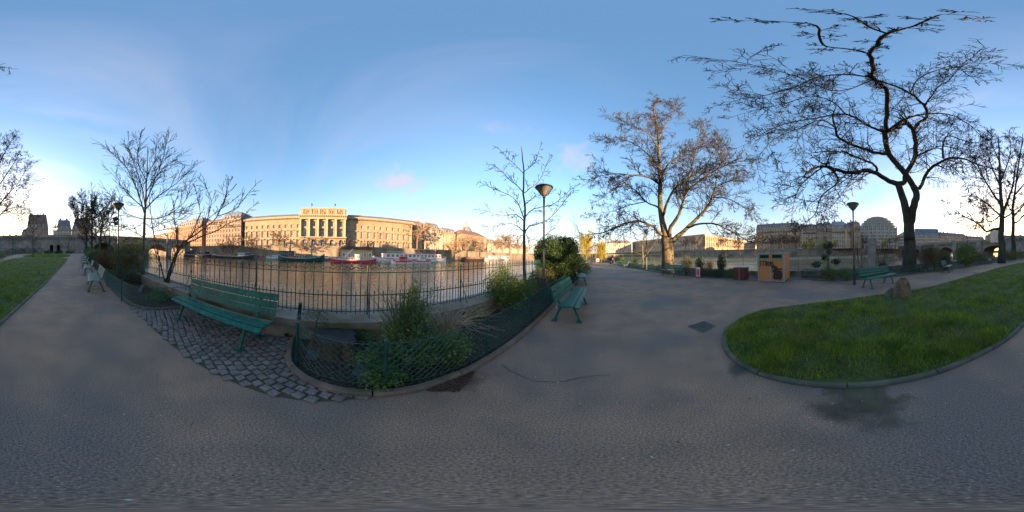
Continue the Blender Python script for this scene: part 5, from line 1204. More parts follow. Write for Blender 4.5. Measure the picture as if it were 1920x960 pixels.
# the leaning multi-stemmed shrub tree
D3 = 5.5; b3 = XY(314, D3-.1)
def T3(l): return TD([(p[0], p[1], D3+(p[2] if len(p) > 2 else 0)) for p in l], D3)
ms = [
 (T3([(309,528),(303,503),(297,478,.1),(290,445,.1),(285,415),(281,385),(280,362)]), .03, .006),
 (T3([(316,530,-.1),(320,508,-.1),(325,487,-.1),(338,462,-.2),(360,444,-.2),(383,428,-.3),(400,415,-.3),(407,405,-.3),(415,385,-.3)]), .045, .006),
 (T3([(312,530),(318,505),(330,480),(345,460),(375,445),(407,432),(430,418),(453,410),(468,392)]), .035, .006),
 (T3([(314,528,.1),(326,500,.2),(332,470,.2),(331,445,.2),(328,420,.2),(326,395,.2),(330,375,.2)]), .028, .005),
 (T3([(407,405,-.3),(425,400,-.4),(445,388,-.4),(458,372,-.4),(470,357,-.4)]), .018, .005),
 (T3([(383,428,-.3),(392,400,-.2),(396,378,-.1),(390,360,0),(384,348,0)]), .016, .004),
 (T3([(360,444,-.2),(368,420,-.1),(375,400),(372,380),(368,360)]), .016, .004),
 (T3([(407,405,-.3),(420,380,-.3),(425,362,-.2),(428,345,-.1)]), .014, .004),
 (T3([(297,478,.1),(280,455,.2),(262,440,.3),(245,432,.3)]), .014, .004),
 (T3([(310,526),(322,500,-.2),(330,480,-.4),(318,450,-.5),(305,435,-.5)]), .014, .004),
 (T3([(345,460),(360,440,.2),(385,415,.3),(410,395,.4),(435,378,.4)]), .016, .004),
]
P3 = dict(wob=.14, up=.22, rmin=.0075, lv=1, kids=[3], t0=.25, ang=(22,50), ratio=.55, rr=.6, rc=.008)
traced_tree('shrub_tree', 'bare many-stemmed shrub tree leaning right over the iron railing', (b3.x,b3.y,0), ms, P3, bark_d, twig_m, 3, dens=5.5, L0=.55, kidsfrom=0)
# generic bare trees grown from a trunk
def grow_tree(mbt, mbc, base, H, r0, rng, P, spread=1.0, fork=.32, nlimb=7, tips=None, lean=0):
    top = base+Vector((lean, 0, H*.62)); tp = [base, base+Vector((0,0,H*.15)), base+Vector((lean*.4,0,H*.35)), top, top+Vector((rng.uniform(-.3,.3),rng.uniform(-.3,.3),H*.3))]
    q, r = spl(tp, [r0*1.15, r0, r0*.82, r0*.45, r0*.08], 3); mbt.tube(q, r, 9)
    limb_kids(mbc, q, r, rng, P, 1.2*10/H, H*.2, tips, t0=.6)
    for i in range(nlimb):
        t = fork+(.78-fork)*(i+rng.random()*.8)/nlimb; a = i*2.4+rng.uniform(-.5,.5); b = base+Vector((lean*t, 0, H*t)); out = spread*H*(.42-.22*abs(t-.45))*rng.uniform(.8,1.15); rise = H*(1-t)*rng.uniform(.45,.85)
        e = b+Vector((math.cos(a)*out, math.sin(a)*out, rise)); m1 = b.lerp(e,.35)+Vector((0,0,-rise*.10)); m2 = b.lerp(e,.7)+Vector((math.cos(a)*out*.06, math.sin(a)*out*.06, -rise*.05))
        rl = r0*(.5-.3*t); q, r = spl([b, m1, m2, e], [rl, rl*.7, rl*.42, rl*.12], 3, .03, rng); mbt.tube(q, r, 7)
        limb_kids(mbc, q, r, rng, P, P['dens'], H*P['l0'], tips, t0=.15)
def generic(name, label, loc, H, r0, seed, P, bark, tw, **k):
    rng = random.Random(seed); root = thing(name, label, 'tree', loc); a, b = MB(), MB(); grow_tree(a, b, Vector((0,0,-.1)), H, r0, rng, P, **k); a.build('trunk', bark, root, True); b.build('crown', tw, root); return root
PN = dict(wob=.22, up=.15, rmin=.010, lv=2, kids=[5,4], t0=.2, ang=(25,60), ratio=.55, rr=.6, dens=1.6, l0=.13, rc=.06)
# pair of tall trees at the right edge
D8 = 20; b8 = XY(1878, D8)
def T8(l): return TD([(p[0], p[1], D8+(p[2] if len(p) > 2 else 0)) for p in l], D8)
t8 = [
 ([Vector((b8.x,b8.y,-.05)), *T8([(1879,465),(1877,440),(1879,412),(1878,385),(1876,350),(1874,310),(1873,280),(1872,255)])], .55, .05),
 (T8([(1878,428),(1862,430),(1850,434),(1840,425,-.5),(1825,414,-1),(1806,405,-1.5),(1790,392,-2)]), .2, .03),
 (T8([(1877,405),(1865,395,1),(1855,385,1.5),(1838,372,2),(1825,368,2)]), .16, .03),
 (T8([(1877,400),(1866,412,-1),(1852,415,-1.5),(1849,400,-1.6),(1842,388,-1.6)]), .12, .02),
 (T8([(1877,385),(1860,360,-1),(1845,335,-2),(1832,310,-2.2),(1820,290,-2.2)]), .16, .02),
 (T8([(1876,350),(1862,320,1),(1852,290,1.5),(1848,265,1.5)]), .13, .02),
 (T8([(1880,400),(1890,375,-1),(1900,345,-1.6),(1905,310,-2),(1915,280,-2)]), .2, .03),
 (T8([(1879,410),(1890,405,1),(1900,395,1.5),(1915,385,2),(1932,370,2)]), .14, .02),
 (T8([(1876,340),(1888,310,1),(1895,280,1),(1893,258,1)]), .12, .02),
 (T8([(1872,300),(1860,270,0),(1858,252,0)]), .08, .02),
 (T8([(1845,335,-2),(1825,332,-2),(1808,325,-2)]), .07, .02),
]
P8 = dict(wob=.2, up=.10, rmin=.019, lv=2, kids=[6,5], t0=.2, ang=(25,62), ratio=.55, rr=.6, rc=.05)
traced_tree('bare_tree', 'tall bare tree with a thick trunk at the right edge, left of its thinner twin', (b8.x,b8.y,0), t8, P8, bark_d, twig_m, 8, dens=2.5, L0=2.3, kidsfrom=1)
D9 = 27; b9 = XY(1900, D9)
def T9(l): return TD([(p[0], p[1], D9+(p[2] if len(p) > 2 else 0)) for p in l], D9)
t9 = [
 ([Vector((b9.x,b9.y,-.05)), *T9([(1901,465),(1899,440),(1900,412),(1899,390),(1903,360),(1908,320),(1914,280),(1918,250)])], .48, .05),
 (T9([(1900,418),(1908,416),(1918,405,-.5),(1930,395,-1),(1950,388,-1.5),(1965,378,-1.6)]), .18, .03),
 (T9([(1900,405),(1915,390,1),(1930,370,1.5),(1950,350,2),(1972,342,2)]), .18, .03),
 (T9([(1903,365),(1920,345,-1),(1940,315,-1.5),(1955,290,-2)]), .16, .02),
 (T9([(1905,345),(1918,310,1),(1935,275,1),(1945,258,1)]), .13, .02),
 (T9([(1899,400),(1890,385,-1),(1885,360,-1.5),(1880,330,-2)]), .12, .02),
 (T9([(1950,350,2),(1965,325,2),(1975,305,2)]), .07, .02),
 (T9([(1930,395,-1),(1950,402,-1.4),(1968,408,-1.6)]), .06, .02),
 (T9([(1900,412),(1892,405,1),(1885,400,1.5),(1878,385,2)]), .08, .02),
]
traced_tree('bare_tree', 'thinner tall bare tree just right of the thick trunk, crown crossing the photo edge', (b9.x,b9.y,0), t9, P8, bark_d, twig_m, 9, dens=2.6, L0=2.9, kidsfrom=1)
PS = dict(wob=.2, up=.2, rmin=.010, lv=1, kids=[4], t0=.2, ang=(30,60), ratio=.5, rr=.6, dens=1.6, l0=.13)
p = XY(62, 36); generic('sapling', 'tall thin bare tree standing on the small oval lawn before the bridge wall', p, 12.5, .15, 12, PS, bark_g, twig_m, nlimb=10, spread=.85, fork=.22)
p = XY(1814, 24); generic('sapling', 'thin bare sapling behind the round green shrub on the right', p, 7.5, .05, 13, dict(PS, rmin=.006), bark_d, twig_m, nlimb=8, spread=.6, fork=.3)
p = XY(1205, 20); generic('small_tree', 'small bare crooked tree left of the wide budding tree', p, 5.2, .14, 15, dict(PN, rmin=.006), bark_m, twig_m, nlimb=8, spread=1.5, fork=.25)
PC = dict(wob=.18, up=.25, rmin=.024, lv=2, kids=[5,4], t0=.15, ang=(16,42), ratio=.6, rr=.6, dens=2.2, l0=.13, rc=.05)
for i, (px, d, H, sd, lab) in enumerate(((162,44,17,21,'leftmost of the three tall bare trees along the straight path'),(172,41,17.5,22,'middle one of the three tall bare trees along the straight path'),(186,38,14.5,23,'rightmost and leaning one of the three tall bare trees by the path'))):
    p = XY(px, d); generic('bare_tree', lab, p, H, .30, sd, PC, bark_d, twig_m, nlimb=11, spread=.72, fork=.15, lean=(0,0,-1)[i])
for px, d, H, lab, sd in ((24,70,9,'small reddish bare tree left of the thin tall one, before the bridge wall',31),(205,30,7.5,'low spreading bare tree left of the double lamp',32),(128,75,6,'tiny bare tree at the foot of the bridge wall right of the arched doors',33)):
    p = XY(px, d); generic('small_tree', lab, p, H, .16, sd, dict(PN, rmin=.012, kids=[4,3]), bark_d, twig_m, nlimb=9, spread=1.1, fork=.18)
# trees across the rivers: three prototypes, copied
PF = dict(wob=.25, up=.12, rmin=.05, lv=2, kids=[6,5], t0=.15, ang=(25,60), ratio=.6, rr=.55, dens=1.0, l0=.17, rc=.11)
prot = []
def far_tree(px, d, H, lab, k, zb, name='plane_tree', sx=1.0):
    p = XY(px, d, zb); rz = random.Random(px*7).uniform(0, 6)
    while len(prot) < 4: prot.append(None)
    if prot[k] is None:
        rng = random.Random(90+k); root = thing(name, lab, 'tree', p, rz, 'bare trees on the opposite banks'); a, b = MB(), MB()
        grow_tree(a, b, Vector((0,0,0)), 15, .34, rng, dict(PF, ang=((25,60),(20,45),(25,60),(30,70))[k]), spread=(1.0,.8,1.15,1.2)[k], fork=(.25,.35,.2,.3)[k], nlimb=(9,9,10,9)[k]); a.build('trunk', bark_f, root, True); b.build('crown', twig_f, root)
        root.scale = (H/15*sx, H/15*sx, H/15); prot[k] = root
    else:
        s = H/15; dup(prot[k], p, rz, lab, (s*sx, s*sx, s))
left_trees = [(470,83,12.5,'pollarded bare tree on the towpath before the left end of the palace'),(524,83,14.5,'bare tree on the towpath behind the green barge'),(437,84,11,'thin bare tree on the towpath before the pink house'),(565,83,10,'thin bare tree before the palace, left of its central arches'),(655,84,11,'bare tree in front of the palace just right of its taller centre'),(690,84,10,'bare tree before the right palace wing, first of two'),(418,84,9,'small bare tree on the towpath left of the pinkish house'),
 (786,90,13,'bare tree hiding the first pale house right of the palace'),(800,96,12.5,'bare tree before the cream house with the white chimney'),(818,104,12.5,'bare tree between the cream houses and the lantern building'),(832,112,12,'bare tree before the lower cream house'),(848,118,15,'leftmost of the tan trees in front of the lantern building'),(860,126,16,'second of the tan trees in front of the lantern building'),(873,134,17,'third tan tree, directly under the lantern'),(886,142,17,'fourth of the tan trees before the lantern building'),(898,150,16,'rightmost of the tan trees before the lantern building')]
for i, (px, d, H, lab) in enumerate(left_trees):
    th = math.cos((px-615)*.1875*D2R); dd = 83/th if px < 780 else 85/th
    zb = -1.1 if px < 700 else (-1.1 if i % 2 else QZ)
    if px >= 780: dd = (83 if zb < 0 else 92)/th
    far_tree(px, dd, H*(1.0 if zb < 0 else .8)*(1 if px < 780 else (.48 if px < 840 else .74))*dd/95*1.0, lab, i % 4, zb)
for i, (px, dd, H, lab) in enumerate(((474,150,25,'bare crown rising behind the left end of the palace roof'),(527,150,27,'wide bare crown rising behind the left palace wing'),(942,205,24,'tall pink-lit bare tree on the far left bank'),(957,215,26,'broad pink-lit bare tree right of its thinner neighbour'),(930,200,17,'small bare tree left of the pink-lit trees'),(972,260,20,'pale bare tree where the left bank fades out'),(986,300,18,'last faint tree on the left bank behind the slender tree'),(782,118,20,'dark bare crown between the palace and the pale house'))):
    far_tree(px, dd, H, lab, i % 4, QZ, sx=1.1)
for i, (px, H) in enumerate(((1430,13),(1447,14),(1462,15),(1478,14),(1493,14),(1522,13),(1548,14),(1590,14),(1606,15),(1618,14),(1625,12),(1668,11),(1680,12),(1245,16),(1285,18),(1305,19),(1355,17),(1385,15))):
    labs = {1430:'leftmost bare tree before the tan apartment block',1447:'second bare tree before the tan apartment block',1462:'third bare tree before the tan apartment block, above the bin shelter',1478:'fourth bare tree before the tan apartment block',1493:'bare tree at the right end of the tan apartment block',1522:'bare tree behind the yellow bushes on the right quay',1548:'bare orange tree under the black mansard',1590:'bare tree just left of the lamp post, far bank',1606:'bare tree just right of the lamp post, far bank',1618:'bare tree at the left foot of the department store',1625:'low bare tree before the department store, left of the grey pillar',1668:'low bare tree before the department store, right of the grey pillar',1680:'bare tree at the right foot of the department store',1245:'faint tree across the river behind the wide trunk',1285:'bare tree before the museum wing, right of the wide trunk',1305:'bare tree hiding the museum corner',1355:'bare tree before the sunlit museum front',1385:'bare tree at the right end of the sunlit museum front'}
    dd = 137 if px > 1420 else 175
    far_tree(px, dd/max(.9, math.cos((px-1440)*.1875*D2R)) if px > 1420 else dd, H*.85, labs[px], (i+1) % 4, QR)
# ------------------------------------------------------------ shrubs
def leafcloud(root, blobs, n, size, m, seed, name='foliage', aspect=.5, shell=.55, lob=.16):
    r = np.random.default_rng(seed); w_ = np.array([b[1][0]*b[1][1]*b[1][2] for b in blobs])**.67; w_ /= w_.sum(); k = r.choice(len(blobs), n, p=w_)
    C = np.array([b[0] for b in blobs])[k]; R = np.array([b[1] for b in blobs])[k]; d = r.normal(0,1,(n,3)); d /= np.linalg.norm(d,axis=1)[:,None]
    rad = (shell+(1-shell)*r.uniform(0,1,n)**.6)*(1+lob*np.sin(d[:,0]*7+seed)*np.sin(d[:,1]*6+2)*np.sin(d[:,2]*8+1)+r.normal(0,.05,n))
    c = C+R*d*rad[:,None]; c[:,2] = np.maximum(c[:,2], .03)
    a = d*.35+r.normal(0,1,(n,3)); a /= np.linalg.norm(a,axis=1)[:,None]; b = np.cross(a, r.normal(0,1,(n,3))+d*.3); b /= np.linalg.norm(b,axis=1)[:,None]
    s = (size*r.uniform(.55,1.25,n))[:,None]; V = np.empty((n,4,3)); fold = np.cross(a,b)*s*.18
    V[:,0] = c-a*s; V[:,1] = c-b*s*aspect+fold; V[:,2] = c+a*s; V[:,3] = c+b*s*aspect+fold
    return place(npmesh(name, V.reshape(-1,3), np.arange(n*4).reshape(-1,4), m), name, root)
leaf_hedge = M('leaf_dark', (.030,.062,.016), (.017,.038,.012), scale=5, rough=.55, spec=.3, island=.4, transl=.15)
leaf_mid = M('leaf_mid', (.125,.20,.035), (.06,.115,.025), scale=4, rough=.5, island=.5, transl=.3)
leaf_fern = M('leaf_fern', (.13,.22,.06), (.065,.135,.04), scale=6, rough=.55, island=.45, transl=.3)
leaf_olive = M('leaf_olive', (.16,.15,.04), (.085,.09,.03), scale=4, rough=.6, island=.5, transl=.25)
leaf_brown = M('leaf_russet', (.15,.085,.03), (.075,.05,.022), scale=4, rough=.7, island=.5, transl=.2)
leaf_yel = M('leaf_willow', (.50,.42,.05), (.34,.30,.045), scale=1.2, rough=.6, island=.3, transl=.4)
leaf_cam = M('leaf_camellia', (.030,.075,.022), (.018,.042,.018), scale=6, rough=.3, island=.5, transl=.1)
stem_m = M('shrub_stem', (.075,.055,.035), (.045,.035,.025), scale=10, rough=.9)
def stems(root, n, h, spread, r, seed, base=(0,0,0), m=None, kids=2, name='stems', droop=0.0, rb=.06):
    rng = random.Random(seed); mb = MB()
    for i in range(n):
        a = rng.uniform(0,6.28); rr = rng.uniform(0,rb); p = Vector(base)+Vector((math.cos(a)*rr, math.sin(a)*rr, 0)); e = Vector((math.cos(a), math.sin(a), 0))*spread*rng.uniform(.3,1)
        hh = h*rng.uniform(.7,1); q, rad = spl([p, p+e*.25+Vector((0,0,hh*.4)), p+e*.6+Vector((0,0,hh*.8)), p+e*(1+droop)+Vector((0,0,hh*(1-droop*.6)))], [r, r*.8, r*.55, r*.25], 3, r*.8, rng); mb.tube(q, rad, 4)
        for k in range(kids):
            i0 = rng.randint(3, len(q)-2); d = (q[i0+1]-q[i0]).normalized()+rvec(rng,.45); mb.tube([q[i0], q[i0]+d*h*.12, q[i0]+d*h*.22+Vector((0,0,h*.03))], [r*.5, r*.35, r*.2], 3)
    return mb.build(name, m or stem_m, root)
def shrub(name, label, p, blobs, n, size, m, seed, cat='shrub', st=(6,.8,.4,.012), **k):
    root = thing(name, label, cat, (p.x, p.y, 0)); zt = max(b[0][2]+b[1][2]*.8 for b in blobs); stems(root, st[0], min(st[1], zt), min(st[2], zt), st[3], seed=seed); leafcloud(root, blobs, n, size, m, seed, **k); return root
# big clipped hedge ball by the path
p = XY(1044, 8.6)
shrub('hedge', 'large rounded dark evergreen shrub between the lamp and the path', p, [((0,0,1.45),(1.2,1.2,1.15)),((.1,.2,1.0),(1.25,1.2,1.0)),((-.6,.2,1.7),(.6,.6,.75)),((.5,-.3,1.9),(.6,.6,.6))], 30000, .048, leaf_hedge, 41, st=(10,1.6,.5,.03), shell=.5, lob=.1)
p = XY(1085, 12.5); shrub('ivy_hedge', 'low ivy-covered hedge along the fence behind the pale bench', p, [((0,0,.7),(.6,1.8,.75)),((1.0,2.6,.6),(.6,1.6,.6)),((2.2,5.2,.6),(.6,1.8,.65))], 7000, .05, leaf_hedge, 42)
p = XY(1022, 5.6); shrub('low_shrub', 'low olive shrub at the foot of the centre lamp', p, [((0,.4,.55),(.55,.8,.5)),((-.3,0,.4),(.4,.5,.4))], 5200, .028, leaf_olive, 43)
p = XY(950, 4.0); shrub('leafy_shrub', 'bushy fresh green shrub in front of the slender tree trunk', p, [((0,0,.62),(.42,.5,.5)),((-.32,.1,.7),(.3,.3,.42)),((.3,-.05,.55),(.35,.35,.4)),((-.1,.3,.95),(.2,.2,.3)),((.5,.3,.6),(.3,.4,.3))], 7500, .030, leaf_mid, 44, aspect=.38, shell=.2, lob=.3, st=(16,1.1,.5,.007))
# wispy fern-like shrub close to the camera
p = XY(765, 1.95); root = thing('wispy_shrub', 'wispy fern-like green shrub spilling over the wire fence', 'shrub', (p.x,p.y,0))
stems(root, 34, 1.2, .5, .005, 45, m=M('green_stem', (.07,.085,.03), rough=.7), kids=4, rb=.12)
leafcloud(root, [((0,0,.42),(.36,.32,.34)),((-.05,.15,.72),(.22,.2,.28)),((.2,-.1,.33),(.30,.25,.27)),((-.15,-.38,.16),(.24,.28,.15)),((.15,-.5,.13),(.22,.28,.14)),((.5,.1,.32),(.24,.2,.24)),((.5,.25,.3),(.25,.2,.22)),((.05,.1,.6),(.28,.2,.25)),((-.02,.2,.98),(.09,.07,.18))], 19000, .018, leaf_fern, 45, aspect=.42, shell=.12, lob=.3)
p = XY(838, 2.5); root = thing('dry_stalks', 'fan of bare pale dry stalks behind the wire fence', 'plant', (p.x,p.y,0)); stems(root, 110, .70, .72, .0058, 46, m=M('dry_stalk', (.42,.32,.22), (.28,.21,.14), scale=9, rough=.8), kids=2, name='stalks', droop=.35)
p = XY(880, 3.3); shrub('low_shrub', 'small weak green shrub right of the dry stalks', p, [((0,0,.22),(.35,.3,.2))], 1500, .02, leaf_mid, 47, shell=.1)
p = XY(690, 2.25); shrub('ivy_patch', 'small green plants hugging the river wall behind the tree stump', p, [((0,0,.18),(.3,.14,.16)),((.35,.2,.2),(.25,.15,.16))], 1300, .014, leaf_fern, 48, shell=.1)
# left bed
p = XY(236, 9.0); shrub('shrub', 'brown and olive shrub left of the young tree trunk', p, [((0,0,1.0),(1.0,1.0,1.0)),((.5,.5,1.3),(.7,.7,.8)),((-.7,-.6,1.0),(.8,.8,.8))], 12000, .035, leaf_olive, 51, shell=.25, lob=.3, st=(26,2.3,1.2,.012))
p = XY(262, 10.2); shrub('shrub', 'dense yellow-green shrub touching the young tree trunk', p, [((0,0,1.1),(.8,.8,1.05))], 7000, .035, leaf_mid, 52, shell=.25)
p = XY(203, 12.5); shrub('shrub', 'russet-leaved shrub behind the nearest pale bench', p, [((0,0,.8),(1.0,1.0,.85)),((-.4,-1,.7),(.8,.8,.7))], 9000, .04, leaf_brown, 53, shell=.25, lob=.3, st=(20,1.9,1.0,.012))
p = XY(250, 7.2); shrub('low_shrub', 'low dark green shrub beside the lamp in the left bed', p, [((0,0,.4),(.45,.45,.4)),((-.3,-.5,.3),(.4,.4,.3))], 3500, .022, leaf_cam, 54)
p = XY(305, 5.1); shrub('ground_ivy', 'low green ivy round the foot of the leaning shrub tree', p, [((0,0,.10),(.6,.45,.17)),((-.6,-.4,.08),(.45,.4,.12)),((.5,.15,.1),(.3,.35,.12))], 5000, .018, leaf_fern, 55, shell=.05, st=(3,.2,.2,.005))
p = XY(205, 8.9); shrub('low_shrub', 'small green plants at the kerb corner by the nearest pale bench', p, [((0,0,.25),(.4,.5,.25))], 1800, .02, leaf_mid, 56, shell=.1)
for i, (dx, s, m, lab) in enumerate(((16,1.0,leaf_hedge,'first dark clipped bush along the straight path, nearest the benches'),(21,1.1,leaf_mid,'second bush along the straight path, lighter green'),(27,1.2,leaf_hedge,'third dark bush along the straight path'),(35,1.4,leaf_cam,'fourth dark bush along the straight path'),(46,1.7,leaf_hedge,'fifth bush where the straight path narrows'),(60,2.0,leaf_cam,'last bush at the far end of the straight path'))):
    p = LP(-dx, 1.6); shrub('path_bush', lab, p, [((0,0,.75*s),(.9*s,1.1*s,.8*s)),((-.9*s,-1.6*s,.7*s),(.9*s,1.1*s,.7*s)),((-1.9*s,-3.2*s,.7*s),(.9*s,1.2*s,.75*s))], 5500, .045*s, m, 60+i)
for i, (px, d, m, lab) in enumerate(((4,40,leaf_hedge,'dark green shrub behind the benches at the far left edge'),(33,72,leaf_hedge,'broad dark shrub before the bridge wall, left of the thin tree'),(52,76,leaf_cam,'dark shrub touching the thin tall tree trunk at the bridge wall'),(72,78,leaf_hedge,'rounded dark shrub right of the thin tall trunk, before the bridge wall'),(92,82,leaf_cam,'low dark shrub under the first arched doorway'),(112,82,leaf_hedge,'low dark shrub right of the second arched doorway'),(132,80,leaf_cam,'dark shrub where the straight path meets the bridge wall'))):
    s = 2.6 if i in (1,2,3) else (1.3 if i == 0 else 1.5); p = XY(px, d); shrub('wall_shrub', lab, p, [((0,0,s*.6),(s*1.2,1.4,s*.65)),((s,0,s*.5),(s,1.3,s*.5))], 2600, .11 if i else .06, m, 70+i)
# right side beds
def S(px, d, h, w_, m, n, size, seed, lab, name='shrub', shell=.25, lob=.3, zc=.5, st=None, cat='shrub'):
    p = XY(px, d); return shrub(name, lab, p, [((0,0,h*zc),(w_,w_*.8,h*.5)),((w_*.4,.1,h*.62),(w_*.6,w_*.6,h*.38))], n, size, m, seed, cat, st=st or (10,h*.9,w_*.7,.010), shell=shell, lob=lob)
S(1287,12.6,1.55,.75,leaf_olive,3800,.028,81,'feathery olive shrub right of the wide trunk')
S(1312,12.0,1.5,.5,leaf_cam,2600,.036,82,'upright dark-leaved shrub above the pink notice')
S(1330,11.6,1.2,.5,leaf_brown,2200,.024,83,'thin reddish twiggy shrub right of the pink notice')
S(1353,11.2,1.5,.42,leaf_cam,2600,.042,84,'glossy dark camellia between the pink notice and the red bin',zc=.62)
S(1372,10.9,.62,.5,leaf_mid,3000,.025,85,'low bright green shrub touching the red bin')
S(1345,11.3,.55,.6,leaf_hedge,3000,.025,86,'low dark cover under the camellia')
S(1320,12.3,.6,.8,leaf_hedge,3000,.028,94,'low dark cover behind the pink notice')
S(1236,17.0,.7,.3,leaf_cam,1000,.035,87,'small spiky green plant left of the wide trunk')
S(1190,22.0,1.4,.6,leaf_hedge,1500,.05,88,'dark shrub behind the seated person')
S(1222,18.5,.7,.35,leaf_cam,900,.04,89,'small dark plant behind the far bench')
S(1168,26.5,1.3,.5,leaf_mid,1400,.05,90,'round green shrub just right of the seated person')
S(1556,8.9,.78,.55,leaf_mid,5200,.022,91,'dense low green shrub left of the lamp post on the right')
p = XY(1554, 9.2); shrub('loquat_shrub', 'tall thin plant with clusters of big leaves left of the lamp post', p, [((0,0,1.9),(.34,.3,.32)),((-.15,.3,1.25),(.22,.25,.2)),((-.1,.75,.9),(.28,.3,.2)),((.25,-.55,1.0),(.3,.3,.22)),((.05,0,1.55),(.2,.2,.15))], 900, .065, leaf_cam, 92, shell=.1, st=(4,2.0,.35,.012))
S(1586,8.8,.72,.55,leaf_fern,3800,.022,93,'grey-green low shrub touching the lamp post on the right')
S(1657,10.2,.95,.38,leaf_cam,900,.055,95,'small cone of big leaves behind the bench, right of the grey pillar')
S(1622,9.6,.65,.4,leaf_cam,1200,.032,99,'low leafy plants at the foot of the grey pillar')
S(1737,12.6,2.0,.6,leaf_brown,3600,.03,96,'russet and olive tall shrub right of the huge trunk')
S(1752,13.0,2.1,.75,leaf_olive,6500,.034,97,'tall bushy olive shrub behind the bench right of the huge trunk')
S(1771,13.6,1.6,.7,leaf_cam,4200,.04,98,'dark green shrub between the olive shrub and the round one')
p = XY(1812, 15.5); shrub('round_shrub', 'round dense bright green shrub right of the benches', p, [((0,0,1.15),(1.15,1.1,1.0))], 11000, .042, leaf_mid, 100, shell=.5, lob=.12)
S(1838,19,1.5,1.3,leaf_olive,4500,.045,101,'untidy olive shrub left of the thick trunk at right')
S(1893,23,1.6,1.6,leaf_olive,4000,.05,102,'untidy green shrub between the two tall trunks at right')
S(1915,27,1.5,1.4,leaf_mid,3000,.055,103,'green shrub right of the thinner tall trunk')
S(1722,12.2,.35,.35,leaf_fern,1400,.025,104,'weeds at the right foot of the huge trunk')
# yellow bushes on the right quay and willows at the tip
for i, (px, lab) in enumerate(((1511,'leftmost yellow bush on the right quay'),(1524,'second yellow bush on the right quay'),(1543,'third and widest yellow bush on the right quay'),(1567,'rightmost yellow bush on the right quay'),(1660,'yellow-green bush before the department store'))):
    p = XY(px, 134); root = thing('yellow_bush', lab, 'bush', (p.x,p.y,QR), group='yellow bushes on the right quay'); stems(root, 8, 6, 2.5, .12, 110+i); leafcloud(root, [((0,0,3.6),(2.6,2.6,3.2)),((1.5,1.5,2.6),(1.8,1.8,2.2))], 2200, .2, leaf_yel, 110+i, shell=.2, lob=.3)
def willow(px, d, H, w_, lab, seed, z0=0):
    p = XY(px, d); root = thing('willow', lab, 'tree', (p.x,p.y,z0)); rng = random.Random(seed); tr = MB(); cr = MB(); L = []
    tr.tube([Vector((0,0,0)), Vector((.1,0,H*.4)), Vector((0,.1,H*.75))], [.25,.18,.08], 8)
    for i in range(11):
        a = i*2.4; e = Vector((math.cos(a)*w_*rng.uniform(.4,1), math.sin(a)*w_*rng.uniform(.4,1), H*rng.uniform(.82,1))); b = Vector((0,0,H*rng.uniform(.35,.7)))
        q, r = spl([b, b.lerp(e,.5)+Vector((0,0,H*.08)), e], [.1,.06,.02], 4); tr.tube(q, r, 5)
        for k in range(26):
            s = q[rng.randint(3, len(q)-1)]+rvec(rng,.35); ln = s.z*rng.uniform(.45,.85); sw = rvec(rng,.25); f = [s, s+sw*.5+Vector((0,0,-ln*.5)), s+sw+Vector((0,0,-ln))]; cr.tube(f, [.014,.012,.008], 3, cap=False)
            for u in range(34): t = rng.random(); L.append(f[0].lerp(f[2], t)+rvec(rng,.05))
    tr.build('trunk', bark_m, root, True); cr.build('fronds', leaf_yel, root); r = np.random.default_rng(seed); C = np.array([tuple(v) for v in L]); n = len(C); s = .07*r.uniform(.5,1.3,n)
    V = np.empty((n,3,3)); V[:,0] = C; V[:,1] = C+np.stack([s*.35*r.choice([-1,1],n), r.normal(0,.02,n), -s*.7],1); V[:,2] = C+np.stack([r.normal(0,.015,n), s*.3, -s*1.3],1)
    place(npmesh('leaves', V.reshape(-1,3), np.arange(n*3).reshape(-1,3), leaf_yel), 'leaves', root, kind='stuff')
willow(1098, 36, 7.4, 2.0, 'tall yellow-green weeping willow behind the hedge ball at the tip', 121)
willow(1127, 40, 5.6, 1.5, 'lower bright yellow weeping willow right of the thin lamp post', 122)
p = XY(1078, 30); generic('sapling', 'thin bare pole of a tree rising behind the hedge ball', p, 9.5, .06, 123, dict(PS, rmin=.008), bark_g, twig_m, nlimb=5, spread=.12, fork=.5)
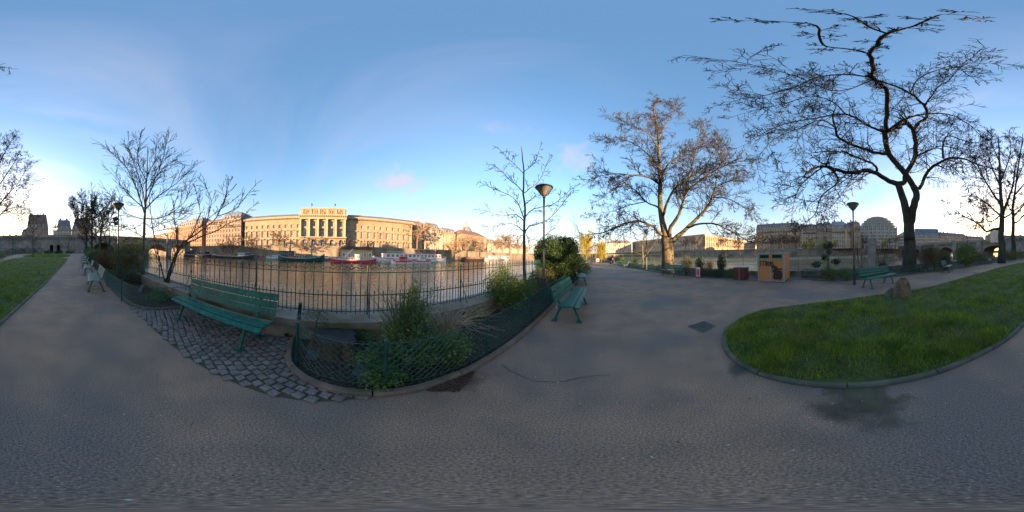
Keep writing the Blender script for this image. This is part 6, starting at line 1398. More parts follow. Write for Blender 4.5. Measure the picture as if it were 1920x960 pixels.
# ------------------------------------------------------------ iron railing on the parapet
def railing(label, pts, zb, style, h=.86, pitch=.158, maxp=300):
    c = sum(pts, Vector())/len(pts); root = thing('iron_railing', label, 'railing', (c.x,c.y,0)); o = root.location
    P = resample(pts, pitch); off = Vector((0,0,0))
    # picket with pointed finial
    mb = MB(); mb.tube([V3((0,0,.03)),V3((0,0,h-.03))], .009, 6); mb.lathe([(.009,h-.03),(.017,h-.01),(.008,h+.008),(.013,h+.02),(.002,h+.055)], 6); tall = mb.mesh('picket', iron_m)
    mb = MB(); mb.tube([V3((0,0,.0)),V3((0,0,h*.43))], .007, 5); mb.lathe([(.007,h*.43),(.011,h*.45),(.001,h*.5)], 5); short = mb.mesh('short_picket', iron_m)
    def arch(step):
        mb = MB(); n = 12; r = step/2
        mb.tube([V3((r*math.cos(math.pi*k/n), 0, h-.115+r*1.0*math.sin(math.pi*k/n))) for k in range(n+1)], .0055, 4)
        for s in (-1,1): mb.tube([V3((s*(r*.55-.028*math.cos(a)*1.0), 0, h-.075+.026*math.sin(a))) for a in [k*.7-1.6 for k in range(8)]], .0045, 4)
        return mb.mesh('scroll', iron_m)
    ar = arch(pitch) if style == 'scroll' else None
    order = sorted(range(len(P)), key=lambda i: P[i].length); near = set(order[:maxp]); fm = MB(); fs = MB(); fa = MB()
    for i, p in enumerate(P):
        q = p-o; q = Vector((q.x, q.y, zb)); d = (P[min(i+1,len(P)-1)]-P[max(i-1,0)]).normalized(); rz = math.atan2(d.y, d.x)
        if i in near: place(tall, 'picket', root, loc=q)
        else:
            n0 = len(fm.v); fm.v += [(v.co.x+q.x, v.co.y+q.y, v.co.z+q.z) for v in tall.vertices]; fm.f += [tuple(n0+k for k in f.vertices) for f in tall.polygons]; fm.m += [0]*len(tall.polygons)
        if i == len(P)-1: break
        m = (P[i]+P[i+1])/2-o; m.z = zb
        if p.length < 26:
            if i in near: place(short, 'short_picket', root, loc=m)
            else: fs.tube([m, m+Vector((0,0,h*.48))], .006, 3)
            if ar and i in near: place(ar, 'scroll', root, loc=m, rotz=rz)
            elif ar: fa.tube([m+Vector((math.cos(rz)*x, math.sin(rz)*x, z)) for x, z in ((-.079,h-.115),(-.05,h-.055),(0,h-.036),(.05,h-.055),(.079,h-.115))], .006, 3)
    rl = MB(); Q = resample(pts, 2.0)
    for a, b in zip(Q[:-1], Q[1:]):
        for z, hh in ((.055,.016),(h*.40,.016),(h-.125,.018)):
            rl = MB(); A = Vector((a.x-o.x, a.y-o.y, zb+z)); B = Vector((b.x-o.x, b.y-o.y, zb+z)); rl.beam(A, B, .026, hh)
            if min(a.length, b.length) < 30: rl.build('rail', iron_m, root)
            else:
                n0 = len(fm.v); fm.v += rl.v; fm.f += [tuple(n0+k for k in f) for f in rl.f]; fm.m += rl.m
    for i, a in enumerate(Q):
        if a.length > 30: continue
        A = Vector((a.x-o.x, a.y-o.y, zb)); d = (Q[min(i+1,len(Q)-1)]-Q[max(i-1,0)]).normalized(); n = Vector((-d.y, d.x, 0)); s = 1 if n.dot(-a) > 0 else -1
        st = MB(); st.tube([A+Vector((0,0,-.02)), A+Vector((0,0,h))], .014, 6); st.tube([A+n*s*.22, A+n*s*.14+Vector((0,0,h*.25)), A+n*s*.012+Vector((0,0,h*.62))], .009, 5); st.build('stay', iron_m, root)
    for m_, nm in ((fm,'far_pickets'),(fs,'far_short_pickets'),(fa,'far_scrolls')):
        if m_.v: tag(m_.build(nm, iron_m, root), kind='stuff')
    return root
def rdp(a, b): return [a, b]
railing('dark green iron railing with scroll arches on the river wall behind the big bench', [LP(s, 0) for s in (-60,-30,-15,-8,0,8,15,22,30,41)], .41, 'scroll')
railing('plain dark iron railing along the wide river arm behind the bin shelter', [LP(41,0)]+TIP+RIGHT[:-1], .41, 'plain', h=.98, pitch=.17)
# ------------------------------------------------------------ low wire mesh fences round the beds
def mesh_fence(label, pts, posts, h=.56, cell=.085, wr=.0030, far=14):
    c = sum(pts, Vector())/len(pts); root = thing('wire_fence', label, 'wire fence', (c.x,c.y,0)); o = Vector((c.x,c.y,0)); P = resample(pts, .1)
    L = (len(P)-1)*.1
    def at(s):
        f = max(0, min(len(P)-1.001, s/.1)); i = int(f); return P[i].lerp(P[i+1], f-i)-o
    mb = MB()
    for s_ in (1, -1):
        s = -h
        while s < L+h:
            a, b = max(s if s_ > 0 else s-h, 0), None
            # wire runs from (s,0) to (s+h,h) (or the mirror)
            s0, s1 = (s, s+h); p0 = max(0, s0); p1 = min(L, s1)
            if p1 > p0:
                f0 = (p0-s0)/h; f1 = (p1-s0)/h; n = 3; pts_ = []
                dist = at((p0+p1)/2)+o
                for k in range(n+1):
                    f = f0+(f1-f0)*k/n; ss = s0+h*f; z = (f if s_ > 0 else 1-f)*h; v = at(ss); pts_.append(Vector((v.x, v.y, .04+z)))
                mb.tube(pts_, wr*(1 if dist.length < 4 else 1.6), 3, cap=False)
            s += cell*(1 if (at(max(0,min(L,s)))+o).length < 7 else 1.6)
    w1 = mb.build('wire_mesh', wire_m, root); w1['kind'] = 'stuff'
    for z, r in ((.045,.004),(h*.5+.04,.0025),(h+.035,.0055)):
        mb = MB(); mb.tube([Vector((p.x-o.x, p.y-o.y, z)) for p in P[::2]], r, 4); mb.build('line_wire', wire_m, root)
    # scalloped top edge
    mb = MB(); s = 0
    while s < min(L, 9):
        mb.tube([at(s+u)+Vector((0,0,.037+h+v)) for u, v in ((0,0),(.02,.022),(.05,.03),(.08,.022),(.1,0))], .0022, 3, cap=False); s += .1
    o2 = mb.build('scalloped_edge', M('rusty_wire', (.10,.05,.03), (.02,.06,.05), scale=14, rough=.7), root); o2['kind'] = 'stuff'
    for p in posts:
        mb = MB(); mb.lathe([(.019,0),(.019,h+.06),(.023,h+.062),(.021,h+.085),(.006,h+.095)], 8, (p.x-o.x, p.y-o.y, 0)); mb.build('post', green_d, root)
    return root
F1 = [LP(-.62,.36), W(553,652), W(558,684), W(580,698), W(610,712), W(650,721), W(690,724), W(722,723), W(770,719), W(812,709), W(843,699), W(875,686), W(912,665), W(962,630), W(992,604), W(1022,576), W(1052,546), W(1072,528), W(1088,512), Vector((7.9,18.6,0)), Vector((11.1,24.8,0))]
F1 = smooth(F1, 1)
mesh_fence('curved green wire mesh fence round the bed with the stump', F1, [W(556,684), W(722,725), W(912,664), W(994,603), W(1033,566), W(1058,541), W(1078,521), W(1092,508)])
K2o = offset_in(K2, .14)
mesh_fence('green wire mesh fence round the left bed with the two slender trees', K2o[:24], [p for p in resample(K2o[:24], 2.1)])
K3o = offset_in(K3, -.14); mesh_fence('low dark wire fence along the bed of the wide budding tree', [Vector((11.8,2.2,0))]+K3o, K3o[::3], cell=.07, wr=.003)
K4o = offset_in(K4, .14)
mesh_fence('low dark wire fence along the bed of the huge bare tree', [Vector((10.6,-2.3,0))]+K4o[:16], K4o[1:16:2], cell=.07, wr=.003)
# the leaning dark post by the wall
q = W(557, 628); pr = thing('leaning_post', 'dark green leaning post where the wire fence meets the river wall', 'post', (q.x,q.y,0)); tp = WD(563, 570, 2.33)-Vector((q.x,q.y,0))
mb = MB(); mb.beam((0,0,0), tuple(tp), .05, .035); mb.blob(tuple(tp), (.03,.03,.03), 8, 6); mb.build('post', green_d, pr)
mb = MB(); mb.tube([V3((.0,0,.35)), V3((.05,-.12,.02))], .01, 5); mb.build('stay', green_d, pr)
# ------------------------------------------------------------ stump, slabs, graffiti, drain
q = W(640, 655); q = XY(632, 2.15); sr = thing('tree_stump', 'wide blackened tree stump in the fenced bed', 'stump', (q.x,q.y,0)); rng = random.Random(8); mb = MB(); n = 36; ring = []
for z, r in ((0,.40),(.05,.34),(.16,.295),(.27,.285),(.30,.27)):
    ring.append([Vector((math.cos(a)*r*(1+.10*math.sin(5*a)+.05*math.sin(11*a)+rng.uniform(-.03,.03)), math.sin(a)*r*(1+.10*math.sin(5*a)+.05*math.sin(11*a)), z)) for a in [2*math.pi*k/n for k in range(n)]])
for a, b in zip(ring[:-1], ring[1:]):
    for k in range(n): mb.quad(a[k], a[(k+1)%n], b[(k+1)%n], b[k])
mb.build('trunk', M('stump_bark', (.10,.065,.035), (.03,.02,.014), scale=9, rough=1, bump=1, bscale=22, stretch=(1,1,.3)), sr)
mb = MB(); mb.poly([p+Vector((0,0,.001)) for p in ring[-1]]); mb.build('cut_face', M('charred', (.022,.021,.022), (.008,.008,.009), scale=8, rough=.8, bump=1, bscale=18), sr)
for px, py, sz, rz, lab in ((588,664,.085,.25,'small dark blue-grey slab under the fence, left of the other one'),(678,697,.085,.5,'dark blue-grey slab standing in the bed behind the wire fence')):
    q = W(px, py+14); r = thing('dark_slab', lab, 'slab', (q.x,q.y,.03)); mb = MB()
    a = Vector((-q.y, q.x, 0)).normalized(); out = Vector((q.x, q.y, 0)).normalized(); up = (Vector((0,0,1))*.75+out*.65).normalized(); c = up*sz*.72; th = up.cross(a)*.02
    a2 = (a*math.cos(rz)+up*math.sin(rz)); u2 = (up*math.cos(rz)-a*math.sin(rz))
    P8_ = [c+s*a2*sz+t*u2*sz*.8 for s, t in ((-1,-1),(1,-1),(1,1),(-1,1))]; mb.hexa([p-th for p in P8_]+[p+th for p in P8_]); mb.build('slab', M('slab_blue', (.035,.05,.075), (.025,.035,.05), scale=9, rough=.6), r)
q = XY(262, 5.6); r = thing('dark_slab', 'dark slab leaning behind the left wire fence', 'slab', (q.x,q.y,.03)); mb = MB(); mb.hexa([(-.18,-.02,0),(.18,-.02,0),(.18,.02,0),(-.18,.02,0),(-.18,.12,.22),(.18,.12,.24),(.18,.16,.24),(-.18,.16,.22)]); o = mb.build('slab', MATS['slab_blue'], r); r.rotation_euler = (0,0,.9)
# drain pipe in the wall
q = LP(-1.25, .302); dr = thing('drain_pipe', 'round dark drain hole at the foot of the river wall beside the fence', 'drain', (q.x,q.y,.075)); mb = MB()
ax = LN; t1 = LD; up = Vector((0,0,1)); 
for k in range(16):
    a0, a1 = 2*math.pi*k/16, 2*math.pi*(k+1)/16; f = lambda a, r, x: t1*math.cos(a)*r+up*math.sin(a)*r+ax*x
    mb.quad(f(a0,.055,0), f(a1,.055,0), f(a1,.055,.05), f(a0,.055,.05)); mb.quad(f(a0,.055,.05), f(a1,.055,.05), f(a1,.045,.05), f(a0,.045,.05)); mb.quad(f(a0,.045,.05), f(a1,.045,.05), f(a1,.045,.003), f(a0,.045,.003))
mb.build('pipe', wall_m, dr); mb = MB(); mb.poly([t1*math.cos(2*math.pi*k/16)*.045+up*math.sin(2*math.pi*k/16)*.045+ax*.004 for k in range(16)]); mb.build('dark_opening', dark_m, dr)
gr = thing('red_graffiti', 'faded red painted scrawl on the wall behind the big bench', 'graffiti', tuple(LP(-1.9,.304))); red_m = M('faded_red', (.33,.06,.03), (.20,.10,.06), scale=30, rough=.9, lo=.4, hi=.6)
rng = random.Random(4)
for i, (s, w_, z0, z1) in enumerate(((-.62,.10,.05,.22),(-.49,.09,.08,.24),(-.38,.10,.04,.21),(-.25,.09,.06,.24),(-.13,.10,.05,.2),(0,.07,.10,.2),(.1,.08,.06,.16),(.22,.1,.05,.12))):
    mb = MB(); n = 10; pts = []
    for k in range(n): a = 2*math.pi*k/n; pts.append(LD*(s+math.cos(a)*w_*.6*rng.uniform(.6,1.2))+Vector((0,0,(z0+z1)/2+math.sin(a)*(z1-z0)*.55*rng.uniform(.6,1.15)))+LN*(.001+i*.0004))
    mb.poly(pts); mb.build('paint_patch', red_m, gr)
# ------------------------------------------------------------ benches
def make_bench(name, label, slat_m, leg_m, L=1.95):
    r = thing(name, label, 'bench', (0,0,0), 0, 'green slatted park benches')
    def slat(y, z, tilt, w_, nm, hm):
        mb = MB(); t = .016; c, s = math.cos(tilt), math.sin(tilt); q = []
        prof = [(-w_/2,-t),(w_/2,-t),(w_/2,t*.6),(w_/2-.007,t),(-w_/2+.007,t),(-w_/2,t*.6)]
        for x in (-L/2, L/2): q.append([(x, y+u*c-v*s, z+u*s+v*c) for u, v in prof])
        n = len(prof); mb.v = q[0]+q[1]; mb.f = [tuple(range(n))[::-1], tuple(range(n,2*n))]+[(k,(k+1)%n,n+(k+1)%n,n+k) for k in range(n)]; mb.f = [f[::-1] for f in mb.f]; mb.m = [0]*len(mb.f)
        mb.build(nm, slat_m, r)
    for y, z, t in ((-.235,.425,.30),(-.125,.445,.03),(-.015,.435,-.07),(.095,.425,-.07)): slat(y, z, t, .098, 'seat_slat', 0)
    for k, (y, z) in enumerate(((.205,.545),(.24,.66),(.275,.775))): slat(y, z, 1.27, .102, 'back_slat', 0)
    for s in (-1, 1):
        x = s*L*.36
        lg = MB(); lg.beam((x,-.12,.41),(x,-.265,.03), .045, .03, up=(1,0,0)); lg.build('leg', leg_m, r)
        ft = MB(); ft.box(x-.05,x+.05,-.32,-.20,0,.03); ft.build('foot', leg_m, r)
        lg = MB(); lg.beam((x,.10,.405),(x,.20,.22), .045,.03, up=(1,0,0)); lg.beam((x,.195,.23),(x,.27,.03), .045,.03, up=(1,0,0)); lg.build('leg', leg_m, r)
        ft = MB(); ft.box(x-.05,x+.05,.23,.34,0,.03); ft.build('foot', leg_m, r)
        fr = MB(); fr.beam((x,-.25,.395),(x,.17,.40), .04,.028, up=(1,0,0)); fr.build('seat_bracket', leg_m, r)
        fr = MB(); fr.beam((x,.15,.41),(x,.205,.50), .04,.028, up=(1,0,0)); fr.beam((x,.217,.495),(x,.308,.80), .04,.024, up=(1,0,0)); fr.build('back_bracket', leg_m, r)
    return r
B0 = make_bench('park_bench', 'large green bench on the cobbles in front of the river railing', green_p, green_p, 2.05)
def bench_at(o, fa, fb):     # seat it on the two front feet seen in the picture
    d = (fb-fa); L = d.length; d.normalize(); o.rotation_euler = (0,0,math.atan2(d.y,d.x)); o.location = (fa+fb)/2+Vector((-d.y,d.x,0))*.26; return o
bench_at(B0, W(336,603), W(446,658))
def face(px, d, deg, lab, pale=False, sc=1.0):
    p = XY(px, d); src = BP if pale else B0
    return dup(src, (p.x,p.y,0), deg*D2R, lab, sc)
BP = make_bench('park_bench', 'nearest pale-slatted bench on the long straight path', green_sheen, green_d)
p = XY(178, 6.4); BP.location = (p.x,p.y,0); BP.rotation_euler = (0,0,(60)*D2R)
face(166, 10.4, 60, 'second pale bench along the long straight path', True)
for px, d, lab in ((160,15,'third bench along the straight path, under the dark bushes'),(157.5,19,'fourth bench along the straight path'),(156,24,'fifth tiny bench along the straight path'),(155,30,'sixth and farthest bench along the straight path')): face(px, d, 60, lab, True)
bench_at(dup(B0, (0,0,0), 0, '' or 'green bench beside the wire fence with the leaning pink notice'), W(1087,603), W(1098,571))
dup(BP, (3.75,8.35,0), 67*D2R, 'pale bench at the foot of the hedge ball, beyond the nearer green one')
dup(BP, (6.3,14.0,0), 66*D2R, 'third bench along the fence towards the tip of the island'); dup(B0, (8.1,18.0,0), 66*D2R, 'small distant bench near the thin lamp at the tip')
dup(B0, (10.1,6.9,0), -108*D2R, 'green bench in front of the wide budding tree')
dup(BP, (13.9,16.9,0), -112*D2R, 'pale green bench beyond the one under the wide budding tree')
dup(B0, (16.2,22.6,0), -112*D2R, 'bench on which the person with dark jacket sits')
p = XY(1647, 7.3); dup(B0, p, -78*D2R, 'dark green bench behind the standing rock')
p = XY(1776, 12.2); dup(BP, p, -72*D2R, 'pale green bench between the huge trunk and the round shrub')
p = XY(1854, 19.5); dup(BP, p, -72*D2R, 'pale bench left of the thick trunk at the right edge'); p = XY(1867, 25); dup(B0, p, -72*D2R, 'darker bench directly behind the pale one near the thick trunk')
p = XY(1909, 29); dup(BP, p, -72*D2R, 'small pale bench right of the thinner tall trunk'); p = XY(1919, 34); dup(BP, p, -72*D2R, 'tiny pale bench at the extreme right edge')
p = XY(4, 33); dup(BP, p, -72*D2R, 'nearest bench at the far left edge'); p = XY(11, 38); dup(BP, p, -72*D2R, 'second bench at the far left edge, beside the orange shrub'); p = XY(2, 28.5); dup(B0, p, -72*D2R, 'darker bench cut by the far left edge')
# ------------------------------------------------------------ lamps
glassl = M('lamp_glass', (.20,.185,.16), (.14,.13,.115), scale=3, rough=.25); lampm = M('lamp_paint', (.03,.042,.045), (.02,.03,.032), scale=6, rough=.5)
def make_lamp(label, H=3.72):
    r = thing('street_lamp', label, 'street lamp', (0,0,0), 0, 'conical street lamps')
    mb = MB(); mb.lathe([(.075,0),(.075,.06),(.06,.08),(.058,.75),(.066,.77),(.066,.82),(.038,.86),(.034,H-.42),(.05,H-.40),(.05,H-.34)], 12); mb.build('pole', lampm, r, False)
    mb = MB(); mb.lathe([(.055,H-.34),(.10,H-.30),(.262,H-.075),(.255,H-.07)], 16); mb.build('glass_cone', glassl, r)
    mb = MB(); mb.lathe([(.268,H-.085),(.285,H-.06),(.28,H-.035),(.10,H+.0),(.03,H+.012)], 20); mb.build('cap', lampm, r)
    for k in range(6):
        a = k*math.pi/3; mb = MB(); mb.tube([V3((math.cos(a)*.06,math.sin(a)*.06,H-.345)), V3((math.cos(a)*.108,math.sin(a)*.108,H-.30)), V3((math.cos(a)*.268,math.sin(a)*.268,H-.07))], .008, 4); mb.build('rib', lampm, r)
    return r
L0_ = make_lamp('conical street lamp rising from the bed beside the slender tree'); L0_.location = XY(1019.5, 4.95)
dup(L0_, XY(1601, 7.6), 0, 'conical street lamp behind the dark green bench on the right', 1.04)
lb = dup(L0_, XY(221.5, 7.9), 0, 'conical lamp with a spotlight on its post, above the left bed', 1.02)
sp = thing('spotlight', 'dark spotlight clamped below the conical lamp at left', 'spotlight', lb.location+Vector((0,0,2.95))); mb = MB(); mb.tube([V3((.02,-.05,.1)),V3((.13,-.22,.02))], [.10,.12], 12); mb.build('housing', lampm, sp)
mb = MB(); mb.tube([V3((.02,.05,-.14)),V3((.16,-.12,-.2))], [.08,.10], 12); mb.build('second_housing', lampm, sp); mb = MB(); mb.tube([V3((0,0,.15)),V3((.04,-.1,0)),V3((0,0,-.25))], .02, 5); mb.build('bracket', lampm, sp)
lc = dup(L0_, XY(1117.5, 34), 0, 'distant lamp with side spotlights near the willow', 1.05); 
lf = dup(L0_, XY(1889.5, 42), 0, 'small distant lamp between the two tall trunks on the right', 1.25)
rt = M('rust_red', (.20,.05,.03), rough=.6)
dp = XY(1117.2, 33.6); r = thing('spotlight_mast', 'reddish mast carrying two side spotlights in front of the willow', 'mast', dp); mb = MB(); mb.lathe([(.11,0),(.09,.6),(.06,.7),(.05,3.3)], 8); mb.build('pole', rt, r)
for s in (-1,1):
    mb = MB(); mb.tube([V3((0,0,2.95)),V3((s*.5,0,2.95))], .03, 4); mb.build('arm', lampm, r); mb = MB(); mb.box(s*.55-.18,s*.55+.18,-.12,.12,2.86,3.06); mb.build('spotlight', lampm, r)
dp = XY(1212, 17); r = thing('spotlight_mast', 'dark mast with a cluster of spotlights left of the wide trunk', 'mast', dp); mb = MB(); mb.lathe([(.09,0),(.07,.9),(.045,1.0),(.04,4.3)], 8); mb.build('pole', lampm, r)
for k in range(3): mb = MB(); a = k*2.1; mb.tube([V3((.05*math.cos(a),.05*math.sin(a),3.95+k*.14)),V3((.22*math.cos(a),.22*math.sin(a),3.9+k*.14))], [.10,.12], 10); mb.build('spotlight', lampm, r)
# thin pole by the leaning shrub, grey pillar on the right
q = XY(313.5, 6.2); r = thing('thin_post', 'thin green post standing between the leaning shrub and the railing', 'post', q); mb = MB(); mb.lathe([(.018,0),(.018,2.02),(.024,2.03),(.01,2.06)], 8); mb.build('post', green_d, r)
q = XY(80.5, 60); r = thing('flag_mast', 'thin white pole on the small oval lawn', 'pole', q); mb = MB(); mb.lathe([(.05,0),(.04,3.8),(.12,3.85),(.1,4.05)], 6); mb.build('pole', st_grey, r)
q = XY(1634.5, 12.2); r = thing('grey_pillar', 'square grey stone pillar with a lit edge above the river wall', 'pillar', (q.x,q.y,0), .35); mb = MB(); mb.box(-.22,.22,-.2,.2,-.0,2.40); mb.build('shaft', M('pillar_stone', (.30,.29,.28), (.22,.21,.21), scale=2, rough=.8, bump=.4, bscale=20), r)
mb = MB(); mb.box(-.26,.26,-.24,.24,2.403,2.52); mb.build('cap', MATS['pillar_stone'], r)
p = XY(1612, 11.4); root = thing('crooked_shrub', 'bare crooked shrub twisting up left of the grey pillar', 'shrub', (p.x,p.y,0)); stems(root, 7, 2.5, 1.0, .022, 131, m=bark_d, kids=5)
p = XY(1650, 11.6); root = thing('crooked_shrub', 'bare crooked shrub twisting up right of the grey pillar', 'shrub', (p.x,p.y,0)); stems(root, 8, 2.7, 1.4, .024, 132, m=bark_d, kids=6)
p = XY(1732, 11.8); root = thing('twiggy_shrub', 'leafless twiggy shrub against the right side of the huge trunk', 'shrub', (p.x,p.y,0)); stems(root, 22, 1.5, .7, .008, 133, m=stem_m, kids=4)
# ------------------------------------------------------------ bin shelter with graffiti
cA = W(1432, 528.5); cB = W(1474, 530)
c0 = W(1421.5, 527.5); c1 = W(1471.5, 530.0); dv = c1-c0; Wd = dv.length; rz = math.atan2(dv.y, dv.x)
woodp = M('shelter_wood', (.52,.22,.06), (.38,.155,.042), scale=7, rough=.55, space='Object', stretch=(6,6,.6)); alu = M('shelter_frame', (.30,.34,.37), (.24,.28,.31), scale=5, rough=.4, metal=.3); lime = M('lime_trim', (.10,.30,.10), rough=.5); paint_b = M('black_spray', (.012,.010,.010), (.035,.015,.010), scale=9, rough=.6)
r = thing('bin_shelter', 'orange wooden recycling cabinet with a grey frame and black graffiti', 'bin', (c0.x,c0.y,0), rz, None)
H = ZZ(1445, 475.5, c0.length); Dp = .95; fw = .075
for x0, x1 in ((0,fw),(Wd/2-fw/2,Wd/2+fw/2),(Wd-fw,Wd)): mb = MB(); mb.box(x0,x1,-.02,.03,.03,H-.02 if x0 != Wd/2-fw/2 else H*.78); mb.build('frame_post', alu, r)
for x0, x1 in ((0,fw),(Wd-fw,Wd)): mb = MB(); mb.box(x0,x1,Dp-.05,Dp,.03,H-.02); mb.build('frame_post', alu, r)
for z0, z1 in ((.03,.085),(H*.775,H*.80)): mb = MB(); mb.box(fw+.002,Wd-fw-.002,-.024,.026,z0,z1) if z0 > .1 else mb.box(fw+.002,Wd-fw-.002,-.018,.026,z0,z1); mb.build('frame_rail', alu, r)
mb = MB(); mb.box(-.03,Wd+.03,-.05,Dp+.03,H-.018,H+.04); mb.build('roof', alu, r)
mb = MB(); mb.box(fw,Wd-fw,.08,Dp-.06,.04,H*.77); mb.box(fw,Wd-fw,.30,Dp-.06,H*.772,H-.03); mb.build('inner_case', dark_m, r)
np_ = 5
for door in (0,1):
    X0 = fw+.004 if door == 0 else Wd/2+fw/2+.004; X1 = Wd/2-fw/2-.004 if door == 0 else Wd-fw-.004; pw = (X1-X0)/np_
    for k in range(np_): mb = MB(); mb.box(X0+k*pw+.003,X0+(k+1)*pw-.003,.0,.025,.09,H*.77); mb.build('plank', woodp, r)
    z0, z1 = H*.81, H-.03; mb = MB(); mb.box(X0,X1,-.01,.02,z0,z0+.05); mb.box(X0,X1,-.01,.02,z1-.05,z1); mb.box(X0,X0+.05,-.01,.02,z0+.051,z1-.051); mb.box(X1-.06,X1,-.01,.02,z0+.051,z1-.051); mb.build('opening_frame', lime, r)
    mb = MB(); mb.box(X0+.05,X1-.06,.015,.07,z0+.05,z1-.05); mb.build('opening', dark_m, r)
mb = MB(); mb.box(Wd/2-.085,Wd/2+.085,-.028,-.0105,H*.81,H-.03); mb.build('centre_panel', woodp, r)
mb = MB(); mb.quad((Wd/2-.04,-.0295,H*.86),(Wd/2+.04,-.0295,H*.86),(Wd/2+.04,-.0295,H*.91),(Wd/2-.04,-.0295,H*.91)); mb.build('red_sticker', M('sticker_red', (.5,.06,.03), rough=.5), r)
for k in range(6):
    y0 = .035+k*(Dp-.1)/6; 
    for xs in ((Wd-.03,Wd-.005),(.005,.03)): mb = MB(); mb.box(xs[0],xs[1],y0+.003,y0+(Dp-.1)/6-.003,.09,H-.03); mb.build('side_plank', woodp, r)
# sprayed letters S T R O I S and the scribble below
def stroke(mb, pts, w_, y=-.027):
    for a, b in zip(pts[:-1], pts[1:]):
        a = Vector((a[0], 0, a[1])); b = Vector((b[0], 0, b[1])); d = (b-a).normalized(); n = Vector((-d.z, 0, d.x))*w_/2; e = d*w_*.3
        mb.poly([tuple(v+Vector((0,y,0))) for v in (a-e-n, a-e*1.4, b+e*1.4, b+e-n)][::1]) if False else mb.quad(*[tuple(v+Vector((0,y,0))) for v in (a-e-n, b+e-n, b+e+n, a-e+n)])
kx = Wd/50.0; X = lambda px: (px-1421.5)*kx/1.0; Z = lambda py: ZZ(1445, py, c0.length+.02)
G = lambda x, y: (X(1410+x/12)*1.0, Z(460+y/12))
let = [[(235,360),(200,355),(190,385),(225,405),(220,435),(180,450)],[(255,360),(320,350)],[(285,355),(275,450)],[(325,450),(330,365),(350,360),(355,385),(330,405),(360,450)],[(385,370),(372,410),(385,450),(410,440),(415,390),(400,365),(385,370)],[(440,345),(440,460)],[(495,375),(465,380),(462,405),(498,420),(498,450),(455,462)]]
for li, l in enumerate(let):
    mb = MB(); stroke(mb, [G(*q) for q in l], .045, -.0275-.0006*li); mb.build('sprayed_letter', paint_b, r)
scr = [[(480,460),(570,475),(575,505),(520,510)],[(470,490),(540,520),(480,570),(560,580)],[(585,520),(680,515)],[(530,460),(545,540),(520,620),(500,700),(545,735)],[(560,500),(570,600),(575,720)],[(600,540),(600,640),(605,730)],[(640,560),(635,720)],[(670,570),(680,650),(660,720)],[(520,640),(670,630)],[(510,690),(660,690)],[(530,580),(660,570)],[(540,720),(650,725)],[(550,610),(660,660)],[(525,660),(650,600)]]
mb = MB()
for li, l in enumerate(scr): stroke(mb, [G(*q) for q in l], .075, -.034-.0006*li)
o = mb.build('sprayed_scribble', paint_b, r); o['kind'] = 'stuff'
# red bin box and notices
q = W(1390, 524.5); r = thing('red_bin', 'dark red slatted box bin beside the low green shrub', 'bin', (q.x,q.y,0), rz+.1); redw = M('dark_red_wood', (.11,.02,.016), (.07,.014,.012), scale=6, rough=.6)
for k in range(9): mb = MB(); mb.box(-.36+k*.08,-.285+k*.08,-.30,-.27,.03,.72); mb.build('slat', redw, r); mb = MB(); mb.box(.33,.36,-.265+k*.062,-.21+k*.062,.03,.72); mb.build('slat', redw, r)
mb = MB(); mb.box(-.33,.325,-.265,.29,.03,.66); mb.build('liner', dark_m, r); mb = MB(); mb.box(-.38,.38,-.32,.32,.722,.76); mb.build('lid', M('lid_plum', (.20,.06,.09), rough=.6), r); mb = MB(); mb.box(.0,.07,-.335,-.305,0,.72); mb.build('post', M('post_tan', (.22,.13,.08), rough=.7), r)
notw = M('notice_white', (.62,.62,.64), rough=.5); notp = M('notice_pink', (.62,.10,.17), (.55,.08,.14), scale=20, rough=.5)
def notice(label, loc, rz, w_, h, z0, lean=0):
    r = thing('notice_board', label, 'notice', loc, rz); mb = MB(); mb.hexa([(-w_/2,-.006,z0),(w_/2,-.006,z0),(w_/2,.006,z0),(-w_/2,.006,z0),(-w_/2,-.006+lean,z0+h),(w_/2,-.006+lean,z0+h),(w_/2,.006+lean,z0+h),(-w_/2,.006+lean,z0+h)]); mb.build('board', notw, r)
    f = lambda t: lean*t-.0085; mb = MB(); a, b = .08, .80; x = w_*.40; mb.quad((-x,f(a),z0+h*a),(x,f(a),z0+h*a),(x,f(b),z0+h*b),(-x,f(b),z0+h*b)); mb.build('printed_panel', notp, r)
    mb = MB(); 
    for k in range(5): a = .2+k*.1; mb.quad((-x*.6,f(a)-.002,z0+h*a),(x*(.7-.15*(k%2)),f(a)-.002,z0+h*a),(x*(.7-.15*(k%2)),f(a+.03)-.002,z0+h*(a+.03)),(-x*.6,f(a+.03)-.002,z0+h*(a+.03)))
    mb.build('printed_lines', M('print_dark', (.25,.03,.06), rough=.5), r)
    return r
q = W(1310, 522); notice('white and pink notice standing on the wire fence before the wide tree', (q.x-.1,q.y,0), rz-.05, .42, .60, .14)
q = XY(1041.5, 4.15); notice('leaning white and pink notice on the fence beside the green bench', (q.x+.04,q.y,0), math.atan2(.92,.38), .24, .62, .12, 0)
q = XY(1121, 37); notice('tiny pink notice on the railing at the island tip', (q.x,q.y,0), -.5, .55, .7, .35)
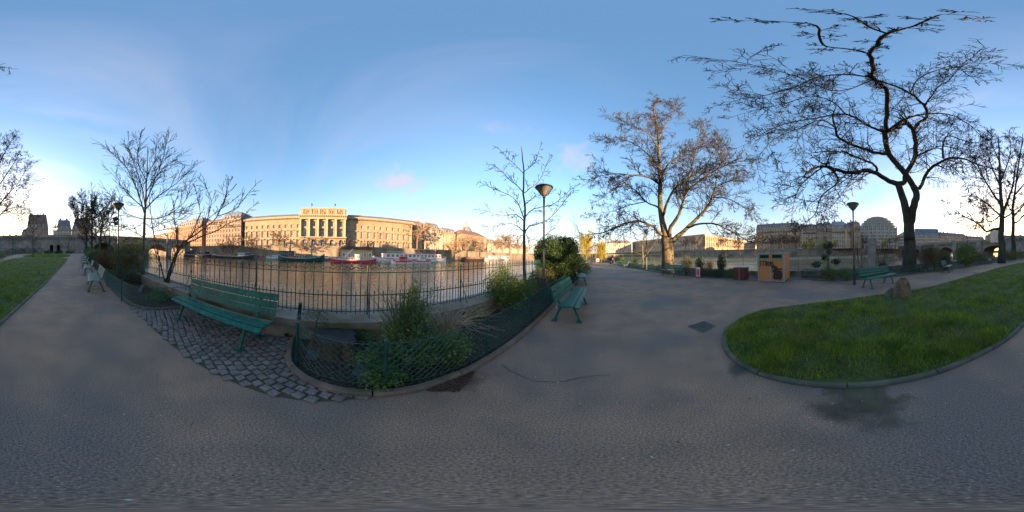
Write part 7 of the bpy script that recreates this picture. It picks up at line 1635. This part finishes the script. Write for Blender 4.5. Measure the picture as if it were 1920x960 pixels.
# ------------------------------------------------------------ rocks and drain grate
def rock(label, px, py, w_, d_, h, seed, m, lean=.1):
    q = W(px, py); r = thing('rock', label, 'rock', (q.x,q.y,0), math.atan2(-q.x, q.y)); rng = random.Random(seed); mb = MB(); n = 22; rings = []
    for i, t in enumerate((0,.12,.3,.5,.68,.82,.93,1.0)):
        k = (1-t**2.4*.62)*(1 if t < .9 else .72); ring = []
        for j in range(n):
            a = 2*math.pi*j/n; rr = k*(1+.07*math.sin(3*a+seed+t*2)+.06*math.sin(7*a+t*5)+rng.uniform(-.035,.035)); sq = 1/max(abs(math.cos(a)), abs(math.sin(a)))**.45
            ring.append(Vector((math.cos(a)*rr*sq*w_/2+lean*t*w_, math.sin(a)*rr*sq*d_/2, h*t-.03+(.05*h*math.sin(2*a+seed) if t > .6 else 0))))
        rings.append(ring)
    for a, b in zip(rings[:-1], rings[1:]):
        for j in range(n): mb.quad(a[j], a[(j+1)%n], b[(j+1)%n], b[j])
    mb.poly(rings[-1]); mb.build('boulder', m, r); return r
rk = M('rock_ochre', (.21,.13,.072), (.11,.072,.045), scale=6, rough=.95, bump=1, bscale=16, big=(.07,.06,.035), bigscale=3, spot=(.06,.04,.03), spotscale=22, spotlo=.6, spothi=.64)
rock('standing ochre rock at the lawn edge in front of the dark green bench', 1692, 557, .60, .40, .68, 3, rk, .05)
rock('small grey-green stone leaning against the ochre rock', 1667, 555, .36, .28, .30, 5, M('rock_grey', (.12,.12,.085), (.07,.075,.05), scale=7, rough=.95, bump=1, bscale=18), .2)
gc = W(1316, 613.5); pts = [W(*q) for q in ((1291,612.5),(1318,624),(1342,611.5),(1320,603))]
fr = thing('drain_grate', 'rectangular iron drain grate set in the asphalt', 'drain grate', (gc.x,gc.y,0)); o = Vector((gc.x,gc.y,0)); P4_ = [p-o for p in pts]
mb = MB(); mb.poly([p+Vector((0,0,.0045)) for p in P4_][::-1] if False else [p+Vector((0,0,.0045)) for p in P4_]); mb.build('pit', dark_m, fr)
gi = M('grate_iron', (.14,.13,.12), (.09,.085,.08), scale=9, rough=.6)
for a, b in zip(P4_, P4_[1:]+P4_[:1]): mb = MB(); mb.beam(a+Vector((0,0,.010)), b+Vector((0,0,.010)), .018, .012); mb.build('frame', gi, fr)
for k in range(1,10): t = k/10; mb = MB(); mb.beam(P4_[0].lerp(P4_[3],t)+Vector((0,0,.0085)), P4_[1].lerp(P4_[2],t)+Vector((0,0,.0085)), .011, .008); mb.build('bar', gi, fr)
for k in (1,2,3): t = k/4; mb = MB(); mb.beam(P4_[0].lerp(P4_[1],t)+Vector((0,0,.0095)), P4_[3].lerp(P4_[2],t)+Vector((0,0,.0095)), .013, .010); mb.build('cross_bar', gi, fr)
# ------------------------------------------------------------ the seated person
def person():
    bx, by, ba = 16.2, 22.6, -112*D2R
    r = thing('person', 'person in a dark jacket and brown trousers sitting forward on the distant bench', 'person', (bx,by,0), ba)
    def skin(name, pts, edges, rad, m):
        me = bpy.data.meshes.new(name); me.from_pydata(pts, edges, []); o = place(me, name, r); me.materials.append(m)
        md = o.modifiers.new('skin', 'SKIN'); sv = me.skin_vertices[0].data
        for i, q in enumerate(rad): sv[i].radius = (q, q)
        sv[0].use_root = True; s = o.modifiers.new('sub', 'SUBSURF'); s.levels = 1; s.render_levels = 1; return o
    skinm = M('skin', (.50,.30,.21), rough=.6); jac = M('jacket', (.02,.025,.04), rough=.8); tro = M('trousers', (.10,.065,.045), rough=.85)
    # body: pelvis, spine, neck, head, arms, legs as one continuous figure; local -y is the front
    v = [(0,.02,.53),(0,.02,.72),(0,-.06,.95),(0,-.10,1.06),(0,-.14,1.18),(0,-.15,1.27),
         (.17,-.07,.98),(.22,-.16,.75),(.12,-.36,.68),(.08,-.43,.68),(-.17,-.07,.98),(-.22,-.16,.75),(-.12,-.36,.68),(-.08,-.43,.68),
         (.10,-.02,.50),(.13,-.42,.50),(.14,-.50,.12),(.14,-.62,.05),(-.10,-.02,.50),(-.13,-.44,.51),(-.14,-.62,.14),(-.14,-.74,.07)]
    e = [(0,1),(1,2),(2,3),(3,4),(4,5),(2,6),(6,7),(7,8),(8,9),(2,10),(10,11),(11,12),(12,13),(0,14),(14,15),(15,16),(16,17),(0,18),(18,19),(19,20),(20,21)]
    skin('body', v, e, [.13,.13,.14,.055,.095,.08,.065,.05,.038,.035,.065,.05,.038,.035,.085,.065,.045,.035,.085,.065,.045,.035], skinm)
    skin('jacket', [(0,.02,.56),(0,.02,.74),(0,-.06,.96),(.18,-.07,.99),(.23,-.16,.75),(.13,-.35,.685),(-.18,-.07,.99),(-.23,-.16,.75),(-.13,-.35,.685)], [(0,1),(1,2),(2,3),(3,4),(4,5),(2,6),(6,7),(7,8)], [.165,.17,.165,.085,.07,.055,.085,.07,.055], jac)
    skin('trousers', [(0,.02,.52),(.10,-.02,.50),(.13,-.42,.50),(.14,-.50,.16),(-.10,-.02,.50),(-.13,-.44,.51),(-.14,-.61,.18)], [(0,1),(1,2),(2,3),(0,4),(4,5),(5,6)], [.145,.11,.085,.062,.11,.085,.062], tro)
    mb = MB(); mb.blob((0,-.13,1.24), (.098,.108,.095), 10, 6); mb.build('hair', M('dark_hair', (.02,.015,.012), rough=.8), r, True)
    for s in (1,-1):
        mb = MB(); x = .14*s; y = -.55 if s > 0 else -.67; mb.hexa([(x-.05,y-.14,.0),(x+.05,y-.14,.0),(x+.05,y+.13,.0),(x-.05,y+.13,.0),(x-.04,y-.12,.06),(x+.04,y-.12,.06),(x+.045,y+.11,.11),(x-.045,y+.11,.11)]); mb.build('shoe', dark_m, r)
    for s in (1,-1):
        for k in range(4): mb = MB(); mb.tube([V3((s*.09-.03*s+s*k*.018,-.42,.69)), V3((s*.07-.03*s+s*k*.018,-.47-.01*(k in (1,2)),.68)), V3((s*.06-.03*s+s*k*.018,-.49,.65))], .009, 5); mb.build('finger', skinm, r, True)
        mb = MB(); mb.tube([V3((s*.05,-.40,.70)), V3((s*.02,-.43,.715)), V3((s*.01,-.46,.71))], .011, 5); mb.build('thumb', skinm, r, True)
    q = Vector((bx,by,0)); t = thing('red_bag', 'small red bag on the bench beside the seated person', 'bag', (bx+.55*math.cos(ba),by+.55*math.sin(ba),.44), ba); mb = MB(); mb.hexa([(-.18,-.1,0),(.18,-.1,0),(.18,.12,0),(-.18,.12,0),(-.14,-.06,.26),(.14,-.06,.26),(.14,.08,.26),(-.14,.08,.26)]); mb.build('bag', M('bag_red', (.4,.03,.05), rough=.7), t); mb = MB(); mb.tube([V3((-.08,0,.26)),V3((0,0,.36)),V3((.08,0,.26))], .012, 5); mb.build('handle', dark_m, t)
person()
for o in bpy.data.objects:
    if o.type == 'MESH' and o.name.split('.')[0] in ('string_course','cornice','balconies_and_hoods','corbels','mullions','balcony','side_walls','entablature','slanted_bow_bars','attic_pilasters','wrapping','railing','crane','far_coping','bracket','dormer','chimney','stems','stalks','deck','crown','trunk','paint_patch'):
        if o.name.split('.')[0] not in ('crown','trunk','dormer','chimney'): o['kind'] = 'stuff'
